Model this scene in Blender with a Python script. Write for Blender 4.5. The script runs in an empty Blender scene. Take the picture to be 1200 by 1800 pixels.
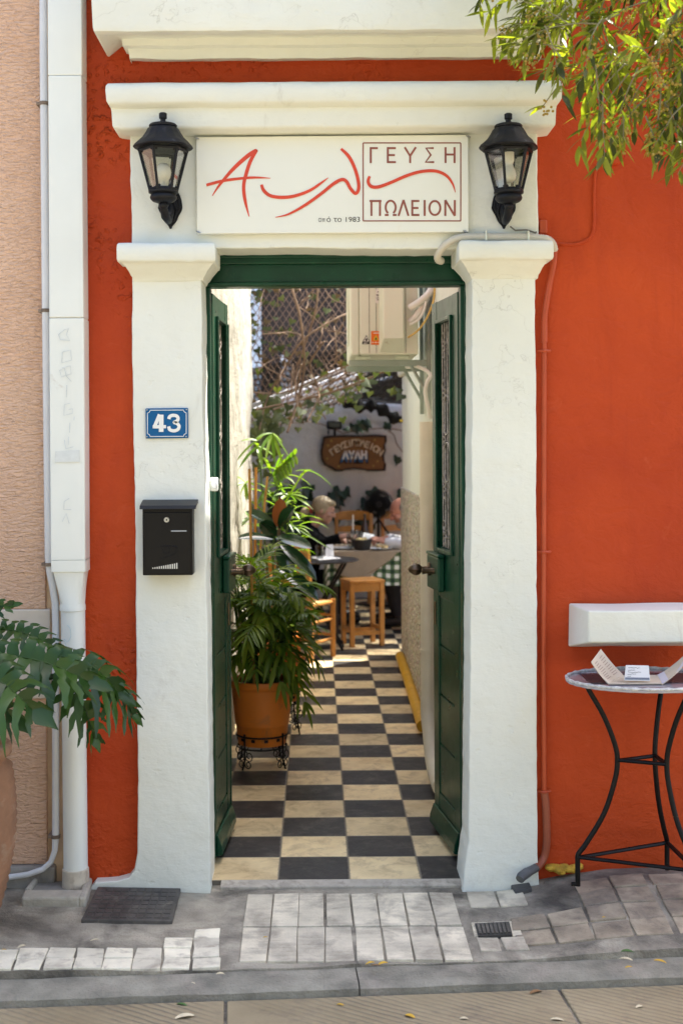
import bpy, bmesh, math, random
from mathutils import Vector, Matrix, noise
R = math.radians
SC = bpy.context.scene
COL = SC.collection
random.seed(7)

# ------------------------------------------------------------------ camera, world, sun, exposure
CAM = Vector((0.0, -4.45, 1.535)); F = 2277.0; PX, PY = 555.0, 775.0; ROLL = R(0.35)
cd = bpy.data.cameras.new('camera'); cam = bpy.data.objects.new('camera', cd); COL.objects.link(cam)
cam.matrix_world = Matrix.Translation(CAM) @ Matrix.Rotation(R(90), 4, 'X') @ Matrix.Rotation(-ROLL, 4, 'Z')
cd.sensor_fit = 'AUTO'; cd.sensor_width = 36.0; cd.lens = 36.0 * F / 1800
cd.shift_x = (600 - PX) / 1800; cd.shift_y = (PY - 900) / 1800
cd.clip_start = 0.05; cd.clip_end = 400
cd.dof.use_dof = True; cd.dof.focus_distance = 4.45; cd.dof.aperture_fstop = 3.4
SC.camera = cam
SUN_EL, SUN_AZ = R(62), R(50)          # azimuth measured from +Y towards +X: the sun stands behind the house
w = bpy.data.worlds.new('World'); SC.world = w; w.use_nodes = True
nt = w.node_tree; bg = nt.nodes['Background']
sky = nt.nodes.new('ShaderNodeTexSky'); sky.sky_type = 'NISHITA'; sky.sun_disc = False
sky.sun_elevation = SUN_EL; sky.sun_rotation = SUN_AZ; sky.dust_density = 4.0; sky.air_density = 1.0; sky.ozone_density = 1.0
nt.links.new(sky.outputs[0], bg.inputs[0]); bg.inputs[1].default_value = 0.15
sl = bpy.data.lights.new('sun', 'SUN'); so = bpy.data.objects.new('sun', sl); COL.objects.link(so)
sl.energy = 3.7; sl.angle = R(0.5); sl.color = (1.0, 0.97, 0.87)
sd = Vector((math.sin(SUN_AZ) * math.cos(SUN_EL), math.cos(SUN_AZ) * math.cos(SUN_EL), math.sin(SUN_EL)))
so.rotation_euler = sd.to_track_quat('Z', 'Y').to_euler(); so.location = (3, 8, 12)
vs = SC.view_settings
vs.view_transform = 'Standard'; vs.look = 'None'; vs.gamma = 1; vs.use_curve_mapping = False
vs.exposure = 1.9
SC.cycles.max_bounces = 10; SC.cycles.diffuse_bounces = 5; SC.cycles.transparent_max_bounces = 16
SC.cycles.use_denoising = True
try: SC.cycles.caustics_reflective = False; SC.cycles.caustics_refractive = False
except Exception: pass

# ------------------------------------------------------------------ helpers
def P(px, py, D):
    u, v = px - PX, PY - py; c, s = math.cos(ROLL), math.sin(ROLL)
    u, v = u * c + v * s, -u * s + v * c
    return Vector((u * D / F, D - 4.45, CAM.z + v * D / F))
def PG(px, py, z=0.0):
    u, v = px - PX, PY - py; c, s = math.cos(ROLL), math.sin(ROLL)
    v2 = -u * s + v * c
    return P(px, py, (z - CAM.z) * F / v2)
def nz(p, sc, seed=0.0):
    return noise.noise(Vector((p[0] * sc + seed, p[1] * sc + seed * 1.7, p[2] * sc - seed)))
WL = {}
class MB:
    def __init__(s): s.v = []; s.f = []; s.m = []; s.s = []
    def add(s, vs_, fs, mi=0, sm=True):
        b = len(s.v); s.v += [Vector(p) for p in vs_]
        for f in fs: s.f.append([i + b for i in f]); s.m.append(mi); s.s.append(sm)
    def box(s, c, d, rot=None, mi=0):
        c = Vector(c); hx, hy, hz = d[0] / 2, d[1] / 2, d[2] / 2
        vv = [Vector((x, y, z)) for z in (-hz, hz) for y in (-hy, hy) for x in (-hx, hx)]
        if rot is not None: vv = [rot @ p for p in vv]
        s.add([c + p for p in vv], [(0, 2, 3, 1), (4, 5, 7, 6), (0, 1, 5, 4), (2, 6, 7, 3), (0, 4, 6, 2), (1, 3, 7, 5)], mi, False)
    def cub(s, x0, x1, y0, y1, z0, z1, mi=0): s.box(((x0 + x1) / 2, (y0 + y1) / 2, (z0 + z1) / 2), (abs(x1 - x0), abs(y1 - y0), abs(z1 - z0)), None, mi)
    def tube(s, pts, r, seg=8, mi=0, closed=False, cap=True, flat=1.0):
        pts = [Vector(p) for p in pts]; n = len(pts); rr = r if isinstance(r, (list, tuple)) else [r] * n
        vv = []; t0 = None; up = None
        for i in range(n):
            if closed: t = pts[(i + 1) % n] - pts[i - 1]
            else: t = pts[min(i + 1, n - 1)] - pts[max(i - 1, 0)]
            t = t.normalized() if t.length > 1e-9 else Vector((0, 0, 1))
            if up is None:
                up = Vector((0, 0, 1)) if abs(t.z) < .9 else Vector((1, 0, 0))
                up = (up - t * up.dot(t)).normalized()
            else: up = (up - t * up.dot(t)).normalized()
            sd_ = t.cross(up)
            for k in range(seg):
                a = 2 * math.pi * k / seg
                vv.append(pts[i] + (sd_ * math.cos(a) + up * math.sin(a) * flat) * rr[i])
        ff = []
        for i in range(n if closed else n - 1):
            j = (i + 1) % n
            for k in range(seg):
                k2 = (k + 1) % seg; ff.append((i * seg + k, i * seg + k2, j * seg + k2, j * seg + k))
        if cap and not closed: ff += [tuple(reversed(range(seg))), tuple(range((n - 1) * seg, n * seg))]
        s.add(vv, ff, mi)
    def lathe(s, prof, c, seg=24, mi=0, mat=None, ang=0.0, rib=None, sm=True):
        c = Vector(c); vv = []; n = len(prof)
        for i, (r, z) in enumerate(prof):
            for k in range(seg):
                a = ang + 2 * math.pi * k / seg; q = r * (1 + (rib(a, i) if rib else 0))
                p = Vector((q * math.cos(a), q * math.sin(a), z)); vv.append(c + (mat @ p if mat else p))
        ff = [(i * seg + k, i * seg + (k + 1) % seg, (i + 1) * seg + (k + 1) % seg, (i + 1) * seg + k) for i in range(n - 1) for k in range(seg)]
        if prof[0][0] > 1e-6: ff.append(tuple(reversed(range(seg))))
        if prof[-1][0] > 1e-6: ff.append(tuple(range((n - 1) * seg, n * seg)))
        s.add(vv, ff, mi, sm)
    def ell(s, c, r, rot=None, mi=0, seg=12, rg=8):
        c = Vector(c); vv = []
        for i in range(rg + 1):
            t = math.pi * i / rg
            for k in range(seg):
                a = 2 * math.pi * k / seg
                p = Vector((r[0] * math.sin(t) * math.cos(a), r[1] * math.sin(t) * math.sin(a), r[2] * math.cos(t)))
                vv.append(c + (rot @ p if rot else p))
        ff = [(i * seg + k, (i + 1) * seg + k, (i + 1) * seg + (k + 1) % seg, i * seg + (k + 1) % seg) for i in range(rg) for k in range(seg)]
        s.add(vv, ff, mi)
    def cap(s, a, b, ra, rb, seg=10, mi=0):
        a, b = Vector(a), Vector(b); d = (b - a).normalized(); pts = []; rr = []
        for t in (-1, -.85, -.5, 0): pts.append(a + d * ra * t); rr.append(max(.0005, ra * math.sqrt(max(0, 1 - t * t))))
        for t in (0, .5, .85, 1): pts.append(b + d * rb * t); rr.append(max(.0005, rb * math.sqrt(max(0, 1 - t * t))))
        s.tube(pts, rr, seg, mi)
    def prism(s, poly, ext, mi=0, mi_side=None):
        poly = [Vector(p) for p in poly]; n = len(poly); ext = Vector(ext)
        s.add(poly + [p + ext for p in poly], [tuple(range(n))], mi, False)
        b = len(s.v) - 2 * n
        s.f.append([b + n + i for i in reversed(range(n))]); s.m.append(mi); s.s.append(False)
        for i in range(n):
            j = (i + 1) % n; s.f.append([b + j, b + i, b + n + i, b + n + j]); s.m.append(mi if mi_side is None else mi_side); s.s.append(False)
    def ribbon(s, pts, wd, nrm, th, mi=0):
        # flat stroke with a width per point, lying on a plane with normal nrm
        pts = [Vector(p) for p in pts]; n = len(pts); nrm = Vector(nrm).normalized(); vv = []
        for i in range(n):
            t = (pts[min(i + 1, n - 1)] - pts[max(i - 1, 0)]).normalized(); b = nrm.cross(t); h = wd[i] / 2
            vv += [pts[i] + b * h + nrm * th, pts[i] - b * h + nrm * th, pts[i] + b * h, pts[i] - b * h]
        ff = []
        for i in range(n - 1):
            a, c = i * 4, i * 4 + 4
            ff += [(a, c, c + 1, a + 1), (a, a + 2, c + 2, c), (a + 1, c + 1, c + 3, a + 3)]
        s.add(vv, ff, mi, False)
    def build(s, name, mats, parent=None, bevel=0, seg=2, angle=38, local=False, base=None):
        me = bpy.data.meshes.new(name)
        off = Vector((0, 0, 0))
        if parent is not None and not local: off = WL.get(parent.name, off)
        if base is not None: off = Vector(base)
        me.from_pydata([p - off for p in s.v], [], s.f)
        mats = mats if isinstance(mats, (list, tuple)) else [mats]
        for m in mats: me.materials.append(m)
        me.polygons.foreach_set('material_index', s.m)
        me.polygons.foreach_set('use_smooth', s.s)
        me.update()
        if any(s.s) and angle: me.set_sharp_from_angle(angle=R(angle))
        o = bpy.data.objects.new(name, me); COL.objects.link(o)
        if parent is not None:
            o.parent = parent; WL[o.name] = WL.get(parent.name, Vector((0, 0, 0)))
        else: WL[o.name] = off
        if base is not None and parent is None: o.location = off
        if bevel:
            b = o.modifiers.new('bevel', 'BEVEL'); b.width = bevel; b.segments = seg; b.limit_method = 'ANGLE'; b.angle_limit = R(50)
        return o
def tag(o, label=None, cat=None, group=None, kind=None):
    if label: o['label'] = label
    if cat: o['category'] = cat
    if group: o['group'] = group
    if kind: o['kind'] = kind
    return o
def thing(name, label, cat, loc, group=None, rz=0):
    o = bpy.data.objects.new(name, None); COL.objects.link(o); o.location = loc; o.rotation_euler = (0, 0, rz)
    o.empty_display_size = .1
    WL[o.name] = Vector(loc); return tag(o, label, cat, group)
def copy_tree(o, parent=None):
    c = o.copy(); COL.objects.link(c); c.parent = parent
    for ch in list(o.children): copy_tree(ch, c)
    return c
_txt = {}
def text_geo(body, size, bold=0.0, space=1.0):
    k = (body, size, bold, space)
    if k not in _txt:
        c = bpy.data.curves.new('txt', 'FONT'); c.body = body; c.size = size; c.offset = bold; c.space_character = space; c.align_x = 'CENTER'
        c.resolution_u = 4
        o = bpy.data.objects.new('txt', c); COL.objects.link(o); bpy.context.view_layer.update()
        me = bpy.data.meshes.new_from_object(o.evaluated_get(bpy.context.evaluated_depsgraph_get()))
        _txt[k] = ([v.co.copy() for v in me.vertices], [tuple(p.vertices) for p in me.polygons])
        bpy.data.objects.remove(o); bpy.data.curves.remove(c); bpy.data.meshes.remove(me)
    return _txt[k]
def put_text(mb, body, size, org, ux=(1, 0, 0), uy=(0, 0, 1), bold=0.0, mi=0, fit=None, space=1.0):
    vv, ff = text_geo(body, size, bold, space); org = Vector(org); ux = Vector(ux); uy = Vector(uy)
    sx = 1.0
    if fit:
        xs = [p.x for p in vv]; sx = fit / (max(xs) - min(xs))
    mb.add([org + ux * p.x * sx + uy * p.y for p in vv], ff, mi, False)

# ------------------------------------------------------------------ materials
def N(nt, t, **kw):
    n = nt.nodes.new(t)
    for k, v in kw.items():
        if hasattr(n, k): setattr(n, k, v)
    return n
def ramp(nt, src, a, b, ca=(0, 0, 0, 1), cb=(1, 1, 1, 1)):
    r = N(nt, 'ShaderNodeValToRGB'); r.color_ramp.elements[0].position = a; r.color_ramp.elements[1].position = b
    r.color_ramp.elements[0].color = ca; r.color_ramp.elements[1].color = cb
    nt.links.new(src, r.inputs[0]); return r.outputs[0]
def mixc(nt, fac, a, b, mode='MIX'):
    m = N(nt, 'ShaderNodeMix', data_type='RGBA', blend_type=mode)
    for sock, v in ((m.inputs[0], fac), (m.inputs[6], a), (m.inputs[7], b)):
        if hasattr(v, 'is_output'): nt.links.new(v, sock)
        elif isinstance(v, (int, float)): sock.default_value = v
        else: sock.default_value = (*v[:3], 1)
    return m.outputs[2]
def noisen(nt, vec, scale, detail=4, rough=.55, dist=0):
    n = N(nt, 'ShaderNodeTexNoise'); n.inputs['Scale'].default_value = scale; n.inputs['Detail'].default_value = detail
    n.inputs['Roughness'].default_value = rough; n.inputs['Distortion'].default_value = dist
    if vec is not None: nt.links.new(vec, n.inputs['Vector'])
    return n.outputs['Fac']
def scaled(nt, vec, sc, rot=(0, 0, 0)):
    m = N(nt, 'ShaderNodeMapping'); m.inputs['Scale'].default_value = sc; m.inputs['Rotation'].default_value = rot
    nt.links.new(vec, m.inputs['Vector']); return m.outputs[0]
def math_(nt, op, a, b=None):
    m = N(nt, 'ShaderNodeMath', operation=op)
    for i, v in enumerate((a, b)):
        if v is None: continue
        if hasattr(v, 'is_output'): nt.links.new(v, m.inputs[i])
        else: m.inputs[i].default_value = v
    return m.outputs[0]
def bumpn(nt, h, strength=.5, dist=.01, prev=None):
    b = N(nt, 'ShaderNodeBump'); b.inputs['Strength'].default_value = strength; b.inputs['Distance'].default_value = dist
    nt.links.new(h, b.inputs['Height'])
    if prev is not None: nt.links.new(prev, b.inputs['Normal'])
    return b.outputs[0]
def newmat(name):
    m = bpy.data.materials.new(name); m.use_nodes = True; nt = m.node_tree
    return m, nt, nt.nodes['Principled BSDF'], N(nt, 'ShaderNodeTexCoord').outputs['Object']
def mat(name, col, rough=.6, metal=0, var=.15, vs=5, bump=0, bs=60, bd=.004, stain=None, island=0, spec=.5, rvar=.1, coat=0):
    m, nt, b, tc = newmat(name); L = nt.links.new
    n = noisen(nt, tc, vs, 5)
    c = mixc(nt, ramp(nt, n, .3, .7), [x * (1 - var) for x in col], [min(1, x * (1 + var)) for x in col])
    if island:
        g = N(nt, 'ShaderNodeNewGeometry').outputs['Random Per Island']
        c = mixc(nt, 1.0, c, ramp(nt, g, 0, 1, (1 - island,) * 3 + (1,), (1 + island * .6, 1 + island * .6, 1 + island * .5, 1)), 'MULTIPLY')
    if stain:                                              # stain = (colour, scale, low, high)
        s = noisen(nt, tc, stain[1], 8, .65, .4)
        c = mixc(nt, ramp(nt, s, stain[2], stain[3]), c, stain[0])
    L(c, b.inputs['Base Color'])
    b.inputs['Metallic'].default_value = metal; b.inputs['Specular IOR Level'].default_value = spec
    b.inputs['Coat Weight'].default_value = coat
    if rvar:
        r = N(nt, 'ShaderNodeMapRange'); L(noisen(nt, tc, vs * 3, 4), r.inputs[0])
        r.inputs[3].default_value = max(0, rough - rvar); r.inputs[4].default_value = min(1, rough + rvar); L(r.outputs[0], b.inputs['Roughness'])
    else: b.inputs['Roughness'].default_value = rough
    if bump: L(bumpn(nt, noisen(nt, tc, bs, 5, .6), bump, bd), b.inputs['Normal'])
    return m
def leafmat(name, c1, c2, rough=.4, trans=.35, tcol=None, spec=.5):
    m, nt, b, tc = newmat(name); L = nt.links.new
    g = N(nt, 'ShaderNodeNewGeometry').outputs['Random Per Island']
    c = mixc(nt, g, c1, c2); c = mixc(nt, ramp(nt, noisen(nt, tc, 30, 3), .3, .7), c, [x * .7 for x in c2], 'MIX') if 0 else c
    L(c, b.inputs['Base Color']); b.inputs['Roughness'].default_value = rough; b.inputs['Specular IOR Level'].default_value = spec
    t = N(nt, 'ShaderNodeBsdfTranslucent')
    L(mixc(nt, 1.0, c, tcol or (1.6, 1.9, .7), 'MULTIPLY'), t.inputs['Color'])
    mx = N(nt, 'ShaderNodeMixShader'); mx.inputs[0].default_value = trans
    L(b.outputs[0], mx.inputs[1]); L(t.outputs[0], mx.inputs[2]); L(mx.outputs[0], nt.nodes['Material Output'].inputs[0])
    return m
def plaster(name, col, lump=.5, stain=(.30, .25, .18), smin=.62, fine=.35, var=.06):
    m, nt, b, tc = newmat(name); L = nt.links.new
    n1 = noisen(nt, tc, 1.7, 5); c = mixc(nt, ramp(nt, n1, .3, .7), [x * (1 - var) for x in col], [min(1, x * (1 + var)) for x in col])
    s = noisen(nt, scaled(nt, tc, (6, 6, 3.5)), 1.0, 9, .72, .6); c = mixc(nt, math_(nt, 'MULTIPLY', ramp(nt, s, smin, .82), .45), c, stain)
    v = N(nt, 'ShaderNodeTexVoronoi', feature='DISTANCE_TO_EDGE'); v.inputs['Scale'].default_value = 1.3
    wv = N(nt, 'ShaderNodeVectorMath', operation='ADD'); L(tc, wv.inputs[0])
    cn = N(nt, 'ShaderNodeTexNoise'); cn.inputs['Scale'].default_value = 5; cn.inputs['Detail'].default_value = 6; L(tc, cn.inputs['Vector'])
    L(cn.outputs['Color'], wv.inputs[1]); L(wv.outputs[0], v.inputs['Vector'])
    ck = math_(nt, 'MULTIPLY', ramp(nt, v.outputs['Distance'], 0, .004, (1, 1, 1, 1), (0, 0, 0, 1)), ramp(nt, noisen(nt, tc, 1.1, 2), .5, .62))
    c = mixc(nt, math_(nt, 'MULTIPLY', ck, .22), c, [x * .4 for x in stain])
    L(c, b.inputs['Base Color']); b.inputs['Roughness'].default_value = .72; b.inputs['Specular IOR Level'].default_value = .25
    nn = bumpn(nt, noisen(nt, tc, 9, 4, .5), lump, .018)
    nn = bumpn(nt, noisen(nt, scaled(nt, tc, (1, 1, 2.2)), 38, 5, .6, .5), fine, .004, nn)
    pit = ramp(nt, noisen(nt, tc, 26, 3, .5), .24, .33)
    nn = bumpn(nt, pit, .35, .004, nn); nn = bumpn(nt, math_(nt, 'SUBTRACT', 1.0, ck), .5, .003, nn)
    L(nn, b.inputs['Normal']); return m

WHITE = plaster('white_plaster', (.765, .785, .725))
def orangewall():
    m, nt, b, tc = newmat('orange_plaster'); L = nt.links.new
    c = mixc(nt, ramp(nt, noisen(nt, tc, 1.3, 6, .6, .5), .3, .7), (.40, .042, .008), (.53, .069, .012))
    c = mixc(nt, math_(nt, 'MULTIPLY', ramp(nt, noisen(nt, scaled(nt, tc, (7, 7, 1.6)), 1.0, 7, .7, .4), .5, .72), .5), c, (.36, .038, .009))
    c = mixc(nt, math_(nt, 'MULTIPLY', ramp(nt, noisen(nt, tc, 11, 8, .75, .8), .6, .82), .55), c, (.58, .12, .045))
    fl = ramp(nt, noisen(nt, tc, 34, 5, .7), .735, .75); c = mixc(nt, math_(nt, 'MULTIPLY', fl, .6), c, (.55, .34, .24))
    L(c, b.inputs['Base Color']); b.inputs['Roughness'].default_value = .62; b.inputs['Specular IOR Level'].default_value = .25
    mask = ramp(nt, noisen(nt, tc, 1.6, 3), .48, .62)
    lum = ramp(nt, noisen(nt, tc, 40, 2, .4, .1), .52, .72); tro = noisen(nt, scaled(nt, tc, (9, 9, 13), (0, R(25), 0)), 1.0, 6, .62, .35)
    sx = N(nt, 'ShaderNodeSeparateXYZ'); L(tc, sx.inputs[0]); mask = math_(nt, 'MULTIPLY', mask, ramp(nt, math_(nt, 'ADD', math_(nt, 'MULTIPLY', sx.outputs[0], .25), .5), .56, .66, (1, 1, 1, 1), (.06, .06, .06, 1)))
    nn = bumpn(nt, tro, .8, .016); nn = bumpn(nt, math_(nt, 'MULTIPLY', lum, mask), 1.0, .010, nn); nn = bumpn(nt, noisen(nt, tc, 95, 4, .6), .35, .002, nn)
    L(nn, b.inputs['Normal']); return m
ORANGE = orangewall()
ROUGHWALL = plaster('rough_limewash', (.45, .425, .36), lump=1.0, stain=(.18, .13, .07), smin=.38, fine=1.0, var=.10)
GREYWALL = plaster('courtyard_limewash', (.66, .68, .69), lump=1.0, stain=(.35, .33, .30), smin=.6, fine=1.0)
def stucco():
    m, nt, b, tc = newmat('pink_stucco'); L = nt.links.new
    c = mixc(nt, ramp(nt, noisen(nt, tc, 2, 5), .3, .7), (.70, .44, .30), (.78, .53, .38))
    wv = N(nt, 'ShaderNodeVectorMath', operation='ADD'); L(scaled(nt, tc, (42, 42, 118), (0, R(7), 0)), wv.inputs[0])
    cn = N(nt, 'ShaderNodeTexNoise'); cn.inputs['Scale'].default_value = 6; L(tc, cn.inputs['Vector'])
    sc = N(nt, 'ShaderNodeVectorMath', operation='SCALE'); L(cn.outputs['Color'], sc.inputs[0]); sc.inputs['Scale'].default_value = 2.8
    L(sc.outputs[0], wv.inputs[1])
    h = noisen(nt, wv.outputs[0], 1.0, 3, .5, .7)
    c = mixc(nt, ramp(nt, noisen(nt, tc, 7, 7, .7), .6, .8), c, (.60, .36, .24))
    L(c, b.inputs['Base Color']); b.inputs['Roughness'].default_value = .8; b.inputs['Specular IOR Level'].default_value = .2
    nn = bumpn(nt, h, 1.0, .016); nn = bumpn(nt, noisen(nt, tc, 160, 3), .3, .002, nn); L(nn, b.inputs['Normal']); return m
STUCCO = stucco()
GREEN = mat('green_gloss_paint', (.004, .046, .024), .30, var=.25, vs=6, bump=.12, bs=30, bd=.003, stain=((.025, .11, .065), 22, .6, .8), rvar=.08, spec=.28)
BLACKMETAL = mat('black_iron', (.008, .008, .009), .5, spec=.25, var=.4, vs=20, bump=.3, bs=120, bd=.001)
LANTERNMETAL = mat('black_cast_metal', (.008, .0088, .012), .5, spec=.25, var=.4, vs=30, bump=.4, bs=140, bd=.0015, stain=((.10, .10, .11), 30, .62, .8))
CHIPPED = mat('chipped_black_iron', (.006, .0055, .0055), .45, spec=.2, var=.3, vs=20, bump=.3, bs=100, bd=.001, stain=((.50, .38, .12), 38, .71, .73))
BRONZE = mat('aged_bronze', (.16, .11, .07), .35, metal=.9, var=.4, vs=40, bump=.3, bs=120, bd=.001)
STEEL = mat('steel', (.45, .45, .44), .35, metal=.9, var=.2, vs=30)
PVC = mat('white_pvc_paint', (.76, .785, .75), .4, var=.04, vs=3, bump=.12, bs=14, bd=.004, stain=((.50, .45, .38), 9, .66, .82))
CREAM = mat('cream_enamel', (.74, .76, .63), .42, var=.06, vs=3, stain=((.42, .33, .2), 10, .66, .8))
CREAMPIPE = mat('cream_pipe_paint', (.72, .67, .54), .45, var=.08, vs=5, bump=.2, bs=20, bd=.004, stain=((.35, .27, .16), 9, .64, .8))
YELLOWPIPE = mat('yellow_pipe_paint', (.62, .33, .015), .4, var=.15, vs=8, stain=((.25, .14, .03), 14, .66, .8))
ORANGEPIPE = mat('orange_pipe_paint', (.44, .062, .014), .45, var=.12, vs=10, bump=.2, bs=50, bd=.002, stain=((.25, .13, .09), 18, .7, .82))
SIGNWHITE = mat('sign_enamel', (.80, .81, .74), .3, var=.02, vs=2, stain=((.66, .60, .48), 7, .7, .9), rvar=.04)
REDINK = mat('red_orange_lettering', (.66, .055, .018), .4, var=.1, vs=10)
BROWNINK = mat('brown_red_lettering', (.27, .075, .05), .45, var=.15, vs=20, stain=((.45, .25, .18), 60, .6, .8))
GREYINK = mat('grey_lettering', (.09, .075, .065), .5, var=.1)
TERRACOTTA = mat('orange_plastic_pot', (.66, .19, .018), .5, var=.12, vs=6, bump=.15, bs=60, bd=.002, stain=((.30, .13, .05), 12, .52, .78))
CLAY = mat('weathered_clay', (.30, .155, .085), .8, var=.25, vs=9, bump=.5, bs=70, bd=.004, stain=((.40, .30, .21), 9, .5, .7))
SOIL = mat('soil', (.035, .024, .016), .9, var=.4, vs=40, bump=1, bs=90, bd=.01)
PINEWOOD = mat('varnished_pine', (.48, .21, .045), .38, var=.2, vs=14, bump=.1, bs=80, bd=.001, stain=((.32, .12, .022), 20, .6, .8), coat=.2)
RUSH = mat('woven_rush', (.52, .33, .13), .7, var=.3, vs=60, bump=.8, bs=150, bd=.004)
CONCRETE = mat('grey_concrete', (.30, .28, .25), .85, var=.25, vs=4, bump=.5, bs=60, bd=.005, stain=((.13, .12, .11), 6, .55, .75))
# ------------------------------------------------------------------ ground
def gz(x, y):
    a = max(0.0, min(1.0, (x - .55) / .5)); a = a * a * (3 - 2 * a)
    b = max(0.0, min(1.0, (-x - .35) / .5))
    return .058 * a * max(.25, min(1, (y + .75) / .6)) - .012 + .016 * b
def kerb_y(x): return -.632 + .068 * x                      # inner edge of the kerb stone
CONC = mat('pavement_cement', (.37, .335, .27), .9, var=.4, vs=6, bump=1.0, bs=110, bd=.008, stain=((.085, .076, .064), 3.4, .44, .66))
def slabmat():
    m = mat('pale_grooved_slab', (.66, .60, .48), .8, var=.2, vs=9, stain=((.27, .235, .19), 7, .46, .70), island=.2); nt = m.node_tree; L = nt.links.new; b = nt.nodes['Principled BSDF']; tc = nt.nodes['Texture Coordinate'].outputs['Object']
    s = N(nt, 'ShaderNodeSeparateXYZ'); L(tc, s.inputs[0]); f = math_(nt, 'FRACT', math_(nt, 'ADD', math_(nt, 'MULTIPLY', s.outputs[1], 36.0), math_(nt, 'MULTIPLY', noisen(nt, tc, 6, 3), .5)))
    g = math_(nt, 'MULTIPLY', ramp(nt, f, .0, .16, (1, 1, 1, 1), (0, 0, 0, 1)), ramp(nt, noisen(nt, tc, 7, 3), .38, .6))
    src = b.inputs['Base Color'].links[0].from_socket; L(mixc(nt, math_(nt, 'MULTIPLY', g, .45), src, (.36, .31, .25)), b.inputs['Base Color'])
    nn = bumpn(nt, noisen(nt, tc, 110, 6, .7), .8, .005); L(bumpn(nt, math_(nt, 'SUBTRACT', 1.0, g), .5, .003, nn), b.inputs['Normal']); return m
SLAB = slabmat()
WHITETILE = mat('white_kerb_tile', (.76, .71, .58), .75, var=.15, vs=12, bump=.7, bs=110, bd=.004, stain=((.33, .285, .23), 14, .5, .72), island=.2)
BROWNTILE = mat('worn_brown_paver', (.36, .30, .225), .8, var=.35, vs=10, bump=.9, bs=100, bd=.006, stain=((.14, .115, .10), 9, .5, .75), island=.25)
GROUT = mat('sandy_grout', (.34, .27, .18), .9, var=.3, vs=20, bump=.6, bs=120, bd=.003)
KERB = mat('grey_kerb_stone', (.23, .215, .175), .85, var=.4, vs=9, bump=1.0, bs=110, bd=.006, stain=((.34, .30, .25), 6, .52, .75))
def streetmat():
    m, nt, b, tc = newmat('grooved_street_slab'); L = nt.links.new
    sv = scaled(nt, tc, (1, 1, 1), (0, 0, R(33)))
    wv = N(nt, 'ShaderNodeTexWave', wave_type='BANDS', bands_direction='Y'); wv.inputs['Scale'].default_value = 14.0; wv.inputs['Distortion'].default_value = 1.1
    wv.inputs['Detail'].default_value = 2; wv.inputs['Detail Scale'].default_value = 1.5; L(sv, wv.inputs['Vector'])
    c = mixc(nt, ramp(nt, noisen(nt, tc, 3, 7, .65), .3, .7), (.25, .205, .125), (.37, .31, .20))
    c = mixc(nt, ramp(nt, noisen(nt, tc, 8, 6, .7), .55, .78), c, (.16, .13, .10))
    wear = ramp(nt, noisen(nt, tc, 2.5, 4), .35, .6)
    c = mixc(nt, math_(nt, 'MULTIPLY', ramp(nt, wv.outputs['Fac'], .1, .45, (1, 1, 1, 1), (0, 0, 0, 1)), math_(nt, 'MULTIPLY', wear, .55)), c, (.10, .085, .07))
    g = N(nt, 'ShaderNodeNewGeometry').outputs['Random Per Island']
    c = mixc(nt, 1.0, c, ramp(nt, g, 0, 1, (.82, .8, .8, 1), (1.1, 1.1, 1.1, 1)), 'MULTIPLY')
    L(c, b.inputs['Base Color']); b.inputs['Roughness'].default_value = .72; b.inputs['Specular IOR Level'].default_value = .35
    nn = bumpn(nt, math_(nt, 'MULTIPLY', wv.outputs['Fac'], wear), .6, .006); nn = bumpn(nt, noisen(nt, tc, 60, 5, .65), .6, .004, nn)
    L(nn, b.inputs['Normal']); return m
STREET = streetmat()
mb = MB(); mb.add([(-60, -60, -.13), (60, -60, -.13), (60, 60, -.13), (-60, 60, -.13)], [(0, 1, 2, 3)], 0, False)
tag(mb.build('ground', CONC), kind='structure')
# street slabs (long rows parallel to the kerb with a butted joint)
mb = MB(); ca, sa = math.cos(math.atan(.068)), math.sin(math.atan(.068))
def kp(s, t, z): return Vector((s * ca - t * sa, -.632 + s * sa + t * ca, z))    # along / across the kerb
rr = random.Random(3)
rows = [(-.121, -.62), (-.628, -1.2), (-1.208, -1.85), (-1.858, -2.5)]
for ri, (t0, t1) in enumerate(rows):
    s = -5.07 + [.0, .31, .12, .4][ri] - .005
    lens = [.96] * 12
    for l in lens:
        mb.box(kp(s + l / 2, (t0 + t1) / 2, -.082 + rr.uniform(-.001, .001)), (l - .009, abs(t1 - t0), .06), Matrix.Rotation(math.atan(.068), 3, 'Z'))
        s += l
mb.add([kp(-30, -2.508, -.054), kp(30, -2.508, -.054), kp(30, -30, -.054), kp(-30, -30, -.054)], [(3, 2, 1, 0)], 0, False)
so_ = mb.build('street', STREET, bevel=.004); tag(so_, kind='structure')
mb = MB(); mb.add([kp(-30, -.1, -.060), kp(30, -.1, -.060), kp(30, -2.52, -.060), kp(-30, -2.52, -.060)], [(3, 2, 1, 0)], 0, False)
tag(mb.build('street_bed', CONC), kind='structure')
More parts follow.
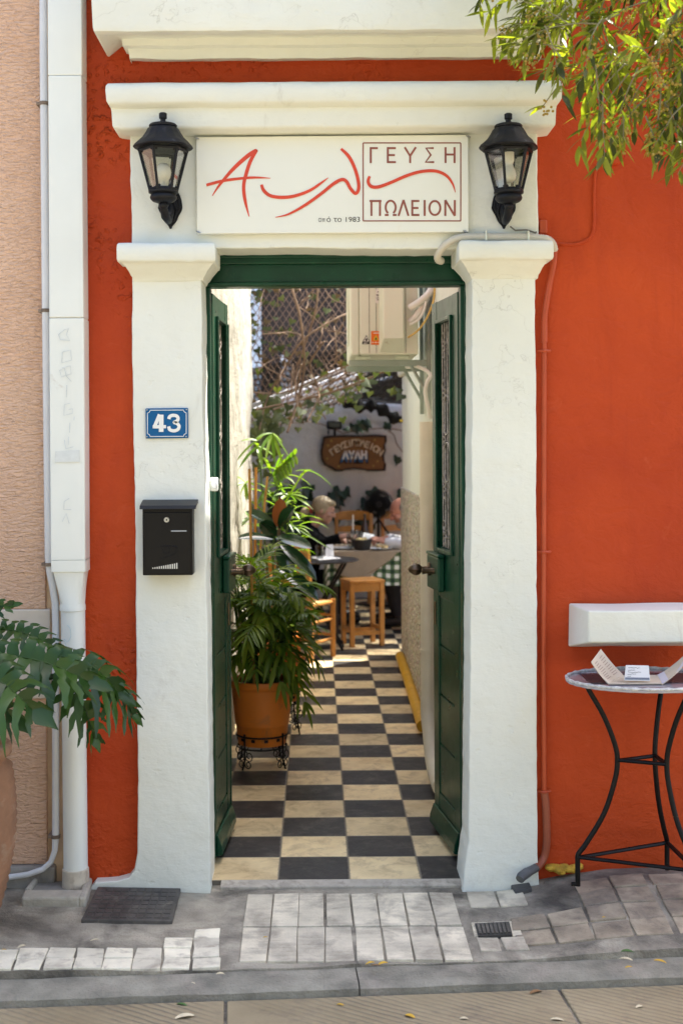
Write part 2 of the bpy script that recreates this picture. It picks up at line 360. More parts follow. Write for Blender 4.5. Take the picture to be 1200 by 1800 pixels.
# kerb stones
mb = MB(); s = -5.2
for l in [1.1, .98, 1.05, 1.02, 1.16, 1.1, .98, 1.0, 1.02, 1.1, 1.0]:
    n = 14; a, b_ = s, s + l - .004; rows_ = []
    for (t, z) in ((0.0, -.12), (0.0, -.022), (-.098, -.027), (-.114, -.036), (-.119, -.12)):
        rows_.append([kp(a + (b_ - a) * i / n, t, z) + Vector((0, .004 * nz((a + i * .08, t, 0), 9, 3), .004 * nz((a + i * .08, t, 1), 8, 5) if z > -.1 else 0)) for i in range(n + 1)])
    vv = [p for r_ in rows_ for p in r_]; m_ = n + 1
    ff = [(j * m_ + i, (j + 1) * m_ + i, (j + 1) * m_ + i + 1, j * m_ + i + 1) for j in range(4) for i in range(n)]
    ff += [tuple(j * m_ for j in range(5)), tuple(j * m_ + n for j in reversed(range(5)))]
    mb.add(vv, ff, 0, True); s += l
tag(mb.build('kerb', KERB, angle=50), kind='structure')
# pavement of patched cement
mb = MB(); xs = [-4 + i * .05 for i in range(161)]; ny = 20; vv = []
for j in range(ny + 1):
    for x in xs:
        y0, y1 = kerb_y(x) + .002, .16
        y = y0 + (y1 - y0) * j / ny
        vv.append((x, y, gz(x, y) + .006 * nz((x, y, 0), 5, 2) + .003 * nz((x, y, 0), 17, 4) - .003))
nx = len(xs)
mb.add(vv, [(j * nx + i, j * nx + i + 1, (j + 1) * nx + i + 1, (j + 1) * nx + i) for j in range(ny) for i in range(nx - 1)])
mb.add([Vector((x, kerb_y(x) + .002, -.12)) for x in xs] + [Vector(p) for p in vv[:nx]], [(i, i + 1, nx + i + 1, nx + i) for i in range(nx - 1)], 0, False)
tag(mb.build('pavement', CONC, angle=0), kind='structure')
def tiles(name, cells, material, th=.03, up=.0035, jig=.0014, seed=1, bevel=.003):
    rg = random.Random(seed); mb = MB()
    for quad in cells:
        dz = rg.uniform(-jig, jig); top = []
        for (x, y) in quad:
            x += rg.uniform(-.0035, .0035); y += rg.uniform(-.0035, .0035)
            top.append(Vector((x, y, gz(x, y) + up + dz + rg.uniform(-.0014, .0014))))
        mb.prism(top, (0, 0, -th))
    o = mb.build(name, material, bevel=bevel); tag(o, kind='structure'); return o
cells = []
for i in range(8):                                           # grooved slabs in front of the door
    for j, (y0, y1) in enumerate(((-.03, -.325), (-.337, -.60))):
        x0 = -.238 + i * .0868 + (.004 if i >= 4 else 0); x1 = x0 + .0815
        ya = max(y1, kerb_y(x0) + .012)
        cells.append([(x0, y0), (x0 - .004 * 0, ya), (x1, ya), (x1, y0)])
tiles('paving_slabs', cells, SLAB, seed=4, jig=.0012, bevel=.002)
cells = []; rg = random.Random(8)
for j in range(4):                                           # white tiles along the kerb
    for i in range(20):
        s0 = -1.93 + i * .0865; 
        if s0 + .08 > -.262: continue
        if j >= 2 and s0 < -.52 + (j - 2) * .14: continue
        t0 = .006 + j * .078; q = [kp(s0, t0, 0), kp(s0 + .081, t0, 0), kp(s0 + .081, t0 + .074, 0), kp(s0, t0 + .074, 0)]
        cells.append([(p.x, p.y) for p in q])
tiles('kerb_tiles', cells, WHITETILE, seed=5)
cells = []
rot = R(-4)
for i in range(-1, 17):                                      # worn brown pavers in front of the orange wall
    for j in range(0, 7):
        x0 = .735 + i * .122 + (.012 if i > 2 else 0); y0 = -.05 - j * .112
        q = [(x0 + a * .114, y0 - b * .104) for a, b in ((0, 0), (0, 1), (1, 1), (1, 0))]
        q = [(x + (y + .3) * .03, y + (x - .7) * .05) for x, y in q]
        if min(y - kerb_y(x) for x, y in q) < .01: continue
        if i < 1 and (j < 2): continue
        cells.append(q)
tiles('brown_pavers', cells, BROWNTILE, seed=6, jig=.003)
cells = [[(.505, -.02), (.505, -.17), (.60, -.17), (.60, -.02)], [(.604, -.02), (.604, -.17), (.69, -.17), (.69, -.02)],
         [(.485, -.30), (.485, -.42), (.555, -.42), (.555, -.30)], [(.562, -.30), (.562, -.42), (.635, -.42), (.635, -.30)], [(.49, -.425), (.49, -.53), (.555, -.53), (.555, -.425)], [(.562, -.425), (.562, -.53), (.635, -.53), (.635, -.425)]]
tiles('odd_slabs', cells, SLAB, seed=9)

# ------------------------------------------------------------------ courtyard floor: black and cream tiles
def checker():
    m, nt, b, tc = newmat('checker_cement_tile'); L = nt.links.new
    sv = N(nt, 'ShaderNodeVectorMath', operation='ADD'); L(tc, sv.inputs[0]); sv.inputs[1].default_value = (-.109, -.08, 0)
    sc = N(nt, 'ShaderNodeVectorMath', operation='SCALE'); L(sv.outputs[0], sc.inputs[0]); sc.inputs['Scale'].default_value = 4.0
    fl = N(nt, 'ShaderNodeVectorMath', operation='FLOOR'); L(sc.outputs[0], fl.inputs[0])
    fr = N(nt, 'ShaderNodeVectorMath', operation='FRACTION'); L(sc.outputs[0], fr.inputs[0])
    s1 = N(nt, 'ShaderNodeSeparateXYZ'); L(fl.outputs[0], s1.inputs[0]); s2 = N(nt, 'ShaderNodeSeparateXYZ'); L(fr.outputs[0], s2.inputs[0])
    odd = math_(nt, 'ABSOLUTE', math_(nt, 'MODULO', math_(nt, 'ADD', s1.outputs[0], s1.outputs[1]), 2.0))
    odd = math_(nt, 'GREATER_THAN', odd, .5)
    wn = N(nt, 'ShaderNodeTexWhiteNoise', noise_dimensions='3D'); L(fl.outputs[0], wn.inputs['Vector'])
    big = noisen(nt, tc, 5, 7, .65, .3)
    cr = mixc(nt, ramp(nt, big, .3, .72), (.94, .78, .48), (.66, .52, .30))
    cr = mixc(nt, ramp(nt, noisen(nt, tc, 9, 9, .75, .5), .48, .75), cr, (.34, .25, .15)); cr = mixc(nt, math_(nt, 'MULTIPLY', ramp(nt, noisen(nt, tc, 3.2, 4), .55, .7), .4), cr, (.60, .40, .18))
    bk = mixc(nt, ramp(nt, big, .3, .75), (.016, .016, .018), (.045, .043, .042))
    bk = mixc(nt, ramp(nt, noisen(nt, tc, 10, 9, .78, .5), .5, .82), bk, (.16, .145, .125))
    c = mixc(nt, odd, cr, bk); c = mixc(nt, 1.0, c, ramp(nt, wn.outputs['Value'], 0, 1, (.76, .745, .72, 1), (1.15, 1.12, 1.07, 1)), 'MULTIPLY')
    ex = math_(nt, 'MINIMUM', math_(nt, 'MINIMUM', s2.outputs[0], math_(nt, 'SUBTRACT', 1.0, s2.outputs[0])), math_(nt, 'MINIMUM', s2.outputs[1], math_(nt, 'SUBTRACT', 1.0, s2.outputs[1])))
    ex = math_(nt, 'ADD', ex, math_(nt, 'MULTIPLY', math_(nt, 'SUBTRACT', noisen(nt, tc, 60, 3), .5), .03))
    gr = ramp(nt, ex, .008, .022, (1, 1, 1, 1), (0, 0, 0, 1)); c = mixc(nt, math_(nt, 'MULTIPLY', gr, .8), c, (.20, .175, .14))
    L(c, b.inputs['Base Color']); b.inputs['Specular IOR Level'].default_value = .35
    r = N(nt, 'ShaderNodeMapRange'); L(noisen(nt, tc, 9, 6, .7), r.inputs[0]); r.inputs[3].default_value = .28; r.inputs[4].default_value = .65; L(r.outputs[0], b.inputs['Roughness'])
    nn = bumpn(nt, math_(nt, 'SUBTRACT', 1.0, gr), .5, .003); nn = bumpn(nt, noisen(nt, tc, 5, 4), .35, .012, nn); nn = bumpn(nt, noisen(nt, tc, 90, 4), .2, .001, nn)
    L(nn, b.inputs['Normal']); return m
mb = MB(); mb.cub(-1.6, 3.0, .08, 8.45, -.06, 0.0)
tag(mb.build('courtyard_floor', checker()), kind='structure')
mb = MB()
mb.prism([Vector((-.34, .03, -.006)), Vector((.5, .035, -.006)), Vector((.5, .078, .004)), Vector((-.34, .078, .004))], (0, 0, -.05))
tag(mb.build('threshold', mat('worn_threshold', (.42, .38, .32), .8, var=.2, vs=12, bump=.5, bs=70, stain=((.2, .18, .15), 14, .5, .7)), bevel=.004), kind='structure')

# ------------------------------------------------------------------ the orange house
house = thing('orange_house', 'orange plastered house with white pilasters and a green double door', 'house', (0.07, 0.05, 0))
def resample(pts, step, closed=True):
    out = []; n = len(pts)
    for i in range(n if closed else n - 1):
        a, b = pts[i], pts[(i + 1) % n]; k = max(1, int((b - a).length / step))
        out += [a + (b - a) * (j / k) for j in range(k)]
    return out
def slab(mb, px_pts, D, th, jit=.0018, step=.03, seed=0, mi=0, fine=.0013):
    pts = resample([P(x, y, D) for x, y in px_pts], step); q = []
    for p in pts:
        q.append(p + Vector((jit * nz(p, 5, seed + 1) * 1.6 + fine * nz(p, 45, seed + 2) * 2, 0, jit * nz(p, 5, seed + 7) * 1.2 + fine * nz(p, 45, seed + 9) * 2)))
    mb.prism(q, (0, th, 0), mi)
def ring_stack(mb, levels, yback, step=.03, jit=.0026, seed=0):
    # levels, bottom to top: (left px, right px, py at the left end, D)
    rows_ = []
    for (l, r_, py, D) in levels:
        a = P(l, py, D); x1 = P(r_, py, D).x; z = a.z; y = a.y; n = max(2, int((x1 - a.x) / step)); row = [Vector((a.x, yback, z))]
        for i in range(n + 1):
            row.append(Vector((a.x + (x1 - a.x) * i / n, y, z)))
        row.append(Vector((x1, yback, z))); rows_.append(row)
    m_ = max(len(r_) for r_ in rows_)
    for r_ in rows_:                                        # same count in every row
        if len(r_) < m_:
            a, b = r_[1], r_[-2]; n = m_ - 3; r_[1:-1] = [a + (b - a) * (i / n) for i in range(n + 1)]
    vv = []
    for k, r_ in enumerate(rows_):
        for i, p in enumerate(r_):
            e = 1 if 0 < i < m_ - 1 else .3
            vv.append(p + Vector((jit * .8 * nz(p, 14, seed + 3) * (1 if i in (0, 1, m_ - 2, m_ - 1) else 0), e * jit * nz(p, 7, seed), e * jit * (nz(p, 9, seed + 5) + .5 * nz(p, 30, seed + 6)))))
    ff = [(k * m_ + i, k * m_ + i + 1, (k + 1) * m_ + i + 1, (k + 1) * m_ + i) for k in range(len(rows_) - 1) for i in range(m_ - 1)]
    ff += [tuple(reversed(range(m_))), tuple(range((len(rows_) - 1) * m_, len(rows_) * m_))]
    mb.add(vv, ff, 0, True)
# wall (u-shaped slab round the doorway)
mb = MB(); X0 = P(147, 775, 4.5).x; xo0, xo1, zt = P(290, 775, 4.5).x, P(885, 775, 4.5).x, 2.22
o_ = [(X0, -.12), (xo0, -.12), (xo0, zt), (xo1, zt), (xo1, -.12), (2.9, -.12), (2.9, 3.75), (X0, 3.75)]
mb.prism([Vector((x, .05, z)) for x, z in o_], (0, .24, 0)); mb.build('wall', ORANGE, house)
# pilasters
mb = MB(); slab(mb, [(232, 482), (234, 700), (238, 950), (240, 1200), (243, 1420), (242, 1500), (236, 1530), (226, 1543), (205, 1549), (168, 1552), (160, 1560), (160, 1580), (371, 1580), (368, 1480), (366, 1250), (363, 1000), (360, 820), (356, 690), (354, 482)], 4.45, .20, seed=1)
mb.build('pilaster', WHITE, house, bevel=.0045)
mb = MB(); slab(mb, [(829, 482), (829, 700), (827, 1000), (825, 1300), (823, 1480), (816, 1530), (812, 1575), (948, 1575), (944, 1500), (943, 1200), (942, 800), (940, 482)], 4.45, .20, seed=5)
mb.build('pilaster', WHITE, house, bevel=.0045)
# frieze between the capitals
mb = MB(); slab(mb, [(228, 222), (944, 219), (946, 436), (806, 436), (797, 437), (640, 438), (520, 435), (388, 437), (376, 438), (232, 440)], 4.452, .19, seed=8)
mb.build('frieze', WHITE, house, bevel=.006)
def capital(l0, l1, side, seed):
    mb = MB(); d = lambda k: (l0 - k[0], l1 + k[1])
    L_ = []
    for (a, b, y, D) in ((0, 0, 494, 4.447), (1, 2, 488, 4.440), (4, 5, 484, 4.43), (8, 9, 476, 4.415), (15, 15, 467, 4.395), (19, 18, 463, 4.39), (20, 19, 461.5, 4.385), (27, 21, 460.5, 4.378), (28.5, 22, 456, 4.372), (28.5, 22, 436, 4.372), (27.5, 21, 430, 4.374), (25, 19, 427.5, 4.38)):
        if side: a, b = b, a
        L_.append((l0 - a, l1 + b, y - (4 if side else 0), D))
    ring_stack(mb, L_, .165, jit=.0028, seed=seed); return mb.build('capital', WHITE, house, angle=45)
capital(234, 356, 0, 3); capital(828, 944, 1, 9)
mb = MB()
ring_stack(mb, [(228, 945, 240, 4.447), (206, 972, 229, 4.375), (200, 975, 225.5, 4.366), (198, 976, 221, 4.362), (196, 977, 196, 4.36), (195, 978, 191, 4.358), (193, 980, 187, 4.345), (190, 984, 183, 4.333), (187, 987, 178, 4.326), (185.5, 988, 158, 4.324), (186, 988, 151, 4.326), (189, 985, 147, 4.335), (190, 984, 146, 4.46)], .2, seed=12)
mb.build('cornice', WHITE, house, angle=42)
mb = MB()
ring_stack(mb, [(229, 950, 108, 4.496), (228, 951, 104, 4.44), (227, 952, 95, 4.432), (225, 953, 86, 4.43), (219, 957, 82, 4.415), (216, 960, 80, 4.41), (214, 962, 68, 4.405), (206, 970, 64, 4.39), (185, 990, 61, 4.30), (171, 1004, 59, 4.245), (166, 1009, 55, 4.225), (164, 1011, 48, 4.22), (161, 1014, 0, 4.215), (158, 1016, -40, 4.21), (150, 1026, -60, 4.17), (150, 1026, -95, 4.165), (152, 1024, -98, 4.45)], .2, seed=22, jit=.0032)
mb.build('cornice', WHITE, house, angle=42)
# projecting white window ledge on the right
mb = MB(); a = P(1000, 1062, 4.44); b = P(1000, 1133, 4.44)
_ = ([(997, 2250, 1136, 4.44), (999, 2250, 1134, 4.42), (1030, 2250, 1131, 4.345), (1031, 2250, 1126, 4.34), (1030, 2250, 1078, 4.34), (1028, 2250, 1074, 4.345), (1005, 2250, 1064, 4.42), (1002, 2250, 1063, 4.46)])
xr = 2.7; f0, f1 = P(1033, 1074, 4.34), P(1034, 1130, 4.34); k0, k1 = P(999, 1061, 4.497), P(998, 1136, 4.497)
vv = [Vector((k0.x, .047, k0.z)), Vector((f0.x, f0.y, f0.z)), Vector((f1.x, f1.y, f1.z)), Vector((k1.x, .047, k1.z))]; n_ = 40; row = []
for i in range(n_ + 1):
    for q in vv:
        x = q.x + (xr - q.x) * i / n_; row.append(Vector((x + (.002 * nz((x, q.y, q.z), 30, 2)), q.y + .003 * nz((x, q.y, q.z), 8, 1), q.z + .003 * nz((x, q.y, q.z), 7, 4))))
mb.add(row, [(i * 4 + a, i * 4 + 4 + a, i * 4 + 5 + a, i * 4 + 1 + a) for i in range(n_) for a in range(3)] + [(0, 1, 2, 3), (n_ * 4 + 3, n_ * 4 + 2, n_ * 4 + 1, n_ * 4)], 0, False)
mb.build('window_ledge', WHITE, house, bevel=.006, seg=3)
# door frame
fx0, fx1, fz = -.376, .521, 2.09
mb = MB()
mb.cub(fx0 - .06, fx0, .20, .275, .0, fz, 0); mb.cub(fx1, fx1 + .06, .20, .275, .0, fz, 0)
mb.cub(fx0 - .028, fx0 - .012, .186, .199, .0, fz, 0); mb.cub(fx1 + .012, fx1 + .028, .186, .199, .0, fz, 0)
mb.cub(fx0 - .06, fx1 + .06, .20, .275, fz + .0005, 2.215, 0)
mb.cub(fx0 - .10, fx1 + .10, .178, .1985, fz + .078, 2.215, 0); mb.cub(fx0 - .03, fx1 + .03, .188, .199, fz + .002, fz + .016, 0)
mb.cub(fx0 - .10, fx1 + .10, .168, .1775, fz + .098, fz + .112, 0)
mb.build('door_frame', GREEN, house, bevel=.004)
# door leaves
BLACKGLASS = mat('dark_glass', (.004, .004, .005), .08, var=.1, rvar=.02)
def leaf(hx, ang, side):
    ca_, sa_ = math.cos(ang), math.sin(ang); h = Vector((hx, .262, 0))
    U = Vector((-sa_ * side, ca_, 0)); Nn = Vector((-ca_ * side, -sa_, 0))     # along the leaf, towards the passage
    def Lc(u, n, z): return h + U * u + Nn * n + Vector((0, 0, z))
    rot = Matrix(((U.x, Nn.x, 0), (U.y, Nn.y, 0), (0, 0, 1)))
    def bx(mb, u0, u1, n0, n1, z0, z1, mi=0): mb.box(Lc((u0 + u1) / 2, (n0 + n1) / 2, (z0 + z1) / 2), (u1 - u0, abs(n1 - n0), z1 - z0), rot, mi)
    W = .43; T = .042; zb, ztp = .018, 2.075
    mb = MB()
    bx(mb, 0, .085, -T, 0, zb, ztp); bx(mb, W - .085, W, -T, 0, zb, ztp)
    bx(mb, .0855, W - .0855, -T, -.001, 1.985, ztp - .001); bx(mb, .0855, W - .0855, -T, -.001, .93, 1.12); bx(mb, .0855, W - .0855, -T, -.001, zb + .001, .16)
    for k in range(4):
        z0 = .1605 + k * .1925; bx(mb, .0855, W - .0855, -T + .004, -.004 - .0007 * k, z0 + .003, z0 + .1895)
        bx(mb, .0855, W - .0855, -T + .008, -.012, z0 + .1896, z0 + .1954)
    for (u0, u1, z0, z1) in ((.085, .099, 1.105, 2.0), (W - .099, W - .085, 1.105, 2.0), (.0995, W - .0995, 1.986, 2.0), (.0995, W - .0995, 1.105, 1.119)):
        bx(mb, u0, u1, -.0008, .010, z0, z1)
    if side < 0: bx(mb, W + .0005, W + .016, -.026, .004, .07, 2.0)
    else: bx(mb, W + .0005, W + .014, -T, -.02, .06, 2.05)
    o = mb.build('door', GREEN, house, bevel=.003)
    g = MB(); bx(g, .086, W - .086, -.03, -.024, 1.121, 1.984); g.build('glass', BLACKGLASS, o)
    k = MB()
    for u in (.135, .175, .215, .255, .295): k.tube([Lc(u, -.012, 1.122), Lc(u, -.012, 1.983)], .0042, 6)
    def scroll(cu, cz, r, turns=1.4, s=1, a0=0):
        pts = []
        for i in range(26):
            t = i / 25; a = a0 + s * turns * 2 * math.pi * t; q = r * (1 - .72 * t)
            pts.append(Lc(cu + q * math.cos(a), -.010, cz + q * math.sin(a)))
        k.tube(pts, .0036, 5)
    for zc in (1.18, 1.36, 1.55, 1.72, 1.90):
        for s in (-1, 1):
            scroll(.215 + s * .052, zc + .025, .034, 1.4, s, R(200) if s > 0 else R(-20)); scroll(.215 + s * .052, zc - .03, .03, 1.3, -s, R(160) if s > 0 else R(20))
    for zc in (1.45, 1.63):
        pts = [Lc(.215 + .06 * math.cos(t * math.pi / 12), -.009, zc + .075 * math.sin(t * math.pi / 12)) for t in range(24)]; k.tube(pts, .0042, 5, closed=True)
    k.build('iron_grille', mat('pale_worn_iron', (.30, .27, .24), .45, metal=.3, var=.4, vs=60), o)
    lk = MB(); bx(lk, W - .20, W - .002, .0005, .026, .955, 1.085); bx(lk, W - .21, W - .001, .0005, .030, 1.0855, 1.098); lk.build('lock_box', GREEN, o, bevel=.005)
    hm = Matrix((( U.x, Vector((0,0,1)).x, Nn.x), (U.y, 0, Nn.y), (0, 1, 0)))
    hd = MB(); hd.lathe([(.026, 0), (.026, .006), (.013, .010), (.010, .028), (.013, .034), (.021, .042), (.026, .054), (.024, .064), (.017, .074), (.010, .082), (.0001, .086)], Lc(W - .055, .0265, 1.03), 14, 0, hm, rib=lambda a, i: .12 * math.cos(6 * a) if 5 <= i <= 9 else 0)
    hd.lathe([(.012, 0), (.010, .03), (.013, .045), (.0001, .05)], Lc(W - .13, .0265, 1.03), 12, 0, hm)
    hd.build('handle', BRONZE, o)
    kh = MB(); bx(kh, W - .045, W - .02, .0005, .004, .81, .90); kh.build('keyhole_plate', BRONZE, o, bevel=.002)
    db = MB()
    pr = [(0, .100), (.006, .097), (.020, .056), (.022, .026), (0, .020)]
    db.prism([Lc(.012, .0006 + a_, z) for a_, z in pr], U * (W - .016)); db.build('drip_bar', GREEN, o, bevel=.003)
    return o
leaf(-.372, R(3.4), -1); leaf(.517, R(7.4), 1)

# ------------------------------------------------------------------ neighbour house on the left
nb = thing('pink_house', 'pink ripple-stuccoed neighbouring house with a pale band low on the wall', 'house', (-1.2, .06, 0))
XN = P(79, 775, 4.5).x
mb = MB(); zb0, zb1 = P(40, 1228, 4.5).z, P(40, 1071, 4.5).z
mb.cub(-3.6, XN, .05, .45, .07, zb0 - .0005); mb.cub(-3.6, XN, .05, .45, zb1 + .0005, 3.9); mb.build('wall', STUCCO, nb, bevel=.004)
mb = MB(); mb.cub(-3.6, XN + .018, .042, .45, zb0, zb1); mb.build('band_course', mat('band_paint', (.66, .58, .48), .7, var=.08, vs=4, bump=.3, bs=40, stain=((.4, .32, .25), 7, .6, .8)), nb, bevel=.005)
mb = MB(); mb.cub(-3.6, XN + .03, .02, .45, -.12, .069); mb.build('plinth', CONCRETE, nb, bevel=.01)
mb = MB(); mb.cub(XN + .0005, X0 - .0005, .062, .3, -.12, 3.8); mb.build('wall_corner', mat('corner_paint', (.68, .48, .30), .8, var=.15, vs=9, bump=.6, bs=40, bd=.006), nb)

# ------------------------------------------------------------------ corridor walls
def rough_wall(mb, a, b, z0, z1, nrm, th, amp=.012, step=.06, seed=0):
    a, b = Vector(a), Vector(b); L_ = (b - a).length; n = max(2, int(L_ / step)); m_ = max(2, int((z1 - z0) / step)); nrm = Vector(nrm).normalized(); vv = []
    for j in range(m_ + 1):
        for i in range(n + 1):
            p = a + (b - a) * (i / n) + Vector((0, 0, z0 + (z1 - z0) * j / m_))
            edge = min(i, n - i) < 1
            vv.append(p + nrm * (amp * (nz(p, 3, seed) + .5 * nz(p, 9, seed + 3))) + (b - a).normalized() * (amp * 1.3 * nz(p, 4, seed + 6) if edge else 0))
    k = n + 1; base = len(vv); ff = [(j * k + i, j * k + i + 1, (j + 1) * k + i + 1, (j + 1) * k + i) for j in range(m_) for i in range(n)]
    for j in range(m_ + 1):
        for i in (0, n): vv.append(a + (b - a) * (i / n) + Vector((0, 0, z0 + (z1 - z0) * j / m_)) - nrm * th)
    for j in range(m_):
        c0 = base + 2 * j; ff += [(j * k, (j + 1) * k, c0 + 2, c0), (j * k + n, c0 + 1, c0 + 3, (j + 1) * k + n), (c0, c0 + 2, c0 + 3, c0 + 1)]
    ff.append(tuple([m_ * k + i for i in range(n + 1)] + [base + 2 * m_ + 1, base + 2 * m_]))
    mb.add(vv, ff)
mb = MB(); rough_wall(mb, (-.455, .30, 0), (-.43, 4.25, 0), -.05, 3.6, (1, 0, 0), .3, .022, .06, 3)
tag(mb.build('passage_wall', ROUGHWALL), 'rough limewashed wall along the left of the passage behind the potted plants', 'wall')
RW = lambda D: .56 + (D - 4.75) * .0125
mb = MB(); rough_wall(mb, (RW(7.80), 3.35, 0), (RW(4.75), .30, 0), -.05, 3.6, (-1, 0, 0), .34, .006, .06, 8)
rough_wall(mb, (RW(9.25), 4.8, 0), (RW(7.80), 3.351, 0), -.05, 1.98, (-1, 0, 0), .34, .006, .06, 8)
rw = mb.build('passage_wall', PVC and plaster('smooth_white_wall', (.74, .765, .69), lump=.4, smin=.6)); tag(rw, 'white right-hand passage wall carrying the air conditioner, pebbledashed below', 'wall')
def pebble():
    m, nt, b, tc = newmat('pebbledash'); L = nt.links.new
    v = N(nt, 'ShaderNodeTexVoronoi'); v.inputs['Scale'].default_value = 52; L(tc, v.inputs['Vector'])
    c = mixc(nt, ramp(nt, v.outputs['Distance'], .15, .75), (.82, .77, .67), (.20, .16, .11)); L(mixc(nt, .35, c, v.outputs['Color'], 'SOFT_LIGHT'), b.inputs['Base Color'])
    b.inputs['Roughness'].default_value = .85; L(bumpn(nt, math_(nt, 'SUBTRACT', 1.0, v.outputs['Distance']), 1.0, .012), b.inputs['Normal']); return m
mb = MB(); a = Vector((RW(9.27) - .012, 4.82, 0)); b = Vector((RW(5.3) - .012, .85, 0)); dn = Vector((.012, .02, 0))
mb.prism([a, b, b + Vector((0, 0, 1.24)), a + Vector((0, 0, 1.20))], (.03, 0, 0)); mb.prism([a + Vector((0, .0005, 0)), a + Vector((0, .0005, 1.195)), a + Vector((.36, .0005, 1.195)), a + Vector((.36, .0005, 0))], (0, .02, 0))
mb.build('pebbledash', pebble(), rw, bevel=.008)
mb = MB(); mb.cub(RW(9.2) - .03, RW(9.2) + .40, 3.36, 4.83, 1.985, 2.05); mb.build('coping', WHITE, rw, bevel=.02, seg=3)

# ------------------------------------------------------------------ courtyard behind
mb = MB(); rough_wall(mb, (-1.3, 8.2, 0), (2.4, 8.2, 0), -.05, 1.72, (0, -1, 0), .25, .018, .06, 14)
zr0, zr1, zr2 = P(487, 741, 12.65), P(612, 705, 12.65), P(712, 738, 12.65)
bw = mb.build('courtyard_wall', GREYWALL); tag(bw, 'shaded white gable wall at the back of the courtyard carrying the wooden sign', 'wall')
mb = MB(); mb.prism([Vector((-1.3, 8.2, 1.721)), Vector((2.4, 8.2, 1.721)), Vector((1.2, 8.2, 1.86)), Vector((zr1.x, 8.2, zr1.z)), Vector((zr0.x, 8.2, zr0.z + .01)), Vector((-1.3, 8.2, 1.722))], (0, .25, 0)); mb.build('gable', GREYWALL, bw)
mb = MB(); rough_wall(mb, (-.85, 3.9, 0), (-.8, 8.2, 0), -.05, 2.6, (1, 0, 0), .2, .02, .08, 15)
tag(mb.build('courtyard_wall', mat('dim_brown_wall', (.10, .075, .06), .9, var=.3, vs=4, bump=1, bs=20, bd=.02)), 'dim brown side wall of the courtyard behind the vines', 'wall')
mb = MB(); rough_wall(mb, (2.4, 8.2, 0), (2.4, 4.9, 0), -.05, 2.6, (-1, 0, 0), .2, .01, .08, 16)
tag(mb.build('courtyard_wall', GREYWALL), 'grey side wall closing the courtyard beyond the man in white', 'wall')
rb = thing('rear_building', 'dark brown building rising behind the courtyard with pale blue-white corner', 'building', (0, 10.5, 0))
DARKB = mat('dark_brown_render', (.035, .026, .022), .9, var=.4, vs=2, bump=.5, bs=10)
mb = MB(); mb.cub(-.62, 4.5, 10.5, 12.5, -.1, 6.2); mb.build('wall', DARKB, rb)
mb = MB(); mb.cub(-3.6, -.6205, 10.4, 12.5, -.1, 6.2); mb.build('corner_wall', mat('pale_blue_render', (.55, .62, .70), .8, var=.1, vs=3), rb)
for (x, z, w_, h_) in ((-.34, 2.30, .12, .45), (1.3, 2.7, .3, .6)):
    mb = MB(); mb.cub(x - w_ / 2, x + w_ / 2, 10.44, 10.499, z - h_ / 2, z + h_ / 2); mb.build('window', mat('pale_shutter', (.62, .63, .66), .6, var=.1), rb, bevel=.01)

# unseen house behind the camera, added to bounce light onto the facade
oh = thing('added_opposite_house', 'plain unseen house added across the street to bounce light', 'house', (0, -8.5, 0))
BOUNCE_RENDER = mat('bounce_render', (.33, .36, .31), .85, var=.12, vs=1.5, bump=.3, bs=20)  # grey-green tone chosen to tint the bounced light
mb = MB(); mb.cub(-9, 9, -12, -8.5, -.1, 5.2); mb.build('wall', BOUNCE_RENDER, oh)
mb = MB(); mb.cub(-9.2, 9.2, -12.2, -8.2, 5.201, 5.4); mb.build('roof', CONCRETE, oh)
for x in (-6, -2.2, 1.6, 5.4):
    mb = MB(); mb.cub(x - .55, x + .55, -8.4995, -8.45, 1.2, 2.9); w_ = mb.build('window', mat('brown_shutter', (.10, .05, .025), .6, var=.2), oh, bevel=.01)
mb = MB(); mb.cub(-.2 - .5, .3, -8.4995, -8.44, -.05, 2.2); mb.build('door', mat('brown_door', (.08, .04, .02), .5, var=.2), oh, bevel=.01)
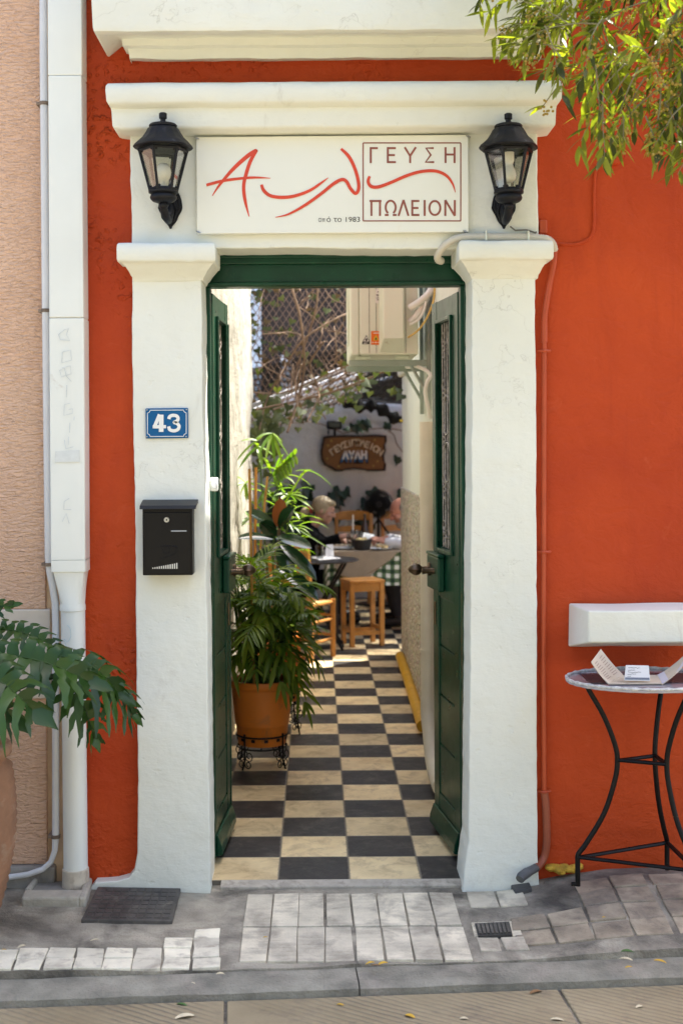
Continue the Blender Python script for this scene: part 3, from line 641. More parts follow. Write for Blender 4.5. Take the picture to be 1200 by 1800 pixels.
# ------------------------------------------------------------------ wall lanterns
def clearglass():
    m, nt, b, tc = newmat('clear_pane'); L = nt.links.new
    g = N(nt, 'ShaderNodeBsdfGlossy'); g.inputs['Roughness'].default_value = .05
    t = N(nt, 'ShaderNodeBsdfTransparent'); t.inputs['Color'].default_value = (.93, .93, .90, 1)
    fr = N(nt, 'ShaderNodeFresnel'); fr.inputs[0].default_value = 1.5
    mx = N(nt, 'ShaderNodeMixShader'); L(math_(nt, 'MULTIPLY', fr.outputs[0], .45), mx.inputs[0]); L(t.outputs[0], mx.inputs[1]); L(g.outputs[0], mx.inputs[2])
    L(mx.outputs[0], nt.nodes['Material Output'].inputs[0]); return m
CLEAR = clearglass()
BULB = mat('bulb_glass', (.86, .85, .82), .15, var=.02, rvar=.02)
def make_lantern(label, loc, plate_off, yaw, socket_top):
    # loc: lantern axis at the brim; plate_off: where the wall plate's centre sits from it
    t = thing('wall_lantern', label, 'lantern', loc, 'lanterns beside the sign'); B = Vector(loc)
    a6 = R(yaw)
    hood = MB()
    hood.lathe([(.094, 0), (.097, .004), (.092, .012), (.078, .022), (.066, .034), (.056, .050), (.049, .064), (.043, .070)], B, 48, 0, None, a6, rib=lambda a, i: (.035 * math.cos(6 * (a - a6)) if i < 3 else 0) + (.075 * abs(math.sin(7 * (a - a6))) ** .6 if 3 <= i <= 6 else 0))
    hood.lathe([(.040, .069), (.046, .071), (.047, .076), (.044, .080), (.030, .084), (.012, .088), (.009, .092), (.009, .098), (.013, .100), (.0135, .116), (.010, .119), (.0001, .120)], B, 24, 0)
    hood.build('hood', LANTERNMETAL, t, angle=35)
    fr = MB(); zt_, zb_ = -.004, -.142; rt, rb_ = .080, .045
    for k in range(6):
        a = a6 + k * math.pi / 3; a2 = a6 + (k + 1) * math.pi / 3
        pt, pb = Vector((rt * math.cos(a), rt * math.sin(a), zt_)), Vector((rb_ * math.cos(a), rb_ * math.sin(a), zb_))
        qt, qb = Vector((rt * math.cos(a2), rt * math.sin(a2), zt_)), Vector((rb_ * math.cos(a2), rb_ * math.sin(a2), zb_))
        fr.tube([B + pt, B + pb], [.0055, .0048], 6)
        fr.tube([B + pt - Vector((0, 0, .004)), B + qt - Vector((0, 0, .004))], .006, 6); fr.tube([B + pb + Vector((0, 0, .004)), B + qb + Vector((0, 0, .004))], .006, 6)
        for (p_, q_, s) in ((pt, qt, 1), (pb, qb, 1)):
            up = -1 if p_ is pt else 1
            for (u, v) in ((p_, q_), (q_, p_)):
                c0 = u + (v - u) * .12 + Vector((0, 0, up * .010)); fr.ell(B + c0 * .985, (.005, .005, .005), None, 0, 6, 4)
    fr.lathe([(.046, -.139), (.050, -.143), (.049, -.149), (.040, -.153), (.043, -.158), (.045, -.164), (.043, -.170), (.036, -.177), (.022, -.182), (.0001, -.183)], B, 24)
    fr.build('frame', LANTERNMETAL, t)
    for k in range(6):
        a = a6 + k * math.pi / 3; a2 = a6 + (k + 1) * math.pi / 3; g = MB()
        q = [Vector((r_ * math.cos(x) * .965, r_ * math.sin(x) * .965, z)) for r_, x, z in ((rt, a, zt_ - .008), (rt, a2, zt_ - .008), (rb_, a2, zb_ + .008), (rb_, a, zb_ + .008))]
        g.prism([B + p for p in q], (q[0] + q[1]) * -.02); g.build('pane', CLEAR, t)
    b = MB()
    if socket_top:
        b.lathe([(.019, -.012), (.019, -.040), (.016, -.046), (.0145, -.052), (.018, -.062), (.024, -.075), (.026, -.088), (.023, -.102), (.013, -.112), (.0001, -.115)], B, 16)
    else:
        b.lathe([(.0001, -.048), (.013, -.051), (.024, -.064), (.027, -.080), (.024, -.096), (.017, -.108), (.013, -.116), (.013, -.138), (.0001, -.139)], B, 16)
    b.build('bulb', BULB, t)
    w_ = B + Vector(plate_off); arm = MB()
    arm.tube([B + Vector((0, 0, -.178)), B + Vector((0, .005, -.200)), B + Vector((plate_off[0] * .3, .03, -.222)), B + Vector((plate_off[0] * .7, .075, -.228)), w_ + Vector((0, -.01, .0))], [.011, .013, .015, .014, .018], 10)
    arm.tube([B + Vector((0, .02, -.19)), B + Vector((plate_off[0] * .5, .06, -.178)), w_ + Vector((0, -.008, .045))], [.008, .007, .009], 8)
    arm.ell(B + Vector((0, 0, -.19)), (.016, .016, .014)); arm.build('arm', LANTERNMETAL, t)
    pl = MB(); ol = []
    for i in range(40):
        a = 2 * math.pi * i / 40; x = .041 * math.sin(a); z = .072 * math.cos(a)
        if z < 0: x *= (1 - .72 * (-z / .072) ** 1.3); x += .0015 * math.sin(a * 9)
        ol.append((x, z))
    for (s, y0, y1) in ((1.0, -.008, 0), (.86, -.014, -.0081), (.6, -.019, -.0141)):
        pl.prism([w_ + Vector((x * s, y0, z * s + (1 - s) * .008)) for x, z in ol], (0, y1 - y0, 0))
    for s in (-1, 1): pl.ell(w_ + Vector((s * .025, -.015, .032)), (.006, .005, .006), None, 0, 8, 6); pl.tube([w_ + Vector((s * .012, -.018, -.05)), w_ + Vector((s * .022, -.017, -.015)), w_ + Vector((s * .013, -.02, .02))], .004, 6)
    pl.build('wall_plate', LANTERNMETAL, t, bevel=.003); return t
for (px, py, ppx, ppy, yaw, top, lab) in ((287, 261, 300, 366, 12, False, 'black wall lantern on the white pilaster left of the sign, bulb standing upright'), (893, 262, 884.5, 366, 8, True, 'black wall lantern right of the sign, bulb hanging from its hood')):
    c = P(px, py, 4.325); q = P(ppx, ppy, 4.447)
    make_lantern(lab, c, q - c, yaw, top)
# thin cable from the right lantern
mb = MB(); mb.tube([P(896, 398, 4.44), P(905, 405, 4.435), P(925, 404, 4.435), P(940, 409, 4.44), P(948, 405, 4.49)], .003, 6)
tag(mb.build('cable', mat('dirty_cable', (.16, .15, .13), .6)), 'thin grey cable trailing from the right lantern over the pilaster capital', 'cable')

# ------------------------------------------------------------------ restaurant sign over the door
sg = thing('restaurant_sign', 'white restaurant sign board with red script above the green door frame', 'sign', P(583, 410, 4.43))
DS = 4.424
mb = MB(); mb.prism([P(344.5, 240.5, DS), P(346, 411, DS), P(823.5, 408, DS), P(822.5, 236.5, DS)][::-1], (0, .022, 0)); mb.build('board', SIGNWHITE, sg, bevel=.003)
def S(x, y): return P(340 + x / 2.4, 240 + y / 2.4, DS - .0006)
def smooth(pts, n=6):
    out = []; m_ = len(pts)
    for i in range(m_ - 1):
        p0, p1, p2, p3 = pts[max(i - 1, 0)], pts[i], pts[i + 1], pts[min(i + 2, m_ - 1)]
        for k in range(n):
            t = k / n
            out.append(tuple(.5 * ((2 * b) + (-a + c) * t + (2 * a - 5 * b + 4 * c - d) * t * t + (-a + 3 * b - 3 * c + d) * t ** 3) for a, b, c, d in zip(p0, p1, p2, p3)))
    out.append(tuple(pts[-1])); return out
KPX = DS / F / 2.4
script = [
 [(80, 250, 3), (110, 205, 10), (165, 140, 15), (225, 85, 17), (262, 61, 17), (267, 58, 6)],
 [(266, 58, 14), (240, 105, 15), (222, 160, 15), (212, 210, 14), (218, 270, 13), (235, 338, 3)],
 [(55, 205, 12), (120, 188, 12), (190, 178, 11), (260, 173, 9), (325, 176, 2)],
 [(287, 203, 12), (297, 228, 14), (325, 250, 14), (375, 257, 14), (430, 250, 13), (490, 228, 12), (540, 195, 9), (568, 174, 2)],
 [(345, 341, 2), (400, 328, 8), (470, 290, 12), (540, 240, 13), (590, 200, 14), (625, 182, 14), (645, 190, 14), (662, 220, 14), (682, 240, 14), (695, 225, 14), (695, 190, 14), (680, 135, 14), (655, 85, 14), (622, 52, 11)],
 [(742, 168, 11), (736, 190, 13), (748, 210, 14), (778, 213, 14), (830, 195, 13), (900, 165, 13), (960, 148, 13), (1020, 146, 13), (1065, 165, 12), (1092, 200, 8), (1103, 236, 2)]]
mb = MB()
for k, st in enumerate(script):
    q = smooth(st); mb.ribbon([S(x, y) - Vector((0, .0002 * k, 0)) for x, y, w_ in q], [max(.8, w_) * KPX for x, y, w_ in q], (0, -1, 0), .0008)
mb.build('script_lettering', REDINK, sg)
mb = MB()
def poly(pts, w_=8.5): mb.ribbon([S(x, y) for x, y in pts], [w_ * KPX] * len(pts), (0, -1, 0), .0006 + .0001 * (len(mb.v) % 5))
def fr_(x0, y0, x1, y1, w_=5):
    for a, b in (((x0, y0), (x1, y0)), ((x1, y0), (x1, y1)), ((x1, y1), (x0, y1)), ((x0, y1), (x0, y0))): poly([a, b], w_)
fr_(715, 27, 1126, 356)
def E_(x0, x1, y0, y1): poly([(x0, y0), (x0, y1)]); poly([(x0, y0 + 4), (x1, y0 + 4)]); poly([(x0, (y0 + y1) / 2), (x1 - 4, (y0 + y1) / 2)]); poly([(x0, y1 - 4), (x1, y1 - 4)])
def O_(x0, x1, y0, y1, a0=0, a1=360):
    n = 28; poly([((x0 + x1) / 2 + (x1 - x0) / 2 * math.sin(R(a0 + (a1 - a0) * i / n)), (y0 + y1) / 2 - (y1 - y0) / 2 * math.cos(R(a0 + (a1 - a0) * i / n))) for i in range(n + 1)])
y0, y1 = 45, 112
poly([(747, y0), (747, y1)]); poly([(747, y0 + 4), (777, y0 + 4)])
E_(819, 853, y0, y1)
poly([(890, y0), (913, 82)]); poly([(937, y0), (913, 82)]); poly([(913, 80), (913, y1)])
poly([(1012, y0 + 4), (980, y0 + 4), (1000, 78), (978, y1 - 4), (1014, y1 - 4)])
poly([(1062, y0), (1062, y1)]); poly([(1100, y0), (1100, y1)]); poly([(1062, 76), (1100, 76)])
y0, y1 = 268, 335
poly([(750, y0), (750, y1)]); poly([(786, y0), (786, y1)]); poly([(742, y0 + 4), (792, y0 + 4)])
O_(810, 852, y0 + 3, y1 - 8, -148, 148); poly([(806, y1 - 4), (822, y1 - 4)]); poly([(840, y1 - 4), (856, y1 - 4)])
poly([(864, y1), (885, y0)]); poly([(906, y1), (885, y0)])
E_(922, 952, y0, y1); poly([(974, y0), (974, y1)]); O_(994, 1040, y0 + 4, y1 - 4)
poly([(1061, y1), (1061, y0)]); poly([(1061, y0), (1101, y1)]); poly([(1101, y1), (1101, y0)])
mb.build('capital_lettering', BROWNINK, sg)
mb = MB(); put_text(mb, 'α', .0245, S(533, 360), fit=12 * KPX); put_text(mb, 'ό το 1983', .0245, S(632, 360), fit=140 * KPX)
for q in ([(545, 348), (545, 360)], [(552, 348), (552, 360)], [(542, 347), (555, 347)]): mb.ribbon([S(x, y) for x, y in q], [2.2 * KPX] * 2, (0, -1, 0), .0004); mb.build('date_lettering', GREYINK, sg)
for (x, y) in ((346, 243), (822, 240), (349, 408), (817, 407)):
    mb = MB(); q = P(x, y, DS); mb.tube([q + Vector((0, .02, 0)), q + Vector((0, -.006, 0))], .004, 8); mb.tube([q + Vector((-.008, .004, .004)), q + Vector((-.003, -.006, .001)), q + Vector((.008, -.006, -.004))], .0022, 6); mb.build('screw_hook', STEEL, sg)

# ------------------------------------------------------------------ house number
hn = thing('house_number', 'blue enamel house number plate 43 on the left pilaster', 'number plate', P(293, 770, 4.44))
D = 4.441; BLUE = mat('blue_enamel', (.002, .10, .27), .4, spec=.25, var=.06, rvar=.05); PW = mat('white_enamel', (.82, .82, .80), .35, var=.03)
mb = MB(); mb.prism([P(256, 718, D), P(256.5, 771, D), P(331, 770, D), P(330.5, 717, D)][::-1], (0, .006, 0)); mb.build('plate', BLUE, hn, bevel=.002)
def Hn(x, y): return P(230 + x / 5.145, 690 + y / 5.145, D - .0006)
mb = MB(); ou = []
for (cx, cy, a0) in ((150, 158, 90), (505, 156, 180), (505, 398, 270), (150, 400, 0)):
    for k in range(5):
        a = R(a0 - k * 22.5); ou.append((cx + 26 * math.cos(a) * (1), cy - 0 + 26 * math.sin(a)))
ou = [(176, 158)] + []
def notch(cx, cy, sx, sy): return [(cx + sx * 24 * math.sin(R(k * 22.5)) * 1.0, cy + sy * 24 * math.cos(R(k * 22.5))) for k in range(5)]
path = notch(152, 160, 1, 1) + notch(502, 158, -1, 1)[::-1] + notch(502, 396, -1, -1) + notch(152, 398, 1, -1)[::-1]
path = path + [path[0], path[1]]
mb.ribbon([Hn(x, y) for x, y in path], [6 / 5.145 * D / F] * len(path), (0, -1, 0), .0005)
k5 = D / F / 5.145
mb.ribbon([Hn(276, 200), Hn(276, 356)], [42 * k5] * 2, (0, -1, 0), .0006)
mb.ribbon([Hn(200, 310), Hn(320, 309)], [30 * k5] * 2, (0, -1, 0), .0007)
mb.ribbon([Hn(262, 198), Hn(212, 318)], [32 * k5] * 2, (0, -1, 0), .0008)
th3 = smooth([(345, 240), (352, 218), (372, 208), (395, 207), (418, 214), (428, 234), (420, 256), (392, 270), (420, 280), (437, 304), (428, 332), (402, 345), (376, 345), (352, 334), (343, 306)], 4)
mb.ribbon([Hn(x, y) for x, y in th3], [30 * k5] * len(th3), (0, -1, 0), .0006)
mb.build('digits', PW, hn)
for x, y in ((147, 157), (503, 154), (501, 398), (147, 400)):
    mb = MB(); mb.ell(Hn(x, y), (.0028, .002, .0028), None, 0, 8, 6); mb.build('screw', STEEL, hn)

# ------------------------------------------------------------------ mailbox
mx_ = thing('mailbox', 'black metal mailbox with sloping lid below the blue house number', 'mailbox', P(295, 1010, 4.44))
BOXBLACK = mat('black_powder_coat', (.0055, .005, .0055), .4, spec=.2, var=.15, vs=20, bump=.05, bs=200, bd=.001, rvar=.06)
D = 4.375
mb = MB(); a, b = P(250.5, 892, D), P(339, 1011, D); mb.cub(a.x, b.x, a.y, -.002, b.z, a.z); mb.build('case', BOXBLACK, mx_, bevel=.003)
def Mp(x, y, d=D): return P(230 + x / 5.145, 690 + y / 5.145, d)
mb = MB(); a, b = Mp(122, 1085), Mp(545, 1640); mb.cub(a.x, b.x, a.y - .004, a.y - .0005, b.z, a.z); fl = mb.build('front_flap', BOXBLACK, mx_, bevel=.002)
mb = MB(); l, r_ = P(245.5, 893, 4.36).x, P(344.5, 893, 4.36).x; zt_, zl = P(290, 878, 4.45).z, P(290, 893, 4.36).z
mb.prism([Vector((l, -.003, zt_)), Vector((l, -.020, zt_ - .002)), Vector((l, -.088, zl + .008)), Vector((l, -.092, zl - .004)), Vector((l, -.086, zl - .004)), Vector((l, -.084, zl + .001)), Vector((l, -.003, zt_ - .012))], (r_ - l, 0, 0)); mb.build('lid', mat('grey_black_lid', (.022, .021, .023), .45, spec=.3, var=.15), mx_, bevel=.0015)
mb = MB(); q = Mp(327, 1150) - Vector((0, .0045, 0)); ry = Matrix.Rotation(R(90), 3, 'X')
mb.lathe([(.0095, 0), (.0095, .004), (.0085, .0055), (.0001, .0056)], q, 20, 0, ry); mb.build('lock', STEEL, fl)
mb = MB(); mb.ell(q - Vector((0, .0056, 0)), (.0012, .0006, .0035), None, 0, 8, 6); mb.ell(q - Vector((0, .0055, 0)), (.003, .0004, .003), None, 0, 10, 6); mb.build('keyhole', BLACKMETAL, fl)
mb = MB(); a, b = Mp(366, 1246), Mp(506, 1256); mb.cub(a.x, b.x, a.y - .0062, a.y - .0042, b.z, a.z); mb.build('slot', mat('pale_slot', (.35, .37, .40), .4), fl)
mb = MB()
for i in range(13):
    x = 198 + i * 19.6; h_ = (10 + i * 3.6) if i < 11 else (52 if i == 11 else 12)
    if i == 12: continue
    a, b = Mp(x, 1592 - h_), Mp(x + 10, 1592); mb.cub(a.x, b.x, a.y - .0062, a.y - .0042, b.z, a.z)
mb.build('viewing_slots', mat('slot_paper', (.66, .64, .58), .6), fl)
mb = MB(); c = Mp(322, 1420) - Vector((0, .0046, 0)); k = D / F / 5.145           # embossed post horn
mb.tube([c + Vector((34 * k * math.cos(R(a)), 0, 34 * k * math.sin(R(a)))) for a in range(0, 360, 15)], .0013, 6, closed=True)
mb.tube([c + Vector((-80 * k, 0, 26 * k)), c + Vector((-30 * k, 0, 34 * k)), c + Vector((30 * k, 0, 34 * k)), c + Vector((100 * k, 0, 24 * k))], [.0007, .0012, .0014, .0024], 6)
mb.tube([c + Vector((100 * k, 0, 24 * k)), c + Vector((98 * k, 0, -20 * k)), c + Vector((55 * k, 0, -50 * k)), c + Vector((-40 * k, 0, -78 * k))], .0010, 6)
mb.build('horn_emblem', BOXBLACK, fl)

# ------------------------------------------------------------------ small white sensor on the door frame
sn = thing('door_sensor', 'small white door sensor stuck on the left green door frame', 'sensor', P(377, 850, 4.64))
mb = MB(); a, b = P(370, 839, 4.64), P(384.5, 863, 4.64); mb.cub(a.x, b.x, .16, .1855, b.z, a.z); o = mb.build('housing', PVC, sn, bevel=.006, seg=3)
mb = MB(); mb.ell(P(377, 851, 4.605), (.011, .008, .018), None, 0, 12, 8); mb.build('lens', mat('milky_lens', (.75, .76, .82), .25), sn)

# ------------------------------------------------------------------ downpipe and conduit between the houses
dp = thing('downpipe', 'white rainwater downpipe, square above and round below, between pink and orange houses', 'downpipe', (P(126, 1560, 4.43).x, -.0, 0))
yc = -.005
mb = MB(); L0 = lambda px, py, D=4.43: P(px, py, D)
def duct(z0, z1, xl0, xr0, xl1, xr1, d0, d1, mb=mb):
    mb.add([(xl0, yc - d0, z0), (xr0, yc - d0, z0), (xr0, yc + .05, z0), (xl0, yc + .05, z0), (xl1, yc - d1, z1), (xr1, yc - d1, z1), (xr1, yc + .05, z1), (xl1, yc + .05, z1)],
           [(0, 1, 5, 4), (1, 2, 6, 5), (2, 3, 7, 6), (3, 0, 4, 7), (4, 5, 6, 7), (3, 2, 1, 0)], 0, False)
X = lambda px, py: P(px, py, 4.42).x; Z = lambda py: P(120, py, 4.42).z
duct(Z(985), Z(560), X(92, 985), X(152, 985), X(89, 560), X(150, 560), .048, .048)
duct(Z(559.5), Z(136), X(89.5, 560), X(149.5, 560), X(87.5, 136), X(146, 136), .050, .050)
duct(Z(135.4), 3.7, X(87, 136), X(146.5, 136), X(85, -200), X(145, -200), .048, .048)
mb.build('square_duct', PVC, dp, bevel=.004)
mb = MB()                                                    # square to round reducer
def ringp(z, rx0, rx1, dy, rnd, n=32):
    out = []; cx = (rx0 + rx1) / 2; hx = (rx1 - rx0) / 2
    for k in range(n):
        a = 2 * math.pi * k / n; ex = 2 + (1 - rnd) * 12; c_, s_ = math.cos(a), math.sin(a)
        q = (abs(c_) ** ex + abs(s_) ** ex) ** (-1 / ex); out.append(Vector((cx + hx * c_ * q, yc + dy * s_ * q, z)))
    return out
rings = [ringp(Z(984), X(91, 985), X(153, 985), .052, 0), ringp(Z(1004), X(92, 1000), X(153.5, 1000), .052, 0), ringp(Z(1005), X(95, 1000), X(151, 1000), .048, 0), ringp(Z(1010), X(96, 1005), X(150, 1005), .047, .1), ringp(Z(1062), X(104, 1060), X(147.5, 1060), .043, 1), ringp(Z(1066), X(103, 1060), X(148.5, 1060), .045, 1), ringp(Z(1074), X(103, 1060), X(148.5, 1060), .045, 1), ringp(Z(1075), X(105, 1060), X(147.5, 1060), .042, 1)]
mb.add([p for r_ in rings for p in r_], [(j * 32 + k, j * 32 + (k + 1) % 32, (j + 1) * 32 + (k + 1) % 32, (j + 1) * 32 + k) for j in range(7) for k in range(32)]); mb.build('reducer', PVC, dp, angle=30)
mb = MB(); cx = (X(105, 1060) + X(147.5, 1060)) / 2; r_ = (X(147.5, 1060) - X(105, 1060)) / 2
mb.tube([(cx, yc, Z(1074)), (cx + .003, yc, .3), (cx + .004, yc, .06)], r_, 28)
mb.build('round_pipe', PVC, dp); mb = MB(); mb.tube([(cx + .004, yc, .075), (cx + .004, yc, .0)], [r_ + .004, r_ + .006], 28); mb.build('socket', mat('stained_socket', (.55, .49, .40), .6, var=.2, vs=12, stain=((.3, .24, .18), 14, .5, .7)), dp, bevel=.003)
def Dk(x, y, d=4.395): return P(60 + x / 2.812, 540 + y / 2.812, d)
MARK = mat('faded_marker', (.60, .645, .66), .6, var=.1, vs=60)
gf = [[(122, 135), (150, 112), (172, 105), (160, 135), (178, 165), (130, 160), (122, 135)], [(140, 222), (182, 212), (186, 262), (138, 275), (140, 222)], [(140, 300), (180, 290), (184, 330), (135, 345), (128, 312), (150, 300), (160, 340), (186, 368)],
      [(163, 385), (160, 445)], [(178, 475), (150, 482), (148, 535), (190, 525), (192, 502), (172, 505)], [(200, 540), (198, 560)], [(178, 572), (176, 620)], [(150, 655), (158, 700), (195, 690)], [(172, 640), (170, 680)], [(175, 945), (150, 960), (148, 1000), (185, 1000)], [(140, 1060), (160, 1020), (175, 1070)]]
mb = MB()
for st in gf: mb = MB(); mb.ribbon([Dk(x, y, 4.3945 if y < 60 else 4.3935) for x, y in st], [.0021] * len(st), (0, -1, 0), .0005); mb.build('faint_scribble', MARK, dp)
mb = MB(); mb.ribbon([P(60 + x / 2.812, 540 + y / 2.812, 4.401) for x, y in smooth([(165, 1570), (180, 1590), (182, 1630), (165, 1655), (150, 1640), (165, 1690), (175, 1720)])], [.0020] * 37, (0, -1, 0), .0005); mb.build('faint_scribble', mat('faded_blue_marker', (.55, .66, .69), .6), dp)
mb = MB()
mb.prism([Dk(106, 712, 4.3942), Dk(225, 705, 4.3942), Dk(228, 765, 4.3942), Dk(104, 768, 4.3942)], (0, .0015, 0)); mb.build('paint_patch', mat('grey_white_patch', (.66, .69, .685), .5, var=.08, vs=40), dp)
mb = MB(); rgq = random.Random(12); pts = []
for i in range(150): pts.append(P(149.5 + 3.2 * (i / 150) + rgq.uniform(-.8, .8), 5 + i * 6.6, 4.492))
mb.tube(pts, [rgq.uniform(.002, .006) for _ in pts], 5); mb.build('sealant_bead', PVC, dp)
cp = thing('conduit', 'thin grey-white conduit running down beside the square downpipe', 'conduit', (P(80, 1555, 4.46).x, 0, 0))
mb = MB(); D = 4.455; yb = .0
mb.tube([P(75.5, -200, D), P(77, 100, D), P(81, 540, D), P(86, 980, D)] + [P(x, y, D) for x, y in ((88, 1005), (93, 1030), (97.5, 1060), (98.5, 1100), (98.5, 1470), (97, 1495), (90, 1515), (76, 1528), (50, 1537), (10, 1543), (-40, 1548))], [.0135] * 4 + [.0125] * 5 + [.010] * 6, 10)
mb.build('pipe', mat('grey_white_conduit', (.66, .67, .69), .45, var=.08, vs=4, stain=((.4, .35, .28), 12, .66, .8)), cp)
for y, x in ((182, 78), (546, 81.5), (992, 87), (1470, 98.5)):
    mb = MB(); q = P(x, y, D); mb.tube([q + Vector((0, 0, .006)), q + Vector((0, 0, -.006))], .0165, 10); mb.cub(q.x - .026, q.x - .012, -.0, .055, q.z - .005, q.z + .005); mb.build('clip', mat('rusty_clip', (.20, .15, .11), .7, var=.4, vs=40), cp)

# ------------------------------------------------------------------ painted pipework on the right of the door
def corrugated(mb, pts, r, pitch=.006, seg=10):
    pts = [Vector(p) for p in pts]; rs = resample(pts, pitch / 2, False) + [pts[-1]]
    mb.tube(rs, [r * (1.09 if i % 2 else .9) for i in range(len(rs))], seg)
def sm3(pts, n=6): return [Vector(p) for p in smooth([tuple(p) for p in pts], n)]
hs = thing('corrugated_hose', 'pale corrugated hose looping from the door frame over the right capital', 'hose', P(770, 460, 4.5))
mb = MB(); corrugated(mb, sm3([P(776, 459, 4.52), P(770, 457, 4.50), P(769, 449, 4.48), P(778, 435, 4.45), P(795, 422, 4.425), P(815, 416.5, 4.42), P(850, 416, 4.42), P(910, 416.5, 4.42), P(950, 418.5, 4.42), P(962, 421, 4.43), P(970, 428, 4.455), P(974, 440, 4.478)]), .0125); mb.build('tube', mat('pale_hose', (.62, .58, .49), .6, var=.1, vs=10), hs, angle=0)
for x in (853, 927):
    mb = MB(); q = P(x, 416, 4.42); mb.tube([q + Vector((0, .02, -.016)), q + Vector((0, -.013, -.014)), q + Vector((0, -.016, 0)), q + Vector((0, -.012, .016)), q + Vector((0, .02, .018))], .0035, 6); mb.build('clip', CREAM, hs)
pc = thing('painted_conduit', 'orange-painted conduit running down the wall right of the door', 'conduit', (P(952, 1520, 4.47).x, .03, .03))
mb = MB(); D = 4.478; corrugated(mb, sm3([P(974, 441, D), P(972, 465, D), P(964, 505, D), P(957, 550, D), P(956, 575, D)]), .011); mb.build('corrugated_sleeve', ORANGEPIPE, pc, angle=0)
mb = MB(); mb.tube([P(956, 573, D), P(955.8, 600, D), P(955, 900, D), P(954, 1180, D), P(955.5, 1392, D)], .0088, 10); mb.tube([P(956, 572, D), P(956, 602, D)], .0115, 10); mb.build('pipe', ORANGEPIPE, pc)
mb = MB(); mb.tube(sm3([P(955.5, 1390, D), P(958, 1410, D), P(959.5, 1440, D), P(960, 1480, D), P(956, 1505, D), P(947, 1520, 4.46), P(940, 1526, 4.44)]), .0135, 12); mb.build('bent_pipe', mat('dull_red_pipe', (.30, .075, .035), .5, var=.2, vs=14, stain=((.2, .12, .1), 18, .6, .8)), pc)
mb = MB(); mb.tube([P(942, 1525, 4.445), P(933, 1530, 4.43), P(924, 1535, 4.41), P(916, 1541, 4.39), P(913, 1546, 4.38)], [.0145, .0145, .017, .017, .015], 12); mb.build('rubber_elbow', mat('grey_rubber', (.09, .095, .10), .6, var=.3, vs=20), pc)
for y in (617, 970, 1391):
    mb = MB(); q = P(955.5, y, D); mb.tube([q + Vector((-.020, .004, 0)), q + Vector((-.010, -.008, 0)), q + Vector((0, -.0115, 0)), q + Vector((.010, -.008, 0)), q + Vector((.022, .004, 0))], .005, 6); mb.build('clip', ORANGEPIPE, pc)
wc = thing('painted_cable', 'orange-painted cable with a round junction box on the right-hand wall', 'cable', P(1046, 420, 4.49))
mb = MB(); D = 4.497; mb.tube(sm3([P(1062, 285, D), P(1047, 298, D), P(1043, 340, D), P(1043, 390, D), P(1038, 415, D), P(1020, 427, D), P(1000, 430, D), P(975, 428, D)]), .0062, 8); mb.build('wire', ORANGE, wc)
mb = MB(); mb.lathe([(.036, -.004), (.036, .016), (.032, .021), (.0001, .022)], P(1075, 274, 4.502), 24, 0, Matrix.Rotation(R(90), 3, 'X')); mb.build('junction_box', ORANGE, wc)
mb = MB(); q = P(953, 398, 4.47); mb.cub(q.x - .010, q.x + .016, .018, .049, q.z - .024, q.z + .022); tag(mb.build('junction_box', ORANGEPIPE, bevel=.004), 'small orange-painted junction box beside the right capital', 'junction box')

# ------------------------------------------------------------------ covers in the pavement
IRON = mat('worn_drain_iron', (.085, .078, .072), .6, metal=.2, var=.35, vs=16, bump=.5, bs=90, bd=.002, stain=((.20, .18, .15), 14, .55, .75))
c = [PG(172, 1564), PG(318, 1562), PG(303, 1619), PG(143, 1622)]
mc = thing('manhole_cover', 'square dark inspection cover with a raised grid below the left pilaster', 'cover', ((c[0] + c[2]) / 2))
def onz(p, dz): return Vector((p.x, p.y, gz(p.x, p.y) + dz))
mb = MB(); mb.prism([onz(p, .010) for p in c][::-1], (0, 0, -.03)); mb.build('plate', IRON, mc, bevel=.003)
mb = MB(); lerp = lambda u, v, dz: onz((c[0] * (1 - u) + c[1] * u) * (1 - v) + (c[3] * (1 - u) + c[2] * u) * v, dz)
for i in range(10):
    for j in range(7):
        u0, v0 = .04 + i * .0935, .05 + j * .131
        mb.prism([lerp(u0, v0, .0125), lerp(u0, v0 + .105, .0125), lerp(u0 + .075, v0 + .105, .0125), lerp(u0 + .075, v0, .0125)], (0, 0, -.004))
mb.build('grid_pattern', IRON, mc, bevel=.001)
c = [PG(834, 1604, .03), PG(894, 1602, .03), PG(900, 1624, .03), PG(840, 1626, .03)]
gr = thing('drain_grate', 'small black slotted drain grate in the pavement before the right pilaster', 'grate', (c[0] + c[2]) / 2)
mb = MB(); mb.prism([onz(p, .008) for p in c][::-1], (0, 0, -.02)); mb.build('frame', mat('dark_grate_iron', (.03, .03, .03), .55, var=.3, vs=20), gr)
mb = MB()
for i in range(8):
    u0 = .04 + i * .12; mb.prism([lerp(u0, .1, .0125), lerp(u0, .9, .0125), lerp(u0 + .075, .9, .0125), lerp(u0 + .075, .1, .0125)], (0, 0, -.003))
mb.build('bars', IRON, gr)
c = [PG(893, 1536, .03), PG(925, 1533, .03), PG(934, 1552, .03), PG(905, 1555, .03)]
mb = MB(); mb.prism([onz(p, .010) for p in c][::-1], (0, 0, -.02)); tag(mb.build('drain_plate', mat('dark_slate_plate', (.07, .07, .072), .6, var=.3, vs=14), bevel=.003), 'small dark plate under the grey elbow of the orange conduit', 'drain cover')
gt = thing('concrete_gutter_box', 'low concrete gutter box at the foot of the white downpipe', 'gutter box', (-1.0, -.05, 0))
mb = MB()
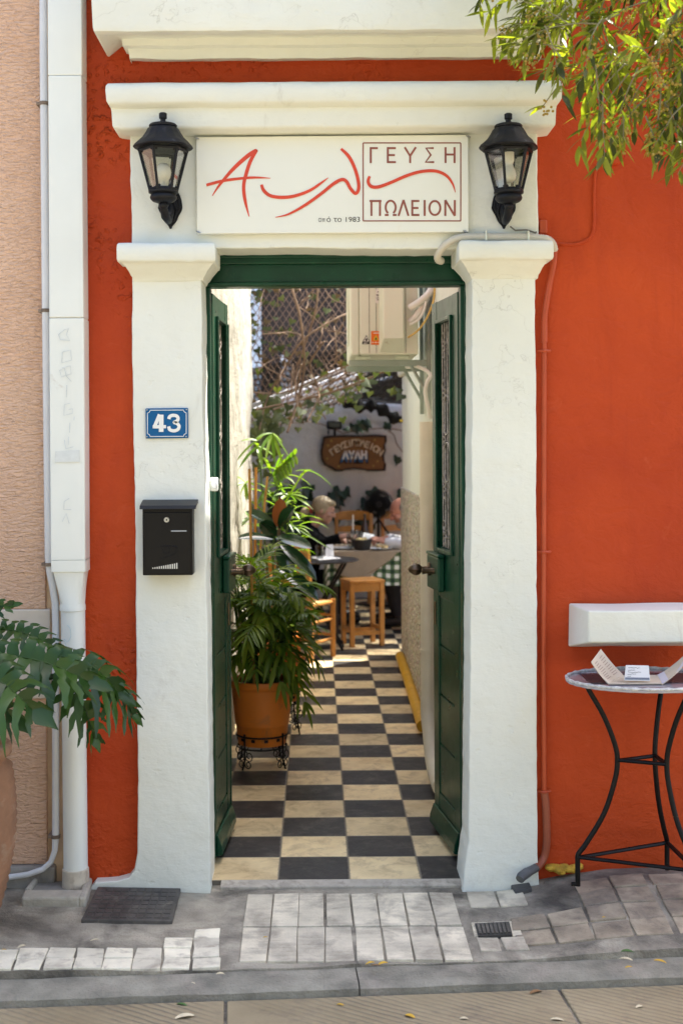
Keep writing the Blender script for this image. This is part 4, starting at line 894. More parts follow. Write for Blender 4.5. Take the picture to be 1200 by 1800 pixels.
for q in ([(38, 1594), (45, 1580), (150, 1580), (140, 1594)], [(138, 1594), (150, 1558), (163, 1558), (152, 1594)], [(44, 1578), (60, 1558), (68, 1558), (54, 1578)]):
    pts = [PG(x, y) for x, y in q]; mb.prism([Vector((p.x, p.y, .032)) for p in pts], (0, 0, -.06))
mb.build('rim', mat('pale_mortar', (.40, .37, .31), .9, var=.25, vs=12, bump=.8, bs=60, bd=.006), gt, bevel=.008)
mb = MB(); mb.prism([Vector((p.x, p.y, .014)) for p in (PG(54, 1580), PG(140, 1580), PG(152, 1556), PG(66, 1556))], (0, 0, -.03)); mb.build('basin', CONCRETE, gt)
# yellow foam crust at the foot of the wall
mb = MB(); rg = random.Random(4)
for i in range(46):
    x = rg.uniform(963, 1012); q = PG(x, 1527 - .1 * abs(x - 985) + rg.uniform(-7, 6), .045); s = rg.uniform(.008, .018)
    mb.ell((q.x, min(q.y, .04), .042 + rg.uniform(0, .012)), (s * 1.4, s, s * .7), Matrix.Rotation(rg.uniform(0, 6), 3, 'Z'), 0, 7, 5)
tag(mb.build('yellow_crust', mat('yellow_foam', (.58, .36, .04), .85, var=.3, vs=30, bump=.8, bs=120)), 'crumbled yellow foam at the foot of the wall behind the table leg', 'foam')
# ------------------------------------------------------------------ bistro table on the right
TBG = Vector((P(1135, 1203, 4.28).x, -.165, .058)); TBZ = .740; TK = .76
tb = thing('bistro_table', 'grey-topped bistro table with black iron legs against the orange wall', 'table', TBG)
def tabletop():
    m, nt, b, tc = newmat('grey_mirror_glass'); b.inputs['Base Color'].default_value = (.36, .35, .385, 1); b.inputs['Roughness'].default_value = .09; b.inputs['Metallic'].default_value = .0; b.inputs['Coat Weight'].default_value = .5
    return m
mb = MB(); n = 96; top = []
for i in range(n):
    a = 2 * math.pi * i / n; r_ = .262 + .0022 * math.sin(a * 31) + .0015 * nz((math.cos(a), math.sin(a), 0), 9)
    top.append(TBG + Vector((r_ * math.cos(a), r_ * TK * math.sin(a), TBZ - .058)))
mb.prism(top, (0, 0, -.009)); mb.build('tabletop', tabletop(), tb, bevel=.003)
mb = MB(); mb.tube([TBG + Vector((.260 * math.cos(2 * math.pi * i / 80), .260 * TK * math.sin(2 * math.pi * i / 80), TBZ - .0545)) for i in range(80)], [.0048 + .0016 * math.sin(i * 2.4) for i in range(80)], 8, closed=True); mb.build('chipped_rim', mat('chipped_glass_edge', (.55, .56, .57), .4, var=.3, vs=60, bump=.8, bs=150), tb)
zt_ = TBZ - .058 - .011
prof = [(.150, zt_), (.130, zt_ - .03), (.085, zt_ - .12), (.052, zt_ - .22), (.046, zt_ - .262), (.056, zt_ - .33), (.095, zt_ - .44), (.150, zt_ - .55), (.170, zt_ - .585), (.172, zt_ - .61), (.172, .0)]
prof = [(.200, zt_), (.185, zt_ - .03), (.140, zt_ - .11), (.105, zt_ - .20), (.096, zt_ - .255), (.104, zt_ - .32), (.140, zt_ - .43), (.200, zt_ - .53), (.226, zt_ - .565), (.229, zt_ - .59), (.229, .0)]
angs = [R(180), R(62), R(-58)]
for a in angs:
    mb = MB(); pts = [TBG + Vector((r_ * math.cos(a), r_ * TK * math.sin(a), z)) for r_, z in smooth(prof, 5)]
    mb.tube(pts, .0085, 10); mb.tube([pts[-1] + Vector((0, 0, .006)), pts[-1] + Vector((.022 * math.cos(a), .022 * math.sin(a), .006))], .007, 8); mb.build('leg', CHIPPED, tb)
for rr_, z, nm in ((.096, zt_ - .258, 'waist_brace'), (.229, zt_ - .578, 'stretcher')):
    mb = MB(); pts = [TBG + Vector((rr_ * math.cos(a), rr_ * TK * math.sin(a), z)) for a in angs]
    for i in range(3): mb.tube([pts[i] + Vector((0, 0, .0012 * i)), pts[(i + 1) % 3] + Vector((0, 0, .0012 * i))], .0085, 8, flat=.8)
    mb.build(nm, CHIPPED, tb)
# open menu folder lying on it
ZT = TBZ
mn = thing('menu_folder', 'open beige menu folder with raised pages lying on the round table', 'menu', TBG + Vector((0, -.02, ZT - .058)))
PAPER = mat('cream_paper', (.62, .53, .42), .8, var=.08, vs=12, stain=((.50, .38, .28), 30, .58, .75)); PAPERB = mat('lilac_white_paper', (.64, .62, .70), .7, var=.05, vs=20)
def T(px, py, D): return P(px, py, D)
mb = MB(); zt0 = TBZ + .002
def sheet(mb, q, th=.003, sag=.0, n=6):
    a, b, c, d = [Vector(p) for p in q]; vv = []
    for j in range(n + 1):
        for i in range(n + 1):
            u, v = i / n, j / n; p = (a * (1 - u) + b * u) * (1 - v) + (d * (1 - u) + c * u) * v
            p.z -= sag * math.sin(math.pi * u); vv.append(p)
    k = n + 1; m_ = len(vv); vv += [p - Vector((0, 0, th)) for p in vv]
    ff = [(j * k + i, j * k + i + 1, (j + 1) * k + i + 1, (j + 1) * k + i) for j in range(n) for i in range(n)]
    ff += [tuple(x + m_ for x in reversed(f)) for f in ff]
    ring = [i for i in range(k)] + [j * k + n for j in range(1, k)] + [n * k + i for i in reversed(range(n))] + [j * k for j in reversed(range(1, n))]
    ff += [(ring[i], ring[i] + m_, ring[(i + 1) % len(ring)] + m_, ring[(i + 1) % len(ring)]) for i in range(len(ring))]
    mb.add(vv, ff)
yf, yb_ = -.27, -.12
A = lambda px, z, y: Vector(((px - PX) * (y + 4.45) / F, y, z))
sheet(mb, [A(1065, zt0 + .004, yf), A(1160, zt0 + .004, yf), A(1152, zt0 + .004, yb_), A(1092, zt0 + .004, yb_)]); mb.build('spine_panel', PAPER, mn)
mb = MB(); sheet(mb, [A(1036, zt0 + .075, yf), A(1066, zt0 + .005, yf), A(1092, zt0 + .005, yb_), A(1053, zt0 + .092, yb_)], .004, .004); mb.build('cover', PAPER, mn)
mb = MB(); sheet(mb, [A(1160, zt0 + .005, yf), A(1205, zt0 + .085, yf), A(1216, zt0 + .10, yb_), A(1152, zt0 + .005, yb_)], .003, .012); mb.build('page', PAPERB, mn)
mb = MB(); sheet(mb, [A(1160, zt0 + .0015, yf - .002), A(1215, zt0 + .098, yf - .004), A(1222, zt0 + .112, yb_), A(1152, zt0 + .0015, yb_)], .003, .008); mb.build('cover', PAPER, mn)
rg = random.Random(6); mb = MB(); q = [A(1036, zt0 + .075, yf), A(1066, zt0 + .005, yf), A(1092, zt0 + .005, yb_), A(1053, zt0 + .092, yb_)]
n1 = (q[1] - q[0]).cross(q[3] - q[0]).normalized(); n1 = n1 if n1.z > 0 else -n1
for blk in ((.10, .42), (.52, .90)):
    for k in range(9):
        u = .14 + k * .085; pts = [(q[0] * (1 - u) + q[1] * u) * (1 - v) + (q[3] * (1 - u) + q[2] * u) * v + n1 * .0015 - Vector((0, 0, .004 * math.sin(math.pi * u))) for v in (blk[0], (blk[0] + blk[1]) / 2, blk[1] - rg.uniform(0, .14))]
        mb.ribbon(pts, [.0022] * 3, n1, .0003)
mb.build('menu_print', mat('faded_brown_print', (.38, .27, .22), .8), mn)
mt = MB(); mt.prism([A(1024, TBZ + .0004, -.37), A(1330, TBZ + .0004, -.37), A(1310, TBZ + .0004, -.08), A(1030, TBZ + .0004, -.08)], (0, 0, .0012)) if 0 else None
pts = []
for (x, y) in ((-.20, -.075), (.20, -.075), (.20, .105), (-.20, .105)): pts.append(Vector((TBG.x + x, TBG.y + y, TBZ + .0006)))
mb = MB(); mb.prism(pts, (0, 0, .0010)); tag(mb.build('placemat', mat('dark_slate_mat', (.035, .033, .045), .3, var=.2, vs=10, stain=((.10, .09, .10), 30, .62, .8))), 'dark glossy mat lying on the round table under the open menu', 'placemat')
cdk = thing('menu_card', 'small white printed card standing in the open menu folder', 'card', A(1116, zt0 + .008, yf))
mb = MB(); q = [A(1094, zt0 + .012, yf + .01), A(1139, zt0 + .010, yf + .01), A(1137, zt0 + .052, yf + .045), A(1097, zt0 + .054, yf + .045)]; mb.prism(q, (0, .004, .001)); mb.build('board', mat('card_white', (.70, .69, .67), .6, var=.03), cdk)
mb = MB(); rg = random.Random(2); nq = (q[1] - q[0]).cross(q[3] - q[0]).normalized() * 1; nq = nq if nq.y < 0 else -nq
for k in range(5):
    v = .28 + k * .14
    pts = [(q[0] * (1 - u) + q[1] * u) * (1 - v) + (q[3] * (1 - u) + q[2] * u) * v + nq * .0006 + (q[3] - q[0]) * rg.uniform(-.03, .03) for u in [.1 + .05 * i for i in range(rg.randint(4, 15))]]
    mb.ribbon(pts, [.0011] * len(pts), nq, .0003)
mb.build('print', GREYINK, cdk)
mb = MB(); w0 = lambda u, v: (q[0] * (1 - u) + q[1] * u) * (1 - v) + (q[3] * (1 - u) + q[2] * u) * v + nq * .0008
mb.prism([w0(.02, .06), w0(.98, .06), w0(.98, .2), w0(.02, .2)], nq * .0004); mb.build('dark_band', mat('slate_band', (.16, .18, .22), .6), cdk)

# ------------------------------------------------------------------ urn with philodendron at the lower left
ub = Vector((P(-85, 1500, 4.05).x, -.40, .0))
ur = thing('clay_urn', 'ribbed weathered clay urn at the left edge, holding the lobed green plant', 'urn', ub)
mb = MB(); prof = [(.10, 0.0), (.115, .02)]
for i in range(40):
    t = i / 39; z = .02 + t * .50; r_ = .115 + .085 * math.sin(math.pi * min(1, t * .62 + .06)) ** 1.0 + .0028 * (1 if i % 2 else -1)
    prof.append((r_, z))
prof += [(.165, .535), (.172, .55), (.186, .562), (.188, .585), (.178, .592), (.150, .585), (.148, .55)]
mb.lathe(prof, ub, 48); mb.build('body', CLAY, ur, angle=0)
mb = MB(); mb.lathe([(.149, .56), (.08, .572), (.0001, .575)], ub, 24); mb.build('soil', SOIL, ur)
PHIL = leafmat('philodendron_leaf', (.010, .036, .006), (.036, .090, .010), .34, .2, (1.6, 1.9, .4), .4)
ph = thing('philodendron', 'dark green deeply lobed plant spilling from the clay urn towards the door', 'plant', ub + Vector((0, 0, .57)))
def lobed_leaf(base, tip, up, width, droop, seed, n=7):
    n = n + 1; width *= 1.12
    # broad blade: a continuous lamina along the midrib that breaks into pointed wavy lobes
    rg = random.Random(seed); mb = MB(); base, tip, up = Vector(base), Vector(tip), Vector(up).normalized()
    ax = tip - base; Ln = ax.length; ax.normalize(); sd_ = ax.cross(up).normalized(); up = sd_.cross(ax)
    def mid(t): return base + ax * Ln * t + up * (droop * (math.sin(math.pi * min(t, 1) * .9) * .30 - .22 * t * t)) * Ln
    def surf(t, q, wd, s):
        # point at midrib parameter t, a fraction q of the lobe length wd out on side s
        fwd = -.45 + 1.5 * t
        return mid(t) + sd_ * s * wd * q * (1 - .22 * max(0, fwd) * q) + ax * wd * q * fwd * (.35 + .5 * q) + up * (.20 * wd * math.sin(q * 1.9)) - Vector((0, 0, 1)) * droop * .95 * wd * q * q
    for s in (-1, 1):
        for i in range(n):
            t0, t1 = i / n, (i + 1) / n; tc = (t0 + t1) / 2; wd = width * (.62 + .5 * math.sin(math.pi * (tc * .9 + .08))) * (1 - .40 * tc ** 4) * rg.uniform(.86, 1.14)
            roll = rg.uniform(-.22, .22); ph_ = rg.uniform(0, 6); rows_ = []
            for k in range(9):
                q = k / 8; seg = (t1 - t0) * .5
                if q < .30: hw = seg * (1.04 - .3 * max(0, q - .2) / .1)
                elif q < .999: hw = seg * (.54 + .30 * math.sin((q - .30) * 3.2)) * (1 - .86 * max(0, q - .55) / .45) * (1 + .34 * math.sin(q * 17 + ph_))
                else: hw = .003
                cen = tc + .02 * math.sin(q * 5 + ph_)
                a, c, b = (surf(max(0, cen - hw), q, wd, s), surf(cen, q, wd, s), surf(min(1.02, cen + hw), q, wd, s))
                a = a + up * roll * hw * Ln * q; b = b - up * roll * hw * Ln * q; c = c - up * .22 * hw * Ln
                rows_.append((a, c, b))
            vv = [p for r_ in rows_ for p in r_]
            mb.add(vv, [(k * 3 + a, k * 3 + 3 + a, k * 3 + 4 + a, k * 3 + 1 + a) for k in range(8) for a in (0, 1)])
    b0 = mid(.96); vv = []
    for k in range(6):
        q = k / 5; c = b0 + ax * width * .75 * q - up * droop * .3 * width * q * q; hw = width * .20 * math.sin(math.pi * (.3 + .7 * q)) * (1 + .2 * math.sin(q * 9 + seed)) + .001
        vv += [c - sd_ * hw, c - up * .004, c + sd_ * hw]
    mb.add(vv, [(k * 3 + a, k * 3 + 3 + a, k * 3 + 4 + a, k * 3 + 1 + a) for k in range(5) for a in (0, 1)])
    mb.tube([mid(i / 8) - up * .002 for i in range(9)], [.0035 * (1 - .07 * i) for i in range(9)], 5)
    return mb
crown = ub + Vector((0, 0, .62))
leaves = [  # base px, tip px, D base, D tip, up, width, droop, seed, lobes
 ((-10, 1150), (160, 1195), 3.98, 3.98, (0.0, -.75, .65), .105, .5, 1, 7),
 ((85, 1150), (215, 1215), 4.12, 4.16, (0.1, -.7, .65), .100, .9, 2, 7),
 ((150, 1185), (240, 1255), 4.20, 4.24, (0.2, -.6, .7), .070, .8, 3, 6),
 ((-60, 1165), (60, 1245), 3.90, 3.84, (0.3, -.8, .5), .120, .6, 4, 7),
 ((110, 1185), (170, 1300), 4.15, 4.14, (0.6, -.75, .3), .065, .5, 5, 6),
 ((0, 1105), (105, 1140), 4.20, 4.20, (0.0, -.7, .7), .065, .5, 6, 7),
 ((-70, 1085), (20, 1062), 4.15, 4.1, (0, -.8, .6), .05, .4, 7, 6),
 ((-60, 1190), (25, 1260), 4.0, 3.93, (0.4, -.8, .4), .09, .6, 10, 7),
 ((-90, 1120), (-190, 1060), 4.05, 4.0, (0, -.6, .8), .10, .6, 11, 7),
 ((-120, 1180), (-250, 1240), 4.0, 3.9, (0, -.6, .8), .10, .7, 12, 7)]
rl = random.Random(40)
for k in range(22):                                          # extra leaves outside the view, added to shade the lower left wall
    a = rl.uniform(math.pi * .55, math.pi * 1.6); r0_ = rl.uniform(.05, .22); zz = rl.uniform(-.05, .75); r1_ = r0_ + rl.uniform(.24, .34)
    c0 = ub + Vector((-.22, -.06, .72)); b3 = c0 + Vector((r0_ * math.cos(a), r0_ * math.sin(a) * .9, zz)); t3 = c0 + Vector((r1_ * math.cos(a), r1_ * math.sin(a) * .9, zz - rl.uniform(-.05, .15)))
    if b3.y > -.02: b3.y = -.05
    if t3.y > -.02: t3.y = -.05
    leaves.append((b3, t3, None, None, (math.cos(a) * .2, -.4, .9), .13, .6, 50 + k, 6))
for (b_, t_, d0, d1, up, wd, dr, sd0, n) in leaves:
    bb, tt = (b_, t_) if d0 is None else (P(b_[0], b_[1], d0), P(t_[0], t_[1], d1)); mb = lobed_leaf(bb, tt, up, wd, dr, sd0, n)
    mb.tube(sm3([crown - Vector((0, 0, .05)), crown * .5 + bb * .5 + Vector((0, 0, .05)), bb, bb + (tt - bb) * .1]), [.006] * 3 * 6 + [.004], 6); mb.build('leaf', PHIL, ph, angle=0)

# ------------------------------------------------------------------ olive tree leaning in at the upper right
ot = thing('olive_tree', 'sunlit olive tree branch hanging over the upper right of the wall', 'tree', (2.15, -1.25, -.06))
BARK = mat('olive_bark', (.16, .13, .10), .9, var=.35, vs=14, bump=1, bs=40, bd=.015)
OLIVE = leafmat('olive_leaf', (.026, .038, .014), (.22, .25, .04), .4, .5, (2.2, 2.3, .45), .3)
BLOSSOM = leafmat('olive_blossom', (.42, .30, .05), (.50, .38, .10), .7, .3, (1.2, 1.1, .6))
tk = [(2.15, -1.25, -.1), (2.12, -1.22, .7), (2.02, -1.15, 1.5), (2.0, -1.1, 2.2), (1.85, -1.0, 2.9)]
mb = MB(); mb.tube(sm3([Vector(p) for p in tk], 5), [.10 - .0028 * i for i in range(21)], 12); mb.build('trunk', BARK, ot)
mb = MB(); limbs = [[(1.92, -1.05, 2.55), (1.7, -.95, 2.9), (1.4, -.8, 3.1), (1.05, -.7, 3.15)], [(1.9, -1.0, 2.7), (1.75, -.75, 2.95), (1.5, -.55, 3.05), (1.2, -.4, 3.0)], [(1.85, -1.0, 2.9), (1.9, -.9, 3.4), (1.6, -.8, 3.8)], [(1.85, -1.0, 2.9), (2.3, -1.1, 3.4), (2.6, -1.0, 3.7)], [(2.0, -1.1, 2.2), (2.5, -1.3, 2.7), (2.9, -1.3, 3.1)]]
for l in limbs:
    q = sm3([Vector(p) for p in l], 4); mb.tube(q, [.035 - .025 * i / (len(q) - 1) for i in range(len(q))], 8)
mb.build('limb', BARK, ot)
rg = random.Random(21); lf = MB(); tw = MB(); bl = MB()
def leaf_q(mb, p, d, up, L, W, fold=.25):
    d = d.normalized(); s = d.cross(up)
    if s.length < 1e-4: s = Vector((1, 0, 0))
    s.normalize(); u = s.cross(d)
    vv = []; pr = (.12, .8, 1.0, .7, .02)
    for i, w_ in enumerate(pr):
        t = i / 4; c = p + d * L * t - u * L * .10 * t * t; vv += [c - s * W * w_ * .5 + u * W * fold * w_ * .5, c, c + s * W * w_ * .5 + u * W * fold * w_ * .5]
    mb.add(vv, [(k * 3 + a, k * 3 + 3 + a, k * 3 + 4 + a, k * 3 + 1 + a) for k in range(4) for a in (0, 1)])
edge = [(818, -60), (850, 15), (872, 60), (910, 88), (940, 120), (952, 180), (950, 215), (972, 268), (1005, 262), (1050, 288), (1090, 270), (1140, 258), (1180, 280), (1190, 325), (1215, 330), (1250, 340)]
def lower_y(x):
    for (x0, y0_), (x1, y1_) in zip(edge, edge[1:]):
        if x0 <= x <= x1: return y0_ + (y1_ - y0_) * (x - x0) / (x1 - x0)
    return -999 if x < 818 else 300
ntw = 0
while ntw < 360:
    x = rg.uniform(850, 1560); y = rg.uniform(-330, 300)
    D = rg.uniform(3.35, 4.15)
    ye = lower_y(x)
    if y > ye - 15: continue
    depthin = min(1, (ye - y) / 190) ** 1.3
    if rg.random() > (.10 + .90 * depthin) * min(1, max(.12, (x - 860) / 150)): continue
    ntw += 1
    p = P(x, y, D); d = Vector((rg.uniform(-1, .3), rg.uniform(-.4, .3), rg.uniform(-.9, .35))).normalized(); Lt = rg.uniform(.16, .34); n = int(Lt / .013); pts = []
    ph_ = rg.uniform(0, 6)
    stop = False
    for i in range(n):
        pts.append(p.copy()); p = p + d * .013; d = (d + Vector((0, 0, -.035)) + Vector((rg.uniform(-1, 1), rg.uniform(-1, 1), rg.uniform(-1, 1))) * .06).normalized()
        qx = PX + p.x * F / (p.y + 4.45); qy = PY - (p.z - CAM.z) * F / (p.y + 4.45) - (qx - PX) * .006
        if qy > lower_y(qx) + rg.uniform(-6, 14): break
        if i > 2 and i % 2 == 0:
            for s in (0, math.pi):
                a = ph_ + i * .8 + s; side = d.cross(Vector((math.cos(a), math.sin(a * 1.3), .6))).normalized()
                ld = (d * .75 + side * .8 + Vector((0, 0, -.15))).normalized()
                leaf_q(lf, p, ld, Vector((rg.uniform(-.5, .5), rg.uniform(-.5, .5), 1)), rg.uniform(.042, .082), rg.uniform(.010, .018))
        if i % 5 == 3 and rg.random() < .30:
            for k in range(14): bl.ell(p + Vector((rg.gauss(0, .012), rg.gauss(0, .012), rg.gauss(-.012, .014))), (.0042, .0042, .0042), None, 0, 6, 4)
    if len(pts) > 3: tw.tube(pts, [.0024 - .0016 * i / len(pts) for i in range(len(pts))], 5)
lf.build('crown', OLIVE, ot, angle=0); tw.build('twigs', mat('olive_twig', (.20, .18, .09), .7), ot); bl.build('blossom', BLOSSOM, ot)
# ------------------------------------------------------------------ air conditioner on the right passage wall
ac = thing('air_conditioner', 'cream air conditioner outdoor unit on brackets high above the passage', 'air conditioner', (.34, 2.2, 1.95))
x0, x1, yA, yB, z0, z1 = .172, .505, 1.90, 2.66, 1.955, 2.53
mb = MB(); mb.cub(x0 + .045, x1, yA, yB, z0, z1); mb.build('casing', CREAM, ac, bevel=.008)
mb = MB(); mb.cub(x0, x0 + .0445, yA + .004, yB - .004, z0 - .004, z1 + .003); fg = mb.build('front_panel', CREAM, ac, bevel=.012, seg=3)
mb = MB()
for k in range(5): mb.tube([Vector((x0 - .004, yA + .30 + (.04 + k * .045) * math.cos(a * math.pi / 16), 2.24 + (.04 + k * .045) * math.sin(a * math.pi / 16))) for a in range(32)], .003, 6, closed=True)
mb.build('fan_guard', CREAM, ac)
mb = MB(); vx0, vx1 = x0 + .140, x0 + .262
mb.add([(vx0, yA - .001, z0 + .012), (vx1, yA - .001, z0 + .012), (vx1, yA - .001, z0 + .43), (vx0, yA - .001, z0 + .43), (vx0 + .018, yA - .075, z0 + .075), (vx1 - .006, yA - .075, z0 + .075), (vx1 - .006, yA - .075, z0 + .405), (vx0 + .018, yA - .075, z0 + .405)],
       [(4, 5, 6, 7), (0, 1, 5, 4), (1, 2, 6, 5), (2, 3, 7, 6), (3, 0, 4, 7)], 0, False); mb.build('valve_cover', CREAM, ac, bevel=.006)
mb = MB(); mb.cub(vx0 - .014, vx0 - .012, yA - .0012, yA - .0003, z0 + .01, z1 - .01); mb.cub(x0 + .092, x0 + .094, yA - .0012, yA - .0003, z0 + .01, z1 - .01); mb.cub(vx1 + .008, vx1 + .010, yA - .0012, yA - .0003, z0 + .01, z1 - .01); mb.build('seam', BLACKMETAL, ac)
ORST = mat('orange_sticker', (.78, .16, .012), .5, var=.05); BLST = mat('black_print', (.015, .014, .012), .6); YLST = mat('yellow_print', (.70, .50, .03), .5); WHST = mat('white_sticker', (.78, .76, .72), .5, var=.04)
def px_plate(mb, pxs, dy, th=.0006): mb.prism([P(x, y, yA + 4.45 - dy) for x, y in pxs], (0, th, 0))
st = MB(); px_plate(st, [(652, 582), (669, 582), (669, 606), (652, 606)], .0022); os_ = st.build('warning_sticker', ORST, ac)
mb = MB(); px_plate(mb, [(660.5, 588.5), (665.5, 598), (655.5, 598)], .003); mb.build('warning_triangle', YLST, os_)
mb = MB()
for (a, b, y) in ((653.5, 656, 602), (658, 662, 602), (663.5, 667, 602), (656, 666, 585.5)): px_plate(mb, [(a, y - .7), (b, y - .7), (b, y + .7), (a, y + .7)], .003)
mb.build('sticker_text', WHST, os_)
mb = MB(); px_plate(mb, [(660.5, 592), (662.5, 597), (658.5, 597)], .0036); mb.build('triangle_mark', BLST, os_)
mb = MB(); px_plate(mb, [(643.5, 589), (650, 601), (637, 601)], .0022); px_plate(mb, [(636.5, 601.2), (649, 601.2), (649, 605), (636.5, 605)], .0022); fs = mb.build('flammable_sticker', BLST, ac)
mb = MB(); px_plate(mb, [(643.5, 591), (648.4, 600.2), (638.7, 600.2)], .003); px_plate(mb, [(639, 602.6), (645.5, 602.6), (645.5, 603.8), (639, 603.8)], .003); mb.build('sticker_field', WHST, fs)
mb = MB(); px_plate(mb, [(643.8, 593.6), (646, 597.5), (645, 599.4), (642.4, 599.4), (641.5, 597.5)], .0037); mb.build('flame_mark', BLST, fs)
mb = MB(); px_plate(mb, [(660.5, 507), (673, 507), (672, 533), (659.5, 533)], .0022); ds = mb.build('data_sticker', WHST, ac)
mb = MB()
for (a, b, y) in ((663, 666, 513), (661, 666, 518), (661.5, 665, 520), (661, 671, 523.8), (662, 669, 527), (668.5, 671, 513)): px_plate(mb, [(a, y - .6), (b, y - .6), (b, y + .6), (a, y + .6)], .003)
mb.build('sticker_text', BLST, ds)
mb = MB()
for yy in (yA + .10, yB - .14):
    for xx in (x0 + .06, x1 - .08): mb.cub(xx - .03, xx + .04, yy - .03, yy + .03, z0 - .020, z0 - .001)
mb.build('foot', CREAM, ac, bevel=.004)
BRK = mat('grey_green_bracket', (.36, .42, .38), .5, var=.12, vs=9, stain=((.2, .2, .18), 16, .66, .8))
br = thing('wall_bracket', 'pair of grey-green steel wall brackets carrying the air conditioner', 'bracket', (.58, 2.2, 1.93))
for yy in (yA + .10, yB - .14):
    mb = MB(); wx = RW(yy + 4.45) - .008
    mb.cub(x0 - .005, wx - .02, yy - .018, yy + .018, z0 - .050, z0 - .0205); mb.cub(wx - .0195, wx, yy - .018, yy + .018, z0 - .28, z0 + .42); mb.build('arm', BRK, br, bevel=.003)
    mb = MB(); mb.tube([(x0 + .14, yy, z0 - .045), (wx - .012, yy, z0 - .25)], .010, 6) if 0 else mb.tube([(wx - .10, yy, z0 - .045), (wx - .012, yy, z0 - .20)], .009, 6); mb.build('brace', BRK, br)
pi = thing('refrigerant_pipes', 'white insulated pipes and yellow cable curving from the air conditioner into the wall', 'pipes', (.52, 1.9, 2.3))
INS = mat('white_pipe_lagging', (.82, .80, .75), .6, var=.05, vs=10, bump=.3, bs=40)
def pw(*q): return sm3([P(x, y, D) for x, y, D in q], 5)
for (q, r_) in (([(720, 541, 6.3), (735, 532, 6.28), (752, 517, 6.27), (760, 500, 6.3), (763, 470, 6.32)], .017), ([(720, 566, 6.32), (733, 553, 6.3), (744, 536, 6.3), (757, 505, 6.35), (757, 470, 6.35)], .015), ([(769, 545, 6.25), (768, 520, 6.25), (766, 480, 6.25)], .014)):
    mb = MB(); mb.tube(pw(*q), r_, 10); mb.build('lagged_pipe', INS, pi)
mb = MB(); mb.tube(pw((720, 571, 6.3), (735, 562, 6.27), (745, 545, 6.26), (748, 530, 6.26)), .006, 8); mb.build('cable', INS, pi)
mb = MB(); mb.tube(pw((717, 593, 6.3), (735, 580, 6.25), (750, 558, 6.22), (761, 530, 6.22), (764, 500, 6.22), (764, 470, 6.25)), .005, 8); mb.build('yellow_cable', mat('yellow_cable', (.66, .45, .12), .5, var=.1), pi)
mb = MB(); mb.tube(pw((714, 645, 6.5), (730, 644, 6.45), (746, 650, 6.4), (756, 660, 6.36), (750, 672, 6.35), (747, 690, 6.36), (752, 715, 6.37), (756, 735, 6.4)), .010, 8); mb.build('drain_hose', INS, pi)

# ------------------------------------------------------------------ pipes and box along the right passage wall
mb = MB(); px_, py_ = .515, 1.55
cpip = thing('drainpipe', 'cream drainpipe running down the right passage wall behind the door leaf', 'drainpipe', (px_, py_, 0))
mb.tube([(px_, py_, 1.62), (px_, py_, .34)], .036, 18); mb.build('pipe', CREAMPIPE, cpip)
mb = MB(); mb.tube(sm3([Vector((px_, py_, .345)), Vector((px_, py_ - .012, .27)), Vector((px_ + .004, py_ - .06, .19)), Vector((px_ + .008, py_ - .16, .085)), Vector((px_ + .010, py_ - .30, .055)), Vector((px_ + .012, py_ - .46, .050))]), .039, 16); mb.build('elbow', CREAMPIPE, cpip)
for z in (.56, 1.28):
    mb = MB(); mb.tube([(px_, py_, z - .008), (px_, py_, z + .008)], .0395, 18); mb.build('joint_ring', CREAMPIPE, cpip)
mb = MB(); mb.tube(sm3([Vector((RW(8.95) - .04, 4.5, .045)), Vector((RW(8) - .035, 3.5, .042)), Vector((RW(6.9) - .04, 2.3, .045))]), .032, 14)
tag(mb.build('yellow_pipe', YELLOWPIPE), 'yellow pipe lying along the floor at the foot of the pebbledash', 'pipe')
mb = MB(); wx = RW(6.5) - .008; mb.cub(wx - .022, wx + .01, 1.75, 2.2, 1.26, 1.54)
tag(mb.build('meter_box', CREAMPIPE, bevel=.004), 'flat cream-painted box cover on the right passage wall above the pebbledash', 'box')

# ------------------------------------------------------------------ potted plants along the left wall
PALM = leafmat('palm_leaf', (.05, .12, .012), (.19, .26, .034), .36, .38, (1.6, 1.8, .4), .35)
PALMTOP = leafmat('young_palm_leaf', (.09, .19, .02), (.20, .29, .03), .4, .45, (1.6, 1.7, .5))
RUBBER = leafmat('rubber_leaf', (.012, .045, .018), (.020, .06, .022), .16, .06, (1, 1.5, .5), .7)
RUBBERRED = leafmat('rubber_leaf_underside', (.22, .07, .02), (.28, .10, .03), .4, .2, (1.2, 1, .6))
CANE = mat('bamboo_cane', (.46, .25, .06), .5, var=.25, vs=30)
STEM = mat('green_stem', (.07, .13, .03), .5, var=.3, vs=30)
def pot(name_parent, c, r0, r1, h):
    mb = MB(); prof = [(r0 * .97, 0), (r0, .006), (r0 + (r1 - r0) * .3, h * .30), (r0 + (r1 - r0) * .3 + .003, h * .31), (r0 + (r1 - r0) * .85, h * .82), (r1 * .965, h * .84), (r1 * .975, h * .87), (r1, h * .88), (r1 * 1.03, h * .9), (r1 * 1.035, h * .98), (r1 * 1.02, h), (r1 * .94, h), (r1 * .93, h * .9)]
    mb.lathe(prof, c, 40); mb.build('pot', TERRACOTTA, name_parent)
    mb = MB()
    for k in range(12):
        a = k * math.pi / 6 + .2; q = Vector(c) + Vector(((r0 + .0035) * math.cos(a), (r0 + .0035) * math.sin(a), h * .10)); mb.box(q, (.003, .018, .014), Matrix.Rotation(a, 3, 'Z'))
    mb.build('pot_vents', BLACKMETAL, name_parent)
    mb = MB(); mb.lathe([(r1 * .935, h * .9), (r1 * .5, h * .915), (.0001, h * .92)], c, 24); mb.build('soil', SOIL, name_parent)
